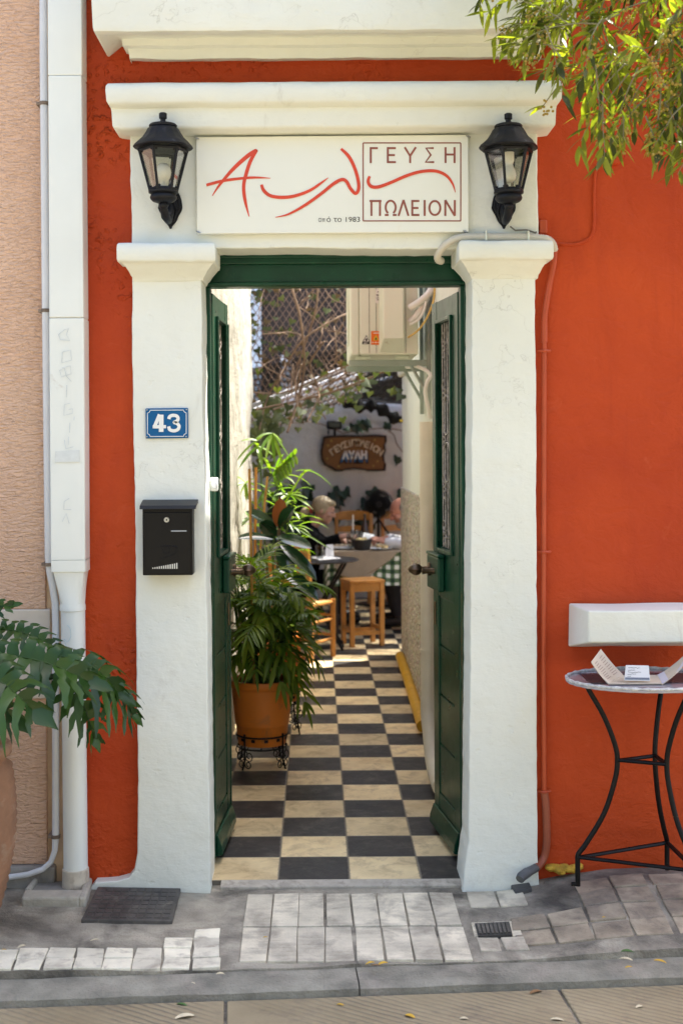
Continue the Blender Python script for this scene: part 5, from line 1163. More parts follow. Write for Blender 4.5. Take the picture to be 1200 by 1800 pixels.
def stand(label, c, r, h):
    t = thing('plant_stand', label, 'plant stand', c, 'wire plant stands under the pots'); c = Vector(c)
    mb = MB(); mb.tube([c + Vector((r * math.cos(a * math.pi / 16), r * math.sin(a * math.pi / 16), h + .045)) for a in range(32)], .0042, 6, closed=True)
    mb.tube([c + Vector((r * .95 * math.cos(a * math.pi / 16), r * .95 * math.sin(a * math.pi / 16), h - .012)) for a in range(32)], .0042, 6, closed=True)
    for a in (0, math.pi / 2): mb.tube([c + Vector((r * .95 * math.cos(a), r * .95 * math.sin(a), h - .0065)), c - Vector((r * .95 * math.cos(a), r * .95 * math.sin(a), -h + .0065))], .004, 6)
    mb.build('rings', BLACKMETAL, t)
    for k in range(4):
        a = R(-38) + k * math.pi / 2; u = Vector((math.cos(a), math.sin(a), 0)); s = Vector((-u.y, u.x, 0)); mb = MB()
        mb.tube([c + u * (r + .004) + Vector((0, 0, h + .06)), c + u * (r + .004) + Vector((0, 0, h * .4)), c + u * (r + .02)], .0048, 6)
        for sg_ in (-1, 1):
            for (zz, rad) in ((h * .62, .026), (h * .25, .02)):
                mb.tube([c + u * (r + .002) + s * sg_ * (rad + rad * (1 - .7 * i / 20) * math.cos(R(180) + i * .42)) + Vector((0, 0, zz + rad * (1 - .7 * i / 20) * math.sin(R(180) + i * .42))) for i in range(20)], .0026, 5)
        mb.build('leg', BLACKMETAL, t)
def strip_leaf(mb, p, d, up, L, W, droop=.35, n=5, fold=.22, pr=None):
    d = d.normalized(); s = d.cross(up); s = s.normalized() if s.length > 1e-4 else Vector((1, 0, 0)); u = s.cross(d); vv = []
    for i in range(n + 1):
        t = i / n; w_ = (math.sin(math.pi * (t * .86 + .10)) ** .8) * (1 if t < 1 else .15)
        c = p + d * L * t - Vector((0, 0, 1)) * L * droop * t * t; vv += [c - s * W * w_ * .5 + u * W * fold * w_, c, c + s * W * w_ * .5 + u * W * fold * w_]
    mb.add(vv, [(k * 3 + a, k * 3 + 3 + a, k * 3 + 4 + a, k * 3 + 1 + a) for k in range(n) for a in (0, 1)])
def frond(mb, st, base, tip_dir, L, rg, W=.022, LL=.16, pairs=9, arch=.55, start=.28):
    # arching rachis with paired leaflets
    d = Vector(tip_dir).normalized(); pts = []
    for i in range(15):
        t = i / 14; pts.append(Vector(base) + d * L * t - Vector((0, 0, 1)) * L * arch * t * t)
    st.tube(pts, [.0034 - .0022 * i / 14 for i in range(15)], 5)
    for k in range(pairs):
        t = start + (1 - start) * k / (pairs - 1); i = min(13, int(t * 14)); p = pts[i] + (pts[i + 1] - pts[i]) * (t * 14 - i); tg = (pts[i + 1] - pts[i]).normalized()
        sd_ = tg.cross(Vector((0, 0, 1))); sd_ = sd_.normalized() if sd_.length > 1e-3 else Vector((1, 0, 0)); upv = sd_.cross(tg)
        ll = LL * (.55 + .6 * math.sin(math.pi * min(1, .15 + .8 * (k / (pairs - 1))))) * rg.uniform(.85, 1.1)
        for s in (-1, 1):
            dd = tg * (.65 + .35 * k / pairs) + sd_ * s * .8 + upv * rg.uniform(.0, .25); strip_leaf(mb, p, dd, upv, ll, W * rg.uniform(.8, 1.15), rg.uniform(.25, .5))
    strip_leaf(mb, pts[-1], pts[-1] - pts[-2], Vector((0, 0, 1)), LL * .8, W, .3)
rg = random.Random(11)
# 1. bushy palm in the front pot
c1 = Vector((P(461, 1320, 6.15).x, 1.70, .0)); hs1 = .105
stand('black wire stand under the front orange pot of the bushy palm', c1, .123, hs1)
p1 = thing('potted_palm', 'bushy green palm in the foremost orange pot by the left door leaf', 'potted palm', c1 + Vector((0, 0, hs1)))
pot(p1, c1 + Vector((0, 0, hs1)), .115, .148, .305)
stm, lv = MB(), MB(); b0 = c1 + Vector((0, 0, hs1 + .28))
for k in range(50):
    a = rg.uniform(0, 2 * math.pi); rr_ = rg.uniform(0, .08); base = b0 + Vector((rr_ * math.cos(a), rr_ * math.sin(a), 0)); hh = rg.uniform(.10, .50); lean = .19 * hh
    a2 = rg.uniform(0, 2 * math.pi)
    top = base + Vector((lean * math.cos(a), lean * math.sin(a), hh)); stm.tube([base, base * .5 + top * .5 + Vector((.01 * math.cos(a), 0, .0)), top], [.006, .005, .004], 6)
    frond(lv, stm, top, (math.cos(a2), math.sin(a2), rg.uniform(.5, 1.5)), rg.uniform(.19, .27), rg, W=rg.uniform(.012, .019), LL=.125, pairs=rg.randint(7, 10), arch=rg.uniform(.15, .75))
for k in range(16):
    a2 = rg.uniform(-2.6, .6); frond(lv, stm, b0 + Vector((rg.uniform(-.05, .05), rg.uniform(-.05, .05), rg.uniform(.05, .5))), (math.cos(a2), math.sin(a2), rg.uniform(.4, .9)), rg.uniform(.16, .26), rg, W=.024, LL=.13, pairs=5, arch=rg.uniform(.7, 1.1))
stm.build('stems', STEM, p1); lv.build('fronds', PALM, p1, angle=0)
mb = MB(); mb.tube([b0 + Vector((-.035, -.05, -.02)), b0 + Vector((-.052, -.02, 1.02))], .0065, 8); mb.build('bamboo_cane', CANE, p1)
mb = MB(); mb.tube([b0 + Vector((-.09, -.05, -.02)), b0 + Vector((-.095, -.04, .33))], .0045, 8); mb.build('bamboo_cane', mat('pale_cane', (.45, .33, .17), .6, var=.25, vs=30), p1)
# 2. rubber plant in the second pot
c2 = Vector((P(494, 1240, 6.85).x, 2.40, 0)); hs2 = .17
stand('black wire stand under the second orange pot, behind the front one', c2, .105, hs2)
p2 = thing('rubber_plant', 'rubber plant with broad glossy leaves in the second orange pot', 'potted plant', c2 + Vector((0, 0, hs2)))
pot(p2, c2 + Vector((0, 0, hs2)), .095, .125, .235)
stm, lv, lr = MB(), MB(), MB(); b0 = c2 + Vector((0, 0, hs2 + .21)); stm.tube([b0, b0 + Vector((-.01, 0, .5)), b0 + Vector((-.0, .0, .86))], [.011, .010, .007], 8)
def rub(mb, p, d, up, L, W, droop=.12):
    d = d.normalized(); s = d.cross(up).normalized(); u = s.cross(d); vv = []
    for i in range(9):
        t = i / 8; w_ = math.sin(math.pi * (t * .94 + .03)) ** .62 * (1 if t < 1 else .1); c = p + d * L * t - Vector((0, 0, 1)) * L * droop * t * t
        for q in (-1, -.5, 0, .5, 1): vv.append(c + s * W * w_ * .5 * q + u * W * .16 * abs(q) * w_)
    mb.add(vv, [(k * 5 + a, k * 5 + 5 + a, k * 5 + 6 + a, k * 5 + 1 + a) for k in range(8) for a in range(4)])
tp = b0 + Vector((-.0, 0, .84))
rub(lr, P(488, 925, 6.8), Vector((.12, -.1, 1)), Vector((.2, -1, 0)), .150, .078, 0)
for (b_, t_, w_, u_) in (((490, 927), (517, 885), .080, (-.5, -1, .4)), ((487, 930), (433, 890), .085, (-.2, -.9, 1)), ((484, 942), (455, 912), .085, (-.3, -1, .6)), ((486, 945), (548, 955), .085, (0, -.8, 1)), ((480, 948), (418, 938), .075, (0, -.6, 1)), ((492, 955), (556, 1010), .085, (.3, -.8, 1)), ((488, 960), (440, 990), .08, (-.3, -.8, 1)), ((490, 962), (512, 1005), .09, (.2, -1, .7)), ((492, 1040), (548, 1110), .11, (.5, -.9, .6)), ((490, 1000), (560, 1045), .09, (.3, -.8, 1)), ((488, 1030), (530, 1060), .09, (.2, -.9, .7))):
    p_, q_ = P(b_[0], b_[1], 6.8), P(t_[0], t_[1], 6.68); rub(lv, p_, q_ - p_, Vector(u_), (q_ - p_).length, w_)
stm.build('stem', mat('brown_stem', (.12, .08, .04), .7, var=.3), p2); lv.build('leaves', RUBBER, p2, angle=0); lr.build('young_leaf', RUBBERRED, p2, angle=0)
# 3. tall slender shoots in the third pot
c3 = Vector((P(505, 1190, 7.5).x - .03, 3.05, 0)); hs3 = .22
stand('black wire stand under the third orange pot, farthest along the left wall', c3, .10, hs3)
p3 = thing('tall_potted_plant', 'tall slender plant with sunlit yellow-green shoots in the third orange pot', 'potted plant', c3 + Vector((0, 0, hs3)))
pot(p3, c3 + Vector((0, 0, hs3)), .09, .12, .20)
stm, lv = MB(), MB(); b0 = c3 + Vector((0, 0, hs3 + .18))
def shoot(pxs, D, r_=.006): q = [b0] + [P(x, y, D) for x, y in pxs]; stm.tube(sm3(q, 5), r_, 6)
def whorl(px, py, D, tips, W=.024, droop=.25):
    p = P(px, py, D)
    for (tx, ty) in tips: q = P(tx, ty, D + rg.uniform(-.12, .05)); strip_leaf(lv, p, q - p + Vector((0, 0, (q - p).length * droop * .5)), Vector((0, -.5, 1)), (q - p).length * 1.05, W * rg.uniform(.85, 1.15), droop, 6)
D3 = 7.35
shoot([(470, 1000), (462, 880), (455, 790)], D3); shoot([(480, 1000), (486, 880), (490, 830)], D3); shoot([(485, 1010), (505, 930), (515, 880)], D3); shoot([(465, 1010), (445, 900), (432, 860)], D3)
whorl(452, 775, D3, [(418, 805), (424, 772), (468, 758)], .024)
whorl(478, 762, D3, [(458, 790), (468, 800), (482, 805), (496, 812), (506, 798), (494, 775), (450, 768)], .022)
whorl(453, 785, D3, [(424, 815), (460, 814), (480, 798), (447, 775)], .026)
whorl(432, 850, D3, [(409, 855), (424, 866), (433, 874), (447, 850), (412, 832), (448, 838)], .021)
whorl(470, 860, D3, [(445, 845), (455, 882), (492, 850), (485, 880), (462, 885)], .024)
whorl(508, 870, D3, [(482, 868), (490, 880), (548, 888), (530, 862), (520, 880), (540, 872), (510, 862)], .023)
whorl(440, 910, D3, [(426, 920), (452, 900), (430, 895)], .03)
for (sx, sy, ex, ey) in ((472, 845, 519, 798), (470, 848, 508, 815)):
    a, b = P(sx, sy, D3), P(ex, ey, D3); stm.tube([a, (a + b) / 2 + Vector((0, 0, .02)), b], .003, 5)
    for k in range(6):
        t = .3 + k * .13; p_ = a + (b - a) * t
        for s in (-1, 1): strip_leaf(lv, p_, Vector((.25, -.3, s * .8 + .2)), Vector((0, -1, .3)), .055, .024, .2)
for k in range(64):
    a2 = rg.uniform(-2.9, .6); zz = rg.uniform(.30, .98); strip_leaf(lv, b0 + Vector((rg.uniform(-.06, .1), rg.uniform(-.1, .1), zz)), Vector((math.cos(a2), math.sin(a2) * .8, rg.uniform(.2, 1.1))), Vector((0, 0, 1)), rg.uniform(.14, .26), rg.uniform(.016, .03), rg.uniform(.3, .8), 6)
for (sx, sy, ex, ey) in ((500, 915, 585, 968), (492, 900, 538, 822), (470, 905, 428, 870)):
    a, b = P(sx, sy, D3), P(ex, ey, D3); strip_leaf(lv, a, b - a, Vector((0, -1, 1)), (b - a).length, .012, .0, 5)
stm.build('stems', STEM, p3); lv.build('leaves', PALMTOP, p3, angle=0)
mb = MB(); mb.tube([P(446, 1140, 7.2), P(450, 822, 7.2)], .0075, 8); mb.build('bamboo_cane', mat('orange_cane', (.55, .24, .04), .5, var=.2, vs=30), p3)
mb = MB(); mb.tube([P(455, 1140, 7.2), P(458, 960, 7.2), P(470, 838, 7.2)], .0065, 8); mb.build('bamboo_cane', CANE, p3)
# 4. one more pot behind
c4 = Vector((-.30, 3.75, 0)); p4 = thing('potted_fern', 'low green potted plant at the end of the left passage wall', 'potted plant', c4)
pot(p4, c4, .10, .14, .26); stm, lv = MB(), MB()
for k in range(14): a2 = rg.uniform(0, 6.28); frond(lv, stm, c4 + Vector((0, 0, .25)), (math.cos(a2), math.sin(a2), rg.uniform(1, 2.2)), rg.uniform(.3, .55), rg, W=.02, LL=.13, pairs=9, arch=.5)
stm.build('stems', STEM, p4); lv.build('fronds', PALM, p4, angle=0)

# ------------------------------------------------------------------ trellis, vine, rafters, shade net
TRW = mat('brown_trellis_wood', (.24, .155, .11), .8, var=.3, vs=20)
tr = thing('trellis_panel', 'brown diamond-lattice trellis hanging across the courtyard above the passage', 'trellis', (-.1, 4.6, 1.8))
def trp(u, v):
    # u across 0..1, v down 0..1 : the panel hangs upright and swings back at its foot
    px = 425 + u * 225; D = 8.95 + .12 * math.sin(u * 3) + max(0, v - .66) * 3.4 + .10 * u
    z = 3.05 - v * 1.40 + max(0, v - .66) * 1.0 * (u - .30)
    return Vector(((px - PX) * 9.0 / F, D - 4.45, z))
for fam in (1, -1):
    mb = MB(); k = -1.6
    while k < 2.6:
        pts = []
        for i in range(41):
            v = i / 40; u = k + fam * v * 1.05
            if 0 <= u <= 1: pts.append(trp(u, v) + Vector((0, .006 * fam, 0)))
        if len(pts) > 2: mb.tube(pts, .0048, 4, flat=.6)
        k += .052
    mb.build('lattice_strips', TRW, tr, angle=0)
VINE = leafmat('vine_leaf', (.035, .05, .012), (.13, .15, .04), .5, .35, (1.4, 1.5, .6)); VDARK = leafmat('ivy_leaf', (.012, .03, .014), (.022, .05, .02), .35, .1)
VSTEM = mat('vine_stem', (.22, .14, .085), .85, var=.3, vs=30)
vn = thing('climbing_vine', 'climbing vine with brown stems threading the trellis above the passage', 'vine', (-.3, 4.5, 0)); rg = random.Random(5)
def ivy_leaf(mb, p, s, nrm, rg):
    nrm = nrm.normalized(); a = nrm.cross(Vector((0, 0, 1))); a = a.normalized() if a.length > 1e-3 else Vector((1, 0, 0)); b = a.cross(nrm); th = rg.uniform(-.8, .8); ca_, sa_ = math.cos(th), math.sin(th); a, b = a * ca_ + b * sa_, b * ca_ - a * sa_
    shape = [(0, 0), (.45, .22), (.62, -.05), (.38, -.42), (.22, -.55), (0, -1.0), (-.22, -.55), (-.38, -.42), (-.62, -.05), (-.45, .22)]
    vv = [p + (a * x + b * y) * s - nrm * s * .25 * abs(x) for x, y in shape]; c = p + b * (-.3 * s)
    mb.add([c] + vv, [(0, i + 1, (i + 1) % 10 + 1) for i in range(10)])
stm, lv = MB(), MB()
for k in range(150):
    u, v = rg.random() ** 1.0, rg.random()
    if rg.random() < .35: u = rg.uniform(.0, .35)
    p = trp(u, v) + Vector((rg.uniform(-.03, .03), rg.uniform(-.08, .02), 0)); ivy_leaf(lv, p, rg.uniform(.030, .062), Vector((rg.uniform(-.6, .6), -1, rg.uniform(-.2, .8))), rg)
for (pts, r_) in (([(505, 760), (525, 700), (535, 640), (528, 560), (512, 500), (505, 430)], .009), ([(525, 735), (520, 660), (538, 600), (556, 540), (560, 480), (575, 420)], .007), ([(455, 760), (470, 700), (500, 650), (530, 600), (590, 560), (640, 540)], .007), ([(450, 720), (520, 705), (580, 690), (660, 660), (690, 640)], .008), ([(512, 690), (515, 640), (520, 690), (530, 640)], .006), ([(480, 720), (560, 690), (620, 650), (680, 655)], .006), ([(445, 690), (500, 690), (560, 665), (640, 630)], .006), ([(540, 740), (560, 690), (545, 640), (570, 600)], .006)):
    stm.tube(sm3([P(x, y, 8.85 + .15 * math.sin(i * 1.3)) for i, (x, y) in enumerate(pts)], 6), r_, 6)
for k in range(60):
    x = rg.uniform(445, 720); y = 745 - (x - 445) * .30 + rg.gauss(0, 17)
    if x > 650: y = rg.uniform(640, 700)
    ivy_leaf(lv, P(x, y, rg.uniform(8.6, 9.2)), rg.uniform(.035, .07), Vector((rg.uniform(-.6, .6), -1, rg.uniform(-.2, .8))), rg)
for k in range(60):
    x = rg.uniform(440, 492); y = rg.uniform(690, 830); ivy_leaf(lv, P(x, y, rg.uniform(8.9, 9.6)), rg.uniform(.05, .09), Vector((rg.uniform(-.6, .6), -1, .4)), rg)
rgv = random.Random(44)
for k in range(34):                                          # fine dry runners woven through the lattice
    x, y = rgv.uniform(440, 640), rgv.uniform(480, 700); q = []; dx, dy = rgv.uniform(-9, 16), rgv.uniform(-16, 9)
    for i in range(rgv.randint(5, 9)): q.append(P(x, y, 8.86 + .1 * math.sin(i + k))); dx += rgv.uniform(-6, 6); dy += rgv.uniform(-6, 6); x += dx; y += dy
    stm.tube(sm3(q, 4), rgv.uniform(.002, .005), 5)
dl = MB()
for k in range(120):
    u, v = rgv.random(), rgv.random(); ivy_leaf(dl, trp(u, v) + Vector((rgv.uniform(-.03, .03), rgv.uniform(-.09, .02), 0)), rgv.uniform(.025, .05), Vector((rgv.uniform(-.8, .8), -1, rgv.uniform(-.4, .8))), rgv)
dl.build('dry_foliage', leafmat('dry_vine_leaf', (.07, .045, .02), (.16, .11, .05), .6, .3, (1.2, 1.1, .7)), vn, angle=0)
stm.build('stems', VSTEM, vn); lv.build('foliage', VINE, vn, angle=0)
RAF = mat('pale_rafter', (.62, .63, .64), .6, var=.12, vs=5); rg = random.Random(9)
for k, (xa, ya, xb, yb, D) in enumerate([(440, 715, 720, 600, 9.55), (445, 722, 710, 618, 9.95), (450, 728, 705, 632, 10.4), (456, 732, 700, 648, 10.9), (464, 736, 690, 662, 11.5), (473, 742, 640, 688, 12.1)]):
    mb = MB(); a, b = P(xa, ya, D), P(xb, yb, D); d = (b - a).normalized(); mb.tube([a - d * .35, a, b], .017, 8)
    tag(mb.build('roof_rod', RAF), ['nearest', 'second', 'third', 'fourth', 'fifth', 'farthest'][k] + ' of the pale roof rods sloping up under the trellis', 'roof rod', 'pale roof rods over the courtyard')
def netmat():
    m, nt, b, tc = newmat('black_shade_net'); L = nt.links.new
    b.inputs['Base Color'].default_value = (.012, .012, .013, 1); b.inputs['Roughness'].default_value = .8
    v = N(nt, 'ShaderNodeTexVoronoi', distance='CHEBYCHEV'); v.inputs['Scale'].default_value = 30; v.inputs['Randomness'].default_value = .35; L(tc, v.inputs['Vector'])
    t = N(nt, 'ShaderNodeBsdfTransparent'); mx = N(nt, 'ShaderNodeMixShader'); L(math_(nt, 'MULTIPLY', ramp(nt, v.outputs['Distance'], .34, .36, (1, 1, 1, 1), (0, 0, 0, 1)), .42), mx.inputs[0]); L(b.outputs[0], mx.inputs[1]); L(t.outputs[0], mx.inputs[2])
    L(mx.outputs[0], nt.nodes['Material Output'].inputs[0]); return m
nw = thing('shade_net', 'black shade netting sagging over the courtyard roof', 'shade net', (.3, 6.5, 2.0))
mb = MB()
ridge = [(zr1.x, 8.15, zr1.z + .02), (.40, 6.6, 2.03), (.42, 5.3, 2.12)]
def netsheet(mb, A0, A1, B0, B1, n=14, sag=.06, seed=1):
    A0, A1, B0, B1 = map(Vector, (A0, A1, B0, B1)); vv = []
    for j in range(n + 1):
        for i in range(n + 1):
            u, v = i / n, j / n; p = (A0 * (1 - u) + A1 * u) * (1 - v) + (B0 * (1 - u) + B1 * u) * v
            vv.append(p - Vector((0, 0, sag * math.sin(math.pi * u) * math.sin(math.pi * v))) + Vector((0, 0, .03 * nz(p, 4, seed))))
    mb.add(vv, [(j * (n + 1) + i, j * (n + 1) + i + 1, (j + 1) * (n + 1) + i + 1, (j + 1) * (n + 1) + i) for j in range(n) for i in range(n)])
netsheet(mb, (zr1.x, 8.15, zr1.z + .02), (2.5, 8.15, 1.80), (.36, 5.35, 2.10), (2.5, 5.35, 2.05), 16, .08)
mb.build('sheet', netmat(), nw)
mb = MB(); netsheet(mb, (-1.0, 8.15, 1.86), (zr1.x, 8.15, 2.05), (-1.0, 5.9, 2.02), (.36, 5.9, 2.30), 12, .03, 4)
mb.build('sheet', netmat(), nw)
mb = MB(); pts = []
for i in range(30):
    t = i / 29; pts.append(P(606 + t * 104, 703 + 32 * t + 5 * math.sin(t * 9), 12.3))
mb.tube(pts, [.05 + .02 * math.sin(i * 1.1) for i in range(30)], 8); mb.build('rolled_edge', mat('black_net_roll', (.012, .012, .012), .9, bump=1, bs=60, bd=.02), nw)
# ------------------------------------------------------------------ things on the courtyard wall
sgn = thing('wooden_sign', 'rough-edged brown wooden sign with painted arched lettering on the shaded gable wall', 'sign', P(621, 828, 12.6))
DW = 12.58; WOOD = mat('brown_painted_wood', (.19, .080, .016), .6, var=.2, vs=10, bump=.3, bs=40); WEDGE = mat('dark_bark_edge', (.030, .018, .012), .8, var=.4, vs=20, bump=.8, bs=60)
def Wp(x, y, d=DW): return P(520 + x / 5.4545, 720 + y / 5.4545, d)
ol = [(262, 258), (330, 248), (450, 244), (600, 246), (760, 240), (868, 246), (872, 300), (855, 340), (862, 390), (845, 440), (850, 500), (866, 520), (858, 588), (760, 592), (690, 590), (640, 578), (560, 572), (470, 580), (440, 592), (375, 592), (330, 560), (270, 530), (240, 480), (232, 400), (245, 330)]
mb = MB(); mb.prism([Wp(x, y) for x, y in ol], (0, .03, 0)); mb.build('board', WEDGE, sgn, bevel=.006)
mb = MB(); cx, cy = 552, 418; mb.prism([Wp(cx + (x - cx) * .93, cy + (y - cy) * .88, DW - .004) for x, y in ol], (0, .003, 0)); face = mb.build('painted_face', WOOD, sgn)
kw = DW / F / 5.4545; L1 = mat('cream_orange_lettering', (.70, .58, .42), .6, var=.35, vs=12); L2 = mat('white_lettering', (.78, .79, .80), .6); L3 = mat('blue_lettering', (.012, .10, .26), .6, var=.2, vs=20); L4 = mat('dark_outline', (.035, .016, .008), .7)
word = 'ΓΕΥΣΙΠΩΛΕΙΟΝ'; mb, ms = MB(), MB()
for i, ch in enumerate(word):
    t = (i + .5) / len(word) * 2 - 1; x = 578 + 232 * t; y = 322 + 100 * t * t; sl_ = math.atan(-100 * 2 * t / 232) * .85
    o_ = Wp(x, y + 26, DW - .0062); ux = Vector((math.cos(sl_), 0, math.sin(sl_))); uy = Vector((-math.sin(sl_), 0, math.cos(sl_)))
    put_text(mb, ch, 62 * kw * 1.35, o_, ux, uy, bold=.0022); put_text(ms, ch, 62 * kw * 1.35, o_ + Vector((.004, .0012, -.005)), ux, uy, bold=.004)
mb.build('arched_lettering', L1, sgn); ms.build('letter_shadow', L4, sgn)
mb, m2, m3 = MB(), MB(), MB()
put_text(mb, 'ΑΥΛΗ', 76 * kw * 1.3, Wp(565, 470, DW - .0075), bold=.006, fit=240 * kw); put_text(m2, 'ΑΥΛΗ', 76 * kw * 1.3, Wp(560, 497, DW - .0062), bold=.006, fit=262 * kw); put_text(m3, 'ΑΥΛΗ', 80 * kw * 1.3, Wp(556, 512, DW - .0052), bold=.008, fit=285 * kw)
mb.build('name_lettering', L2, sgn); m2.build('blue_lettering', L3, sgn); m3.build('letter_shadow', L4, sgn)
mb = MB()
for (x, y) in ((308, 345), (338, 300), (410, 545), (742, 538), (782, 495), (755, 290), (300, 470)): mb.ell(Wp(x, y, DW - .005), (11 * kw, .002, 11 * kw), None, 0, 8, 5)
mb.build('yellow_flowers', mat('dull_yellow_paint', (.35, .24, .05), .6), sgn)
fl_ = thing('floodlight', 'black floodlight fixed on the gable wall just above the wooden sign', 'lamp', P(589, 750, 12.55))
mb = MB(); a, b = P(574, 739, 12.5), P(601, 755, 12.5); mb.cub(a.x, b.x, 8.02, 8.12, b.z, a.z); mb.build('housing', BLACKMETAL, fl_, bevel=.02, seg=3)
mb = MB(); a, b = P(577, 742, 12.46), P(598, 751, 12.46); mb.cub(a.x, b.x, 8.012, 8.0195, b.z, a.z); mb.build('glass', BLACKGLASS, fl_, bevel=.004)
mb = MB(); mb.tube([P(588, 755, 12.55), P(588, 762, 12.6), P(588, 764, 12.64)], .012, 8); mb.tube([P(577, 757, 12.55), P(577, 763, 12.6)], .008, 6); mb.build('bracket', BLACKMETAL, fl_)
iv = thing('wall_ivy', 'dark ivy strands trailing over the gable wall around the wooden sign', 'ivy', P(620, 900, 12.62)); rg = random.Random(31)
stm, lv = MB(), MB(); Dv = 12.60
for pts in ([(490, 745), (540, 742), (566, 746), (600, 760)], [(600, 762), (645, 755), (680, 753), (712, 758)], [(681, 757), (692, 765), (697, 780), (708, 795)], [(597, 905), (597, 880), (590, 868)], [(640, 900), (655, 880), (660, 870)], [(530, 900), (520, 860), (500, 830), (490, 780)], [(640, 930), (645, 900), (650, 880)]):
    stm.tube(sm3([P(x, y, Dv) for x, y in pts], 5), .005, 5)
cl = [(538, 737, .05), (552, 737, .05), (606, 750, .08), (620, 748, .09), (628, 752, .10), (632, 742, .10), (644, 741, .10), (640, 748, .09), (680, 747, .09), (581, 869, .11), (590, 876, .13), (597, 866, .16), (606, 864, .12), (587, 885, .1), (650, 865, .11), (656, 862, .12), (646, 878, .12), (645, 892, .12), (640, 905, .08), (700, 805, .09), (625, 901, .10), (643, 910, .14), (640, 922, .13), (650, 925, .11), (560, 880, .13), (548, 890, .12), (706, 865, .12), (630, 915, .1), (592, 910, .08)]
for x, y, s in cl:
    for k in range(2): ivy_leaf(lv, P(x + rg.uniform(-3, 3), y + rg.uniform(-3, 3), Dv - rg.uniform(.02, .12)), s * rg.uniform(.7, 1.0), Vector((rg.uniform(-.5, .5), -1, rg.uniform(-.1, .6))), rg)
for k in range(70):
    x, y = rg.uniform(478, 545), rg.uniform(850, 960); ivy_leaf(lv, P(x, y, rg.uniform(11.9, 12.5)), rg.uniform(.07, .14), Vector((rg.uniform(-.6, .6), -1, rg.uniform(-.2, .6))), rg)
stm.build('stems', VSTEM, iv); lv.build('foliage', VDARK, iv, angle=0)
mb = MB(); mb.ell(P(705, 739.5, 9.15), (.013, .013, .010), None, 0, 10, 6); mb.tube([P(705, 739.5, 9.15), P(712, 738, 9.2)], .008, 8); tag(mb.build('string_bulb', mat('yellow_bulb', (.75, .55, .05), .3)), 'tiny yellow string-light bulb at the corner of the right passage wall', 'bulb')

# ------------------------------------------------------------------ furniture
def make_chair(label, loc, rz, seat_h=.40, w_=.36, d_=.34, top=.80, group='wooden taverna chairs'):
    t = thing('wooden_chair', label, 'chair', loc, group, rz); t.rotation_euler = (0, 0, rz); h = seat_h
    WL[t.name] = Vector((0, 0, 0))
    mb = MB(); vv = []; n = 10
    for j in range(n + 1):
        for i in range(n + 1):
            u, v = i / n - .5, j / n - .5; vv.append(Vector((u * (w_ - .03), v * (d_ - .02), h - .012 * math.cos(math.pi * u) * math.cos(math.pi * v))))
    k = n + 1; m_ = len(vv); vv += [p - Vector((0, 0, .022)) for p in vv]
    ff = [(j * k + i, j * k + i + 1, (j + 1) * k + i + 1, (j + 1) * k + i) for j in range(n) for i in range(n)]; ff += [tuple(x + m_ for x in reversed(f)) for f in ff]; mb.add(vv, ff)
    mb.build('seat', RUSH, t)
    for sx in (-1, 1):
        mb = MB(); x = sx * (w_ / 2 - .018); mb.tube([(x, d_ / 2 - .018, 0), (x, d_ / 2 - .018, h + .012)], [.019, .020], 10); mb.build('leg', PINEWOOD, t)
        mb = MB(); mb.box((x, -d_ / 2 + .018, h * .5), (.034, .034, h), None); mb.prism([(x - .017, -d_ / 2 + .001, h), (x + .017, -d_ / 2 + .001, h), (x + .017, -d_ / 2 + .035, h), (x - .017, -d_ / 2 + .035, h)], (0, -.05, top - h)); mb.build('back_post', PINEWOOD, t, bevel=.004)
    mb = MB()
    for z in (.12, .26):
        for sx in (-1, 1): mb.tube([(sx * (w_ / 2 - .018), -d_ / 2 + .02, z + .01 * sx), (sx * (w_ / 2 - .018), d_ / 2 - .02, z + .01 * sx)], .011, 8)
        for sy in (-1, 1): mb.tube([(-w_ / 2 + .02, sy * (d_ / 2 - .018), z + .035), (w_ / 2 - .02, sy * (d_ / 2 - .018), z + .035)], .011, 8)
    for sx in (-1, 1): mb.tube([(sx * (w_ / 2 - .018), -d_ / 2 + .02, h - .01), (sx * (w_ / 2 - .018), d_ / 2 - .02, h - .01)], .014, 8)
    for sy in (-1, 1): mb.tube([(-w_ / 2 + .02, sy * (d_ / 2 - .018), h - .01), (w_ / 2 - .02, sy * (d_ / 2 - .018), h - .01)], .014, 8)
    mb.build('rungs', PINEWOOD, t)
    for q, hh in ((.93, .075), (.62, .05), (.35, .04)):
        mb = MB(); vv = []; zc = h + (top - h) * q; yc_ = -d_ / 2 + .018 - .05 * q
        for i in range(11):
            u = i / 10; x = -w_ / 2 + .036 + u * (w_ - .072); bow = -.02 * math.sin(math.pi * u); e = hh * (.5 + .18 * math.sin(math.pi * u))
            vv += [(x, yc_ + bow - .007, zc - hh * .5), (x, yc_ + bow - .007, zc + e), (x, yc_ + bow + .007, zc + e), (x, yc_ + bow + .007, zc - hh * .5)]
        mb.add(vv, [(i * 4 + a, i * 4 + 4 + a, i * 4 + 4 + (a + 1) % 4, i * 4 + (a + 1) % 4) for i in range(10) for a in range(4)] + [(0, 1, 2, 3), (43, 42, 41, 40)]); mb.build('back_slat', PINEWOOD, t)
    return t
ang = math.atan2(-.13, .32)
pa, pb_ = PG(550, 1164), PG(581, 1155); fwd = (pb_ - pa).normalized(); rzc = math.atan2(fwd.y, fwd.x) - math.pi / 2
cc = (pa + pb_) / 2 + Vector((math.cos(rzc + math.pi), math.sin(rzc + math.pi), 0)) * .16
ch = make_chair('varnished rush-seated chair half hidden behind the potted plants', (cc.x, cc.y, 0), rzc)
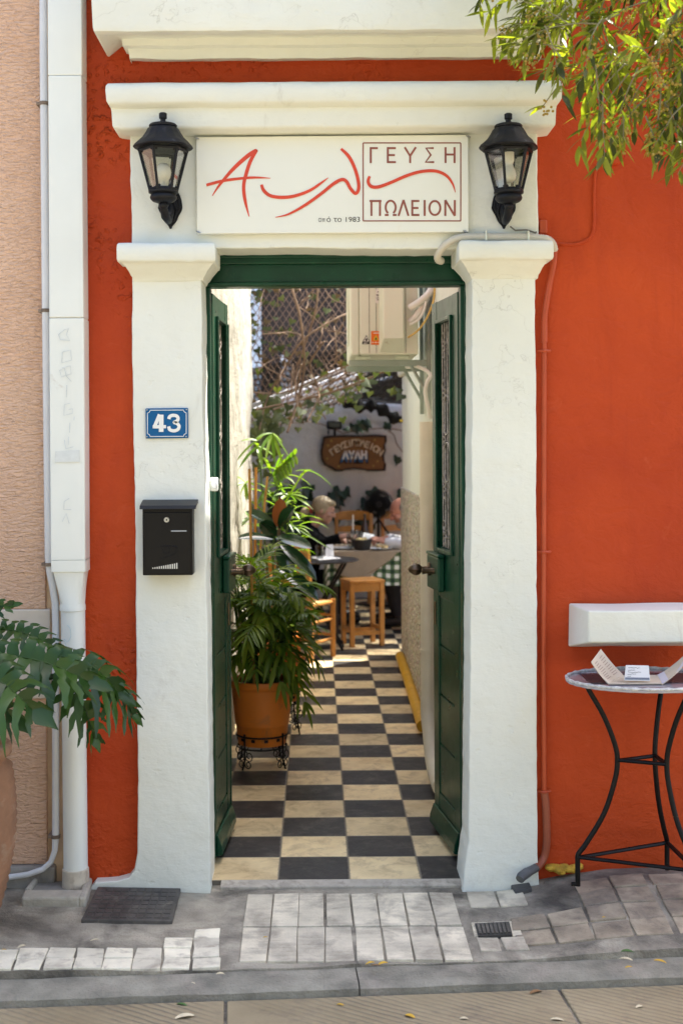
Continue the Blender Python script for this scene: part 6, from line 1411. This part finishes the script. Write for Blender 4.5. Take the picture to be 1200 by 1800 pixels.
c2_ = copy_tree(ch); c2_.location = (.33, 7.45, .06); c2_.rotation_euler = (0, 0, R(174)); c2_['label'] = 'empty wooden chair behind the table between the two diners'
c3_ = copy_tree(ch); c3_.location = (.80, 7.55, .06); c3_.rotation_euler = (0, 0, R(186)); c3_['label'] = 'wooden chair behind the table below the black fan'
# stool
fl0, rt0, bk0, lb0 = PG(622, 1138), PG(672, 1135), PG(652, 1127), PG(602, 1132)
ctr = (fl0 + rt0 + bk0 + lb0) / 4; ux = (rt0 - fl0).normalized(); rzs = math.atan2(ux.y, ux.x)
stl = thing('wooden_stool', 'square pine stool standing on the checkered floor before the gingham table', 'stool', (ctr.x, ctr.y, 0), None, rzs); WL[stl.name] = Vector((0, 0, 0))
hx, hy, hz = .118, .095, .495
mb = MB(); mb.cub(-hx - .022, hx + .022, -hy - .022, hy + .022, hz - .022, hz); mb.build('seat', PINEWOOD, stl, bevel=.005)
for sx in (-1, 1):
    for sy in (-1, 1):
        mb = MB(); mb.cub(sx * hx - .017, sx * hx + .017, sy * hy - .017, sy * hy + .017, 0, hz - .0225); mb.build('leg', PINEWOOD, stl, bevel=.003)
mb = MB()
for s in (-1, 1):
    mb.cub(-hx + .0175, hx - .0175, s * hy - .009, s * hy + .009, hz - .085, hz - .0228); mb.cub(s * hx - .009, s * hx + .009, -hy + .0175, hy - .0175, hz - .085, hz - .0228)
mb.build('apron', PINEWOOD, stl)
mb = MB()
for s in (-1, 1):
    mb.cub(-hx + .0175, hx - .0175, s * hy - .008, s * hy + .008, .085, .115); mb.cub(s * hx - .008, s * hx + .008, -hy + .0175, hy - .0175, .115, .145)
mb.build('stretchers', PINEWOOD, stl)
# small black round table
bt = thing('folding_table', 'small round black folding table beside the chair, laid with glasses', 'table', (.02, 5.15, 0))
mb = MB(); mb.lathe([(.0001, .647), (.285, .647), (.292, .651), (.292, .657), (.285, .660), (.0001, .661)], (.02, 5.15, 0), 48); mb.build('tabletop', mat('black_table_metal', (.018, .019, .022), .3, var=.2), bt)
for s in (-1, 1):
    for (q) in ([(.02 + s * .19, 4.98, .64), (.02 - s * .17, 5.02, 0)], [(.02 + s * .19, 5.32, .64), (.02 - s * .17, 5.28, 0)]):
        mb = MB(); mb.tube(q, .010, 8); mb.build('leg', BLACKMETAL, bt)
mb = MB(); mb.tube([(.21, 4.98, .64), (.21, 5.32, .64)], .009, 6); mb.tube([(-.17, 4.98, .64), (-.17, 5.32, .64)], .009, 6); mb.tube([(-.15, 5.02, .03), (-.15, 5.28, .03)], .008, 6); mb.tube([(.19, 5.02, .03), (.19, 5.28, .03)], .008, 6); mb.build('braces', BLACKMETAL, bt)
def glassmat():
    m, nt, b, tc = newmat('drinking_glass'); L = nt.links.new
    g = N(nt, 'ShaderNodeBsdfGlossy'); g.inputs['Roughness'].default_value = .05; t = N(nt, 'ShaderNodeBsdfTransparent'); t.inputs['Color'].default_value = (.78, .80, .80, 1)
    fr = N(nt, 'ShaderNodeLayerWeight'); fr.inputs[0].default_value = .35; mx = N(nt, 'ShaderNodeMixShader'); L(fr.outputs['Facing'], mx.inputs[0]); L(t.outputs[0], mx.inputs[1]); L(g.outputs[0], mx.inputs[2]); L(mx.outputs[0], nt.nodes['Material Output'].inputs[0]); return m
GLASS = glassmat()
def tumbler(label, c, h_, r_, group='tumblers on the tables'):
    mb = MB(); mb.lathe([(r_ * .82, 0), (r_ * .85, .004), (r_, h_), (r_ * .93, h_), (r_ * .78, .012), (.0001, .010)], (0, 0, 0), 20); o = mb.build('tumbler', GLASS); o.location = c; return tag(o, label, 'glass', group)
CLOTHW = mat('white_napkin', (.74, .74, .73), .8, var=.04, vs=20)
tumbler('tall tumbler on the black folding table, left of the folded napkin', (P(562, 978, 9.55).x, 5.10, .661), .105, .032)
for (q, lab) in (([(545, 984), (580, 982), (598, 987), (560, 991)], 'white napkin lying flat on the black folding table'),):
    mb = MB(); mb.prism([Vector(((x - PX) * 9.6 / F, 5.15 - (y - 986) * .035, .664)) for x, y in q], (0, 0, .004)); tag(mb.build('napkin', CLOTHW), lab, 'napkin')
mb = MB(); a = P(580, 978, 9.7); mb.prism([(a.x - .035, 5.30, .662), (a.x + .03, 5.30, .662), (a.x + .025, 5.36, .75), (a.x - .03, 5.36, .745)], (0, .004, .001)); tag(mb.build('napkin', CLOTHW), 'white paper napkin standing folded behind the tumbler', 'napkin')
# dining table with gingham and beige cloths
TX0, TX1, TY0, TY1, TZ = .085, 1.15, 5.74, 6.56, .655
dt = thing('dining_table', 'dining table hidden under cloths where the two diners sit', 'table', ((TX0 + TX1) / 2, 6.15, 0))
mb = MB(); mb.cub(TX0 + .01, TX1 - .01, TY0 + .01, TY1 - .01, TZ - .035, TZ - .006); mb.build('tabletop', PINEWOOD, dt)
for x in (TX0 + .06, TX1 - .06):
    for y in (TY0 + .06, TY1 - .06):
        mb = MB(); mb.cub(x - .025, x + .025, y - .025, y + .025, 0, TZ - .0355); mb.build('leg', mat('dark_table_leg', (.05, .03, .02), .6), dt)
def gingham():
    m, nt, b, tc = newmat('green_gingham'); L = nt.links.new; s = N(nt, 'ShaderNodeSeparateXYZ'); L(tc, s.inputs[0]); k = 1 / .068
    a = math_(nt, 'GREATER_THAN', math_(nt, 'FRACT', math_(nt, 'MULTIPLY', s.outputs[0], k)), .5)
    c = math_(nt, 'GREATER_THAN', math_(nt, 'FRACT', math_(nt, 'MULTIPLY', math_(nt, 'ADD', s.outputs[2], s.outputs[1]), k)), .5)
    t = math_(nt, 'MULTIPLY', math_(nt, 'ADD', a, c), .5); r = N(nt, 'ShaderNodeValToRGB'); r.color_ramp.interpolation = 'CONSTANT'
    e = r.color_ramp.elements; e[0].position = 0; e[0].color = (.66, .67, .62, 1); e[1].position = .25; e[1].color = (.10, .155, .08, 1); n_ = e.new(.75); n_.color = (.012, .038, .016, 1)
    L(t, r.inputs[0]); L(r.outputs[0], b.inputs['Base Color']); b.inputs['Roughness'].default_value = .85; return m
def cloth_drop(mb, x0, x1, y0, y1, z, drop, amp=.02, n=40):
    # table top sheet with a wavy skirt
    per = []
    for i in range(n): per.append((x0 + (x1 - x0) * i / n, y0, 0, -1))
    for i in range(n // 2): per.append((x1, y0 + (y1 - y0) * i / (n // 2), 1, 0))
    for i in range(n): per.append((x1 - (x1 - x0) * i / n, y1, 0, 1))
    for i in range(n // 2): per.append((x0, y1 - (y1 - y0) * i / (n // 2), -1, 0))
    m_ = len(per); vv = []
    for (k, t) in ((0, 0), (1, .06), (2, .4), (3, .75), (4, 1.0)):
        for i, (x, y, a, b_) in enumerate(per):
            w_ = amp * t * (math.sin(i * .55) + .6 * math.sin(i * .23 + 1)); o_ = .006 + .012 * t + w_
            vv.append((x + a * o_, y + b_ * o_, z - drop * t - (.0 if k else 0)))
    ff = [(j * m_ + i, j * m_ + (i + 1) % m_, (j + 1) * m_ + (i + 1) % m_, (j + 1) * m_ + i) for j in range(4) for i in range(m_)]
    mb.add(vv, ff); mb.f.append([len(mb.v) - 5 * m_ + i for i in range(m_)]); mb.m.append(0); mb.s.append(False)
mb = MB(); cloth_drop(mb, TX0, TX1, TY0, TY1, TZ, .26, .012); tag(mb.build('gingham_cloth', gingham(), angle=60), 'green and white gingham tablecloth hanging over the dining table edge', 'tablecloth')
mb = MB(); BEIGE = mat('beige_linen', (.29, .225, .155), .9, var=.08, vs=12, bump=.4, bs=220, bd=.001); zc = TZ + .004; yfr = TY0 - .034
mb.prism([Vector((TX0 + .02, TY0 - .03, zc)), Vector((P(701, 969, 10.2).x, TY0 - .03, zc)), Vector((TX1 - .1, TY0 + .4, zc)), Vector((.8, TY1 - .02, zc)), Vector((TX0 + .02, TY1 - .02, zc))], (0, 0, .003))
fr0 = [(586, 969.5), (612, 969), (640, 969), (670, 969), (700, 969), (690, 981), (676, 991), (662, 1002), (652, 1012), (642, 1018), (625, 1019), (606, 1017), (594, 1008), (588, 990)]
vv = [P(x, y, 4.45 + yfr - .012 * max(0, (y - 969) / 50)) + Vector((0, .008 * math.sin(x * .21), 0)) for x, y in fr0]; mb.prism(vv, (0, -.003, 0))
tag(mb.build('beige_cloth', BEIGE), 'beige overlay cloth laid diagonally over the gingham on the dining table', 'tablecloth')
# on the table
ZTB = TZ + .008
bb = thing('bread_basket', 'dark bread basket at the middle of the dining table', 'basket', (P(636, 965, 10.35).x, 5.90, ZTB))
q = Vector((P(636, 965, 10.35).x, 5.90, ZTB)); DARKB2 = mat('dark_basket', (.022, .018, .016), .7, var=.3, vs=40, bump=.6, bs=90)
mb = MB(); mb.lathe([(.055, 0), (.062, .004), (.078, .075), (.080, .082), (.072, .082), (.058, .012), (.0001, .01)], q, 24, rib=lambda a, i: .05 * math.cos(4 * a) if 2 <= i <= 4 else 0); mb.build('bowl', DARKB2, bb)
brd = MB()
for k, (dx, dy, dz, r_) in enumerate(((-.02, .0, .075, .035), (.02, .02, .078, .032), (.0, -.03, .07, .03))): brd.ell(q + Vector((dx, dy, dz)), (r_, r_ * .7, .022), Matrix.Rotation(k, 3, 'Z'), 0, 10, 6)
tag(brd.build('bread', mat('bread_crumb', (.50, .38, .16), .8, var=.2, vs=40, bump=.5, bs=90)), 'slices of bread heaped in the dark basket', 'bread')
for (x, y_, h_, r_, lab) in ((614, 5.92, .13, .030, 'tumbler nearest the woman on the dining table'), (622, 6.05, .15, .034, 'tumbler just left of the bread basket, behind'), (628, 6.2, .13, .032, 'tumbler farthest back on the dining table')): tumbler(lab, ((x - PX) * (y_ + 4.45) / F, y_, ZTB), h_, r_)
bo = thing('bottle', 'brown glass bottle at the back of the dining table beside the menu paper', 'bottle', ((640 - PX) * 10.75 / F, 6.3, ZTB)); mb = MB(); mb.lathe([(.032, 0), (.034, .01), (.034, .14), (.026, .17), (.013, .20), (.012, .25), (.014, .252), (.014, .262), (.0001, .263)], ((640 - PX) * 10.75 / F, 6.3, ZTB), 18); mb.build('glass', mat('brown_glass', (.05, .022, .012), .15), bo)
mb = MB(); mb.tube([((618.5 - PX) * 10.5 / F, 6.05, ZTB + .02), ((619.5 - PX) * 10.5 / F, 6.06, ZTB + .27)], .006, 8); tag(mb.build('candle', mat('white_candle', (.72, .68, .62), .5)), 'thin white candle standing among the tumblers', 'candle')
mb = MB(); mb.prism([P(639, 936, 10.7), P(658, 940, 10.7), P(658, 949, 10.65), P(636, 947, 10.65)], (0, .004, .001)); tag(mb.build('paper_menu', CLOTHW), 'white paper propped up behind the bread basket', 'paper')
for (x, y_, r_, lab) in ((602, 5.95, .095, 'white plate in front of the woman on the dining table'), (668, 5.90, .095, 'white plate in front of the man on the dining table')):
    mb = MB(); mb.lathe([(r_ * .5, 0), (r_ * .6, .003), (r_, .014), (r_, .017), (r_ * .58, .007), (.0001, .006)], ((x - PX) * (y_ + 4.45) / F, y_, ZTB), 28); tag(mb.build('plate', mat('white_china', (.72, .72, .70), .2, var=.02)), lab, 'plate', 'plates on the dining table')
mb = MB(); rg = random.Random(3); q = Vector(((668 - PX) * 10.35 / F, 5.9, ZTB + .012))
for k in range(14): mb.ell(q + Vector((rg.uniform(-.05, .05), rg.uniform(-.04, .04), rg.uniform(0, .02))), (.018, .012, .010), Matrix.Rotation(rg.uniform(0, 3), 3, 'Z'), 0, 7, 5)
tag(mb.build('food', mat('pale_food', (.50, .36, .16), .6, var=.4, vs=40)), 'pale food on the plate in front of the man', 'food')
mb = MB(); a = P(660, 966, 10.2); mb.add([a + Vector((i % 6 * .016 - .04, i // 6 * .018, .008 + .012 * nz((i % 6, i // 6, 0), .9))) for i in range(24)], [(j * 6 + i, j * 6 + i + 1, (j + 1) * 6 + i + 1, (j + 1) * 6 + i) for j in range(3) for i in range(5)]); tag(mb.build('napkin', CLOTHW), 'crumpled white napkin at the front edge of the beige cloth', 'napkin')
# pedestal fan
fn = thing('pedestal_fan', 'black pedestal fan standing behind the table against the gable wall', 'fan', (P(663, 950, 12.1).x, 7.65, 0)); fc = P(665, 886, 12.1); ry = Matrix.Rotation(R(90), 3, 'X')
mb = MB(); mb.tube([(fc.x, 7.70, .02), (fc.x, 7.70, fc.z - .02)], .014, 10); mb.build('pole', BLACKMETAL, fn)
mb = MB(); mb.lathe([(.19, 0), (.19, .012), (.03, .03), (.0001, .03)], (fc.x, 7.70, 0), 24); mb.build('base', BLACKMETAL, fn)
mb = MB()
for s in (-1, 1): mb.tube([(fc.x, 7.69, fc.z - .14), (fc.x + s * .11, 7.66, fc.z - .30)], .009, 6)
mb.build('strut', BLACKMETAL, fn)
mb = MB()
for k in range(84):
    a = k * 2 * math.pi / 84; mb.tube([fc + Vector((r_ * math.cos(a), y, r_ * math.sin(a))) for r_, y in ((.02, -.055), (.075, -.05), (.120, -.025), (.134, .01), (.12, .045), (.05, .06))], .0022, 4)
for r_, y in ((.134, .01), (.10, -.037), (.06, -.052)): mb.tube([fc + Vector((r_ * math.cos(a * .2), y, r_ * math.sin(a * .2))) for a in range(31)], .0028, 5)
mb.build('cage', BLACKMETAL, fn)
mb = MB(); mb.lathe([(.032, -.065), (.034, -.055), (.03, 0), (.045, .05), (.045, .11), (.03, .13), (.0001, .132)], fc, 18, 0, Matrix.Rotation(R(-90), 3, 'X'))
mb.lathe([(.026, -.062), (.0001, -.068)], fc, 18, 0, Matrix.Rotation(R(-90), 3, 'X')); mb.build('motor', BLACKMETAL, fn)
for k in range(4):
    mb = MB(); a = k * math.pi / 2 + .3; u, v = Vector((math.cos(a), 0, math.sin(a))), Vector((-math.sin(a), 0, math.cos(a))); vv = []
    for i in range(7):
        t = i / 6; r_ = .025 + .09 * t; w_ = .03 + .05 * math.sin(math.pi * (t * .7 + .15)); vv += [fc + u * r_ + v * (-w_ * .4) + Vector((0, -.015, 0)), fc + u * r_ + v * w_ * .6 + Vector((0, .02, 0))]
    mb.add(vv, [(i * 2, i * 2 + 1, i * 2 + 3, i * 2 + 2) for i in range(6)]); mb.build('blade', mat('smoke_blade', (.03, .03, .032), .4), fn)

# ------------------------------------------------------------------ the two diners
SKIN = mat('skin', (.50, .27, .19), .5, var=.12, vs=14, bump=.2, bs=120, bd=.001); SKINM = mat('ruddy_skin', (.46, .20, .13), .5, var=.15, vs=12, bump=.2, bs=120, bd=.001)
def remesh(o, vox, sm=3):
    r = o.modifiers.new('remesh', 'REMESH'); r.mode = 'VOXEL'; r.voxel_size = vox; r.use_smooth_shade = True
    s = o.modifiers.new('smooth', 'SMOOTH'); s.iterations = sm; s.factor = .5
def hand(mb, w_, d, palm, s, curl=.5):
    # wrist point, direction of the fingers, palm normal, side of the thumb
    d = d.normalized(); palm = palm.normalized(); sd_ = d.cross(palm).normalized() * s
    rot = Matrix((sd_, d, palm)).transposed()
    mb.ell(w_ + d * .048, (.040, .050, .016), rot, 0, 12, 8); mb.cap(w_ - d * .02, w_ + d * .02, .026, .027)
    for k, (o_, L) in enumerate(((.028, .068), (.009, .078), (-.010, .072), (-.028, .055))):
        p = w_ + d * .088 + sd_ * o_; dd = (d + palm * .25 * (1 + curl)).normalized()
        q = p + dd * L * .5; d2 = (dd + palm * curl * (1.1 + .1 * k)).normalized(); mb.cap(p - d * .02, q, .0098, .0088, 8); mb.cap(q, q + d2 * L * .5, .0086, .0072, 8)
    p = w_ + d * .03 + sd_ * .036; q = p + (d * .6 + sd_ * .7 + palm * .3).normalized() * .038; mb.cap(p, q, .012, .010, 8); mb.cap(q, q + (d * .9 + palm * .5 + sd_ * .1).normalized() * .032, .010, .008, 8)
def head(mb, c, f, up, sc=1.0, nose=1.0):
    f = f.normalized(); s = f.cross(up).normalized(); up = s.cross(f).normalized(); rot = Matrix((f, s, up)).transposed()
    def o(a, b, h): return c + (f * a + s * b + up * h) * sc
    mb.ell(o(-.012, 0, .025), (.094 * sc, .074 * sc, .088 * sc), rot, 0, 20, 14); mb.ell(o(.028, 0, -.035), (.060 * sc, .058 * sc, .075 * sc), rot, 0, 16, 12)
    mb.ell(o(.052, 0, -.088), (.026 * sc, .028 * sc, .022 * sc), rot, 0, 12, 8); mb.ell(o(.064, 0, .042), (.024 * sc, .05 * sc, .016 * sc), rot, 0, 12, 8)
    mb.cap(o(.082, 0, .024), o(.103 * nose, 0, -.020), .008 * sc, .013 * sc); mb.ell(o(.090, 0, -.022), (.014 * sc, .017 * sc, .009 * sc), rot, 0, 10, 6)
    mb.ell(o(.080, 0, -.052), (.013 * sc, .023 * sc, .006 * sc), rot, 0, 10, 6); mb.ell(o(.079, 0, -.063), (.013 * sc, .021 * sc, .007 * sc), rot, 0, 10, 6)
    for b in (-1, 1):
        mb.ell(o(.055, b * .042, -.02), (.028 * sc, .020 * sc, .024 * sc), rot, 0, 10, 8); mb.ell(o(-.012, b * .075, -.004), (.018 * sc, .008 * sc, .031 * sc), rot, 0, 10, 8)
        mb.ell(o(.077, b * .031, .012), (.010 * sc, .014 * sc, .009 * sc), rot, 0, 10, 8)
    return o, rot
def eyes(o, par, sc=1.0):
    for b in (-1, 1):
        mb = MB(); mb.ell(o(.0835, b * .031, .010), (.0065 * sc, .009 * sc, .0055 * sc), None, 0, 8, 6); mb.build('eye', mat('dark_eye', (.03, .02, .016), .2), par)
# woman in black on the left, facing the table's middle
hc = P(570, 898, 10.95); f = Vector((1, -.22, -.34)); up = Vector((.32, 0, 1))
wm = thing('person', 'woman with fair hair tied back and a black sweater, eating at the table', 'person', Vector((hc.x - .22, hc.y + .05, 0)))
bd = MB(); o, rot = head(bd, hc, f, up, .94)
chest = hc + Vector((-.135, .02, -.29)); pelvis = hc + Vector((-.24, .04, -.62)); neck0 = hc + Vector((-.045, .01, -.06)); neck1 = chest + Vector((.015, 0, .155))
bd.cap(neck0, neck1, .048, .056, 14); bd.ell(chest, (.105, .165, .17), None, 0, 18, 12); bd.ell(pelvis + Vector((0, 0, .1)), (.13, .17, .16), None, 0, 16, 10)
bd.cap(chest, pelvis, .12, .14, 14)
shR, shL = chest + Vector((.01, -.165, .10)), chest + Vector((.0, .165, .10))
elR, elL = P(566, 957, 10.62), P(572, 955, 11.15); wrR, wrL = P(597, 944, 10.55), P(600, 950, 11.0)
for sh, el, wr in ((shR, elR, wrR), (shL, elL, wrL)): bd.cap(sh, el, .048, .038); bd.cap(el, wr, .037, .026)
hand(bd, wrR, P(606, 941, 10.52) - P(597, 944, 10.55) + Vector((.02, 0, -.004)), Vector((.25, .3, -1)), 1, .6); hand(bd, wrL, Vector((1, -.25, -.1)), Vector((0, 0, -1)), -1, .5)
kn = [pelvis + Vector((.40, -.12, .06)), pelvis + Vector((.40, .10, .06))]
for k_ in kn: bd.cap(pelvis + Vector((0, (k_ - pelvis).y * .8, .02)), k_, .075, .055); bd.cap(k_, Vector((k_.x - .06, k_.y, .07)), .052, .036); bd.cap(Vector((k_.x - .08, k_.y, .045)), Vector((k_.x + .10, k_.y, .03)), .036, .028)
ob = bd.build('body', SKIN, wm, angle=0); remesh(ob, .0048, 2)
sw = MB(); sw.cap(neck1 + Vector((.0, 0, -.03)), neck1 + Vector((-.002, 0, .012)), .066, .060, 16); sw.ell(chest, (.125, .185, .185), None, 0, 18, 12); sw.cap(chest, pelvis, .14, .16, 14)
for sh, el, wr in ((shR, elR, wrR), (shL, elL, wrL)): sw.cap(sh, el, .062, .052); sw.cap(el, wr + (el - wr).normalized() * .015, .052, .038)
BLK = mat('black_knit', (.005, .005, .006), .95, spec=.08, var=.3, vs=30, bump=.6, bs=90, bd=.004); o2 = sw.build('sweater', BLK, wm, angle=0); remesh(o2, .008, 4)
tr_ = MB()
for k_ in kn: tr_.cap(pelvis + Vector((0, (k_ - pelvis).y * .8, .02)), k_, .088, .066); tr_.cap(k_, Vector((k_.x - .06, k_.y, .12)), .064, .055)
tr_.ell(pelvis + Vector((0, 0, .03)), (.15, .18, .13), None, 0, 14, 10); o3 = tr_.build('trousers', BLK, wm, angle=0); remesh(o3, .01, 3)
hr = MB(); HAIR = mat('fair_hair', (.38, .29, .17), .5, var=.3, vs=60, bump=.6, bs=160, bd=.003)
hr.ell(o(-.030, 0, .040), (.094, .080, .084), rot, 0, 18, 12); hr.ell(o(.018, 0, .082), (.062, .066, .034), rot, 0, 14, 8)
for b in (-1, 1): hr.ell(o(-.030, b * .052, .018), (.064, .030, .058), rot, 0, 12, 8)
hr.cap(o(-.09, 0, .0), o(-.128, 0, -.028), .036, .022); hr.cap(o(-.135, 0, -.034), o(-.165, 0, -.062), .028, .036); hr.ell(o(-.172, 0, -.085), (.036, .036, .040), rot, 0, 12, 8)
o4 = hr.build('hair', HAIR, wm, angle=0); remesh(o4, .006, 3)
mb = MB(); mb.lathe([(.024, -.012), (.036, -.010), (.040, 0), (.036, .010), (.024, .012)], o(-.128, 0, -.03), 16, 0, Matrix.Rotation(R(65), 3, 'Y')); mb.build('hair_tie', mat('red_hair_tie', (.45, .06, .04), .7), wm)
SHOE = mat('black_shoe', (.012, .011, .011), .5)
def shoes(par, kn, s):
    for k_ in kn:
        m_ = MB(); m_.cap(Vector((k_.x - s * .09, k_.y, .05)), Vector((k_.x + s * .10, k_.y, .040)), .048, .040, 12); m_.cap(Vector((k_.x - s * .075, k_.y, .05)), Vector((k_.x - s * .065, k_.y, .13)), .045, .044, 12); so2 = m_.build('shoe', SHOE, par, angle=0); remesh(so2, .008, 3)
shoes(wm, kn, 1)
eyes(o, wm, .94); mb = MB(); mb.ell(o(-.004, -.079, -.040), (.005, .005, .006), None, 0, 8, 6); mb.build('earring', mat('pearl', (.75, .72, .66), .3), wm)
# man in white on the right, head bowed towards the table
hc = P(705, 899, 10.75); f = Vector((-1, -.12, -.55)); up = Vector((-.5, 0, 1))
mn_ = thing('person', 'balding bearded man in a white shirt, leaning over his plate by the wall corner', 'person', Vector((hc.x + .25, hc.y + .05, 0)))
bd = MB(); o, rot = head(bd, hc, f, up, .98, 1.03)
chest = hc + Vector((.18, .03, -.27)); pelvis = hc + Vector((.30, .05, -.60)); neck0 = hc + Vector((.05, .01, -.05)); neck1 = chest + Vector((-.02, 0, .15))
bd.cap(neck0, neck1, .056, .064, 14); bd.ell(chest, (.12, .19, .18), None, 0, 18, 12); bd.cap(chest, pelvis, .13, .15, 14)
shR, shL = chest + Vector((-.01, -.19, .10)), chest + Vector((0, .19, .10)); elR, elL = P(712, 968, 10.35), P(716, 955, 11.0); wrR, wrL = P(680, 953, 10.42), P(684, 946, 10.8)
elR.z = max(elR.z, .70)
for sh, el, wr in ((shR, elR, wrR), (shL, elL, wrL)): bd.cap(sh, el, .054, .044); bd.cap(el, wr, .042, .030)
hand(bd, wrR, P(668, 949, 10.42) - wrR, Vector((-.2, .4, -1)), -1, .7); hand(bd, wrL, Vector((-1, -.3, -.05)), Vector((0, 0, -1)), 1, .6)
kn = [pelvis + Vector((-.40, -.14, .06)), pelvis + Vector((-.40, .12, .06))]
for k_ in kn: bd.cap(pelvis + Vector((0, (k_ - pelvis).y * .8, .02)), k_, .08, .058); bd.cap(k_, Vector((k_.x + .06, k_.y, .07)), .054, .038); bd.cap(Vector((k_.x + .08, k_.y, .045)), Vector((k_.x - .10, k_.y, .03)), .038, .03)
ob = bd.build('body', SKINM, mn_, angle=0); remesh(ob, .0048, 2)
sw = MB(); sw.cap(neck1 + Vector((.0, 0, -.05)), neck1 + Vector((-.01, 0, .02)), .082, .070, 16); sw.ell(chest, (.14, .215, .20), None, 0, 18, 12); sw.cap(chest, pelvis, .155, .17, 14)
for sh, el, wr in ((shR, elR, wrR), (shL, elL, wrL)): sw.cap(sh, el, .074, .060); sw.cap(el, wr + (el - wr).normalized() * .01, .058, .042)
SHIRT = mat('white_shirt', (.66, .66, .68), .8, var=.05, vs=14, bump=.5, bs=22, bd=.012); o2 = sw.build('shirt', SHIRT, mn_, angle=0); remesh(o2, .008, 4)
tr_ = MB()
for k_ in kn: tr_.cap(pelvis + Vector((0, (k_ - pelvis).y * .8, .02)), k_, .092, .07); tr_.cap(k_, Vector((k_.x + .06, k_.y, .12)), .068, .056)
tr_.ell(pelvis + Vector((0, 0, .03)), (.16, .19, .13), None, 0, 14, 10); o3 = tr_.build('trousers', mat('dark_trousers', (.025, .026, .035), .9), mn_, angle=0); remesh(o3, .01, 3)
hr = MB(); GREY = mat('grey_hair', (.13, .115, .105), .7, var=.4, vs=80, bump=.8, bs=160, bd=.003)
hr.ell(o(-.058, 0, .005), (.050, .073, .060), rot, 0, 14, 10)
for b in (-1, 1): hr.ell(o(-.030, b * .060, .022), (.052, .022, .045), rot, 0, 12, 8)
o4 = hr.build('hair', GREY, mn_, angle=0); remesh(o4, .006, 3)
be = MB(); be.ell(o(.050, 0, -.095), (.046, .045, .040), rot, 0, 14, 10); be.ell(o(.066, 0, -.075), (.030, .036, .022), rot, 0, 12, 8); be.ell(o(.086, 0, -.043), (.012, .026, .008), rot, 0, 10, 6)
for b in (-1, 1): be.ell(o(.022, b * .052, -.065), (.042, .016, .036), rot, 0, 12, 8)
o5 = be.build('beard', mat('grey_beard', (.32, .27, .23), .8, var=.4, vs=90, bump=.8, bs=180, bd=.003), mn_, angle=0); remesh(o5, .005, 2)
shoes(mn_, kn, -1)
eyes(o, mn_, .98)

# ------------------------------------------------------------------ fallen leaves
FL = {'yellow': mat('yellow_dry_leaf', (.60, .36, .03), .6, var=.2, vs=60), 'pale': mat('pale_dry_leaf', (.60, .52, .36), .7, var=.15, vs=60), 'green': mat('green_fallen_leaf', (.06, .14, .03), .5, var=.2, vs=60), 'brown': mat('brown_dry_leaf', (.22, .12, .05), .7, var=.3, vs=60)}
rg = random.Random(77)
for (x, y, col, s, lab) in ((650, 1697, 'yellow', .030, 'bright yellow leaf lying on the kerb edge below the doorway slabs'), (672, 1698, 'yellow', .034, 'yellow leaf beside the brown one on the kerb'), (661, 1701, 'brown', .030, 'curled brown leaf between two yellow leaves on the kerb'),
    (388, 1716, 'pale', .026, 'pale leaf standing against the kerb below the white tiles'), (340, 1732, 'pale', .016, 'tiny pale crumb of leaf on the grey kerb stone'), (220, 1748, 'green', .040, 'green leaf at the street edge of the kerb'), (318, 1770, 'green', .036, 'olive-green narrow leaf on the street slab near the kerb'),
    (328, 1792, 'pale', .062, 'large pale leaf at the bottom edge of the street'), (597, 1770, 'yellow', .024, 'small yellow leaf on the middle street slab'), (679, 1738, 'yellow', .018, 'small orange-yellow leaf just off the kerb'), (721, 1791, 'yellow', .032, 'golden leaf near the street slab joint'),
    (1061, 1616, 'yellow', .014, 'tiny orange leaf on the worn brown pavers'), (1098, 1690, 'pale', .042, 'long pale leaf on the pavers below the bistro table'), (1105, 1704, 'yellow', .026, 'bright yellow leaf below the long pale leaf at right'), (1103, 1677, 'green', .040, 'dark green leaf touching the long pale leaf'),
    (1160, 1694, 'yellow', .038, 'curled yellow-brown leaf at the right kerb'), (1124, 1774, 'pale', .028, 'cream leaf on the right-hand street slab'), (942, 1748, 'brown', .046, 'narrow brown leaf on the street slab'), (816, 1795, 'pale', .026, 'pale leaf at the bottom beside the golden one'), (980, 1797, 'pale', .040, 'whitish leaf at the bottom right of the street'),
    (466, 1651, 'yellow', .016, 'yellow speck of leaf in a slab groove'), (38, 1668, 'pale', .028, 'thin pale leaf on the cement at far left'), (168, 1656, 'pale', .030, 'pale leaf on the dark cement below the manhole cover'), (8, 1673, 'yellow', .016, 'tiny orange leaf at the left end of the cement')):
    street = y > (1757 - (x / 940) * 55) if x < 940 else y > 1708
    z = -.058 if street else -.004
    p = PG(x, y, z)
    if not street: p = PG(x, y, gz(p.x, p.y) + .013)
    mb = MB(); a = rg.uniform(-.6, .6) + (math.pi if rg.random() < .5 else 0)
    strip_leaf(mb, Vector((-s / 2 * math.cos(a), -s / 2 * math.sin(a), .006)), Vector((math.cos(a), math.sin(a), .15)), Vector((0, 0, 1)), s, s * rg.uniform(.32, .5), .2, 5, .3)
    o = mb.build('fallen_leaf', FL[col], angle=0); o.location = p; tag(o, lab, 'leaf', 'fallen leaves on the paving')
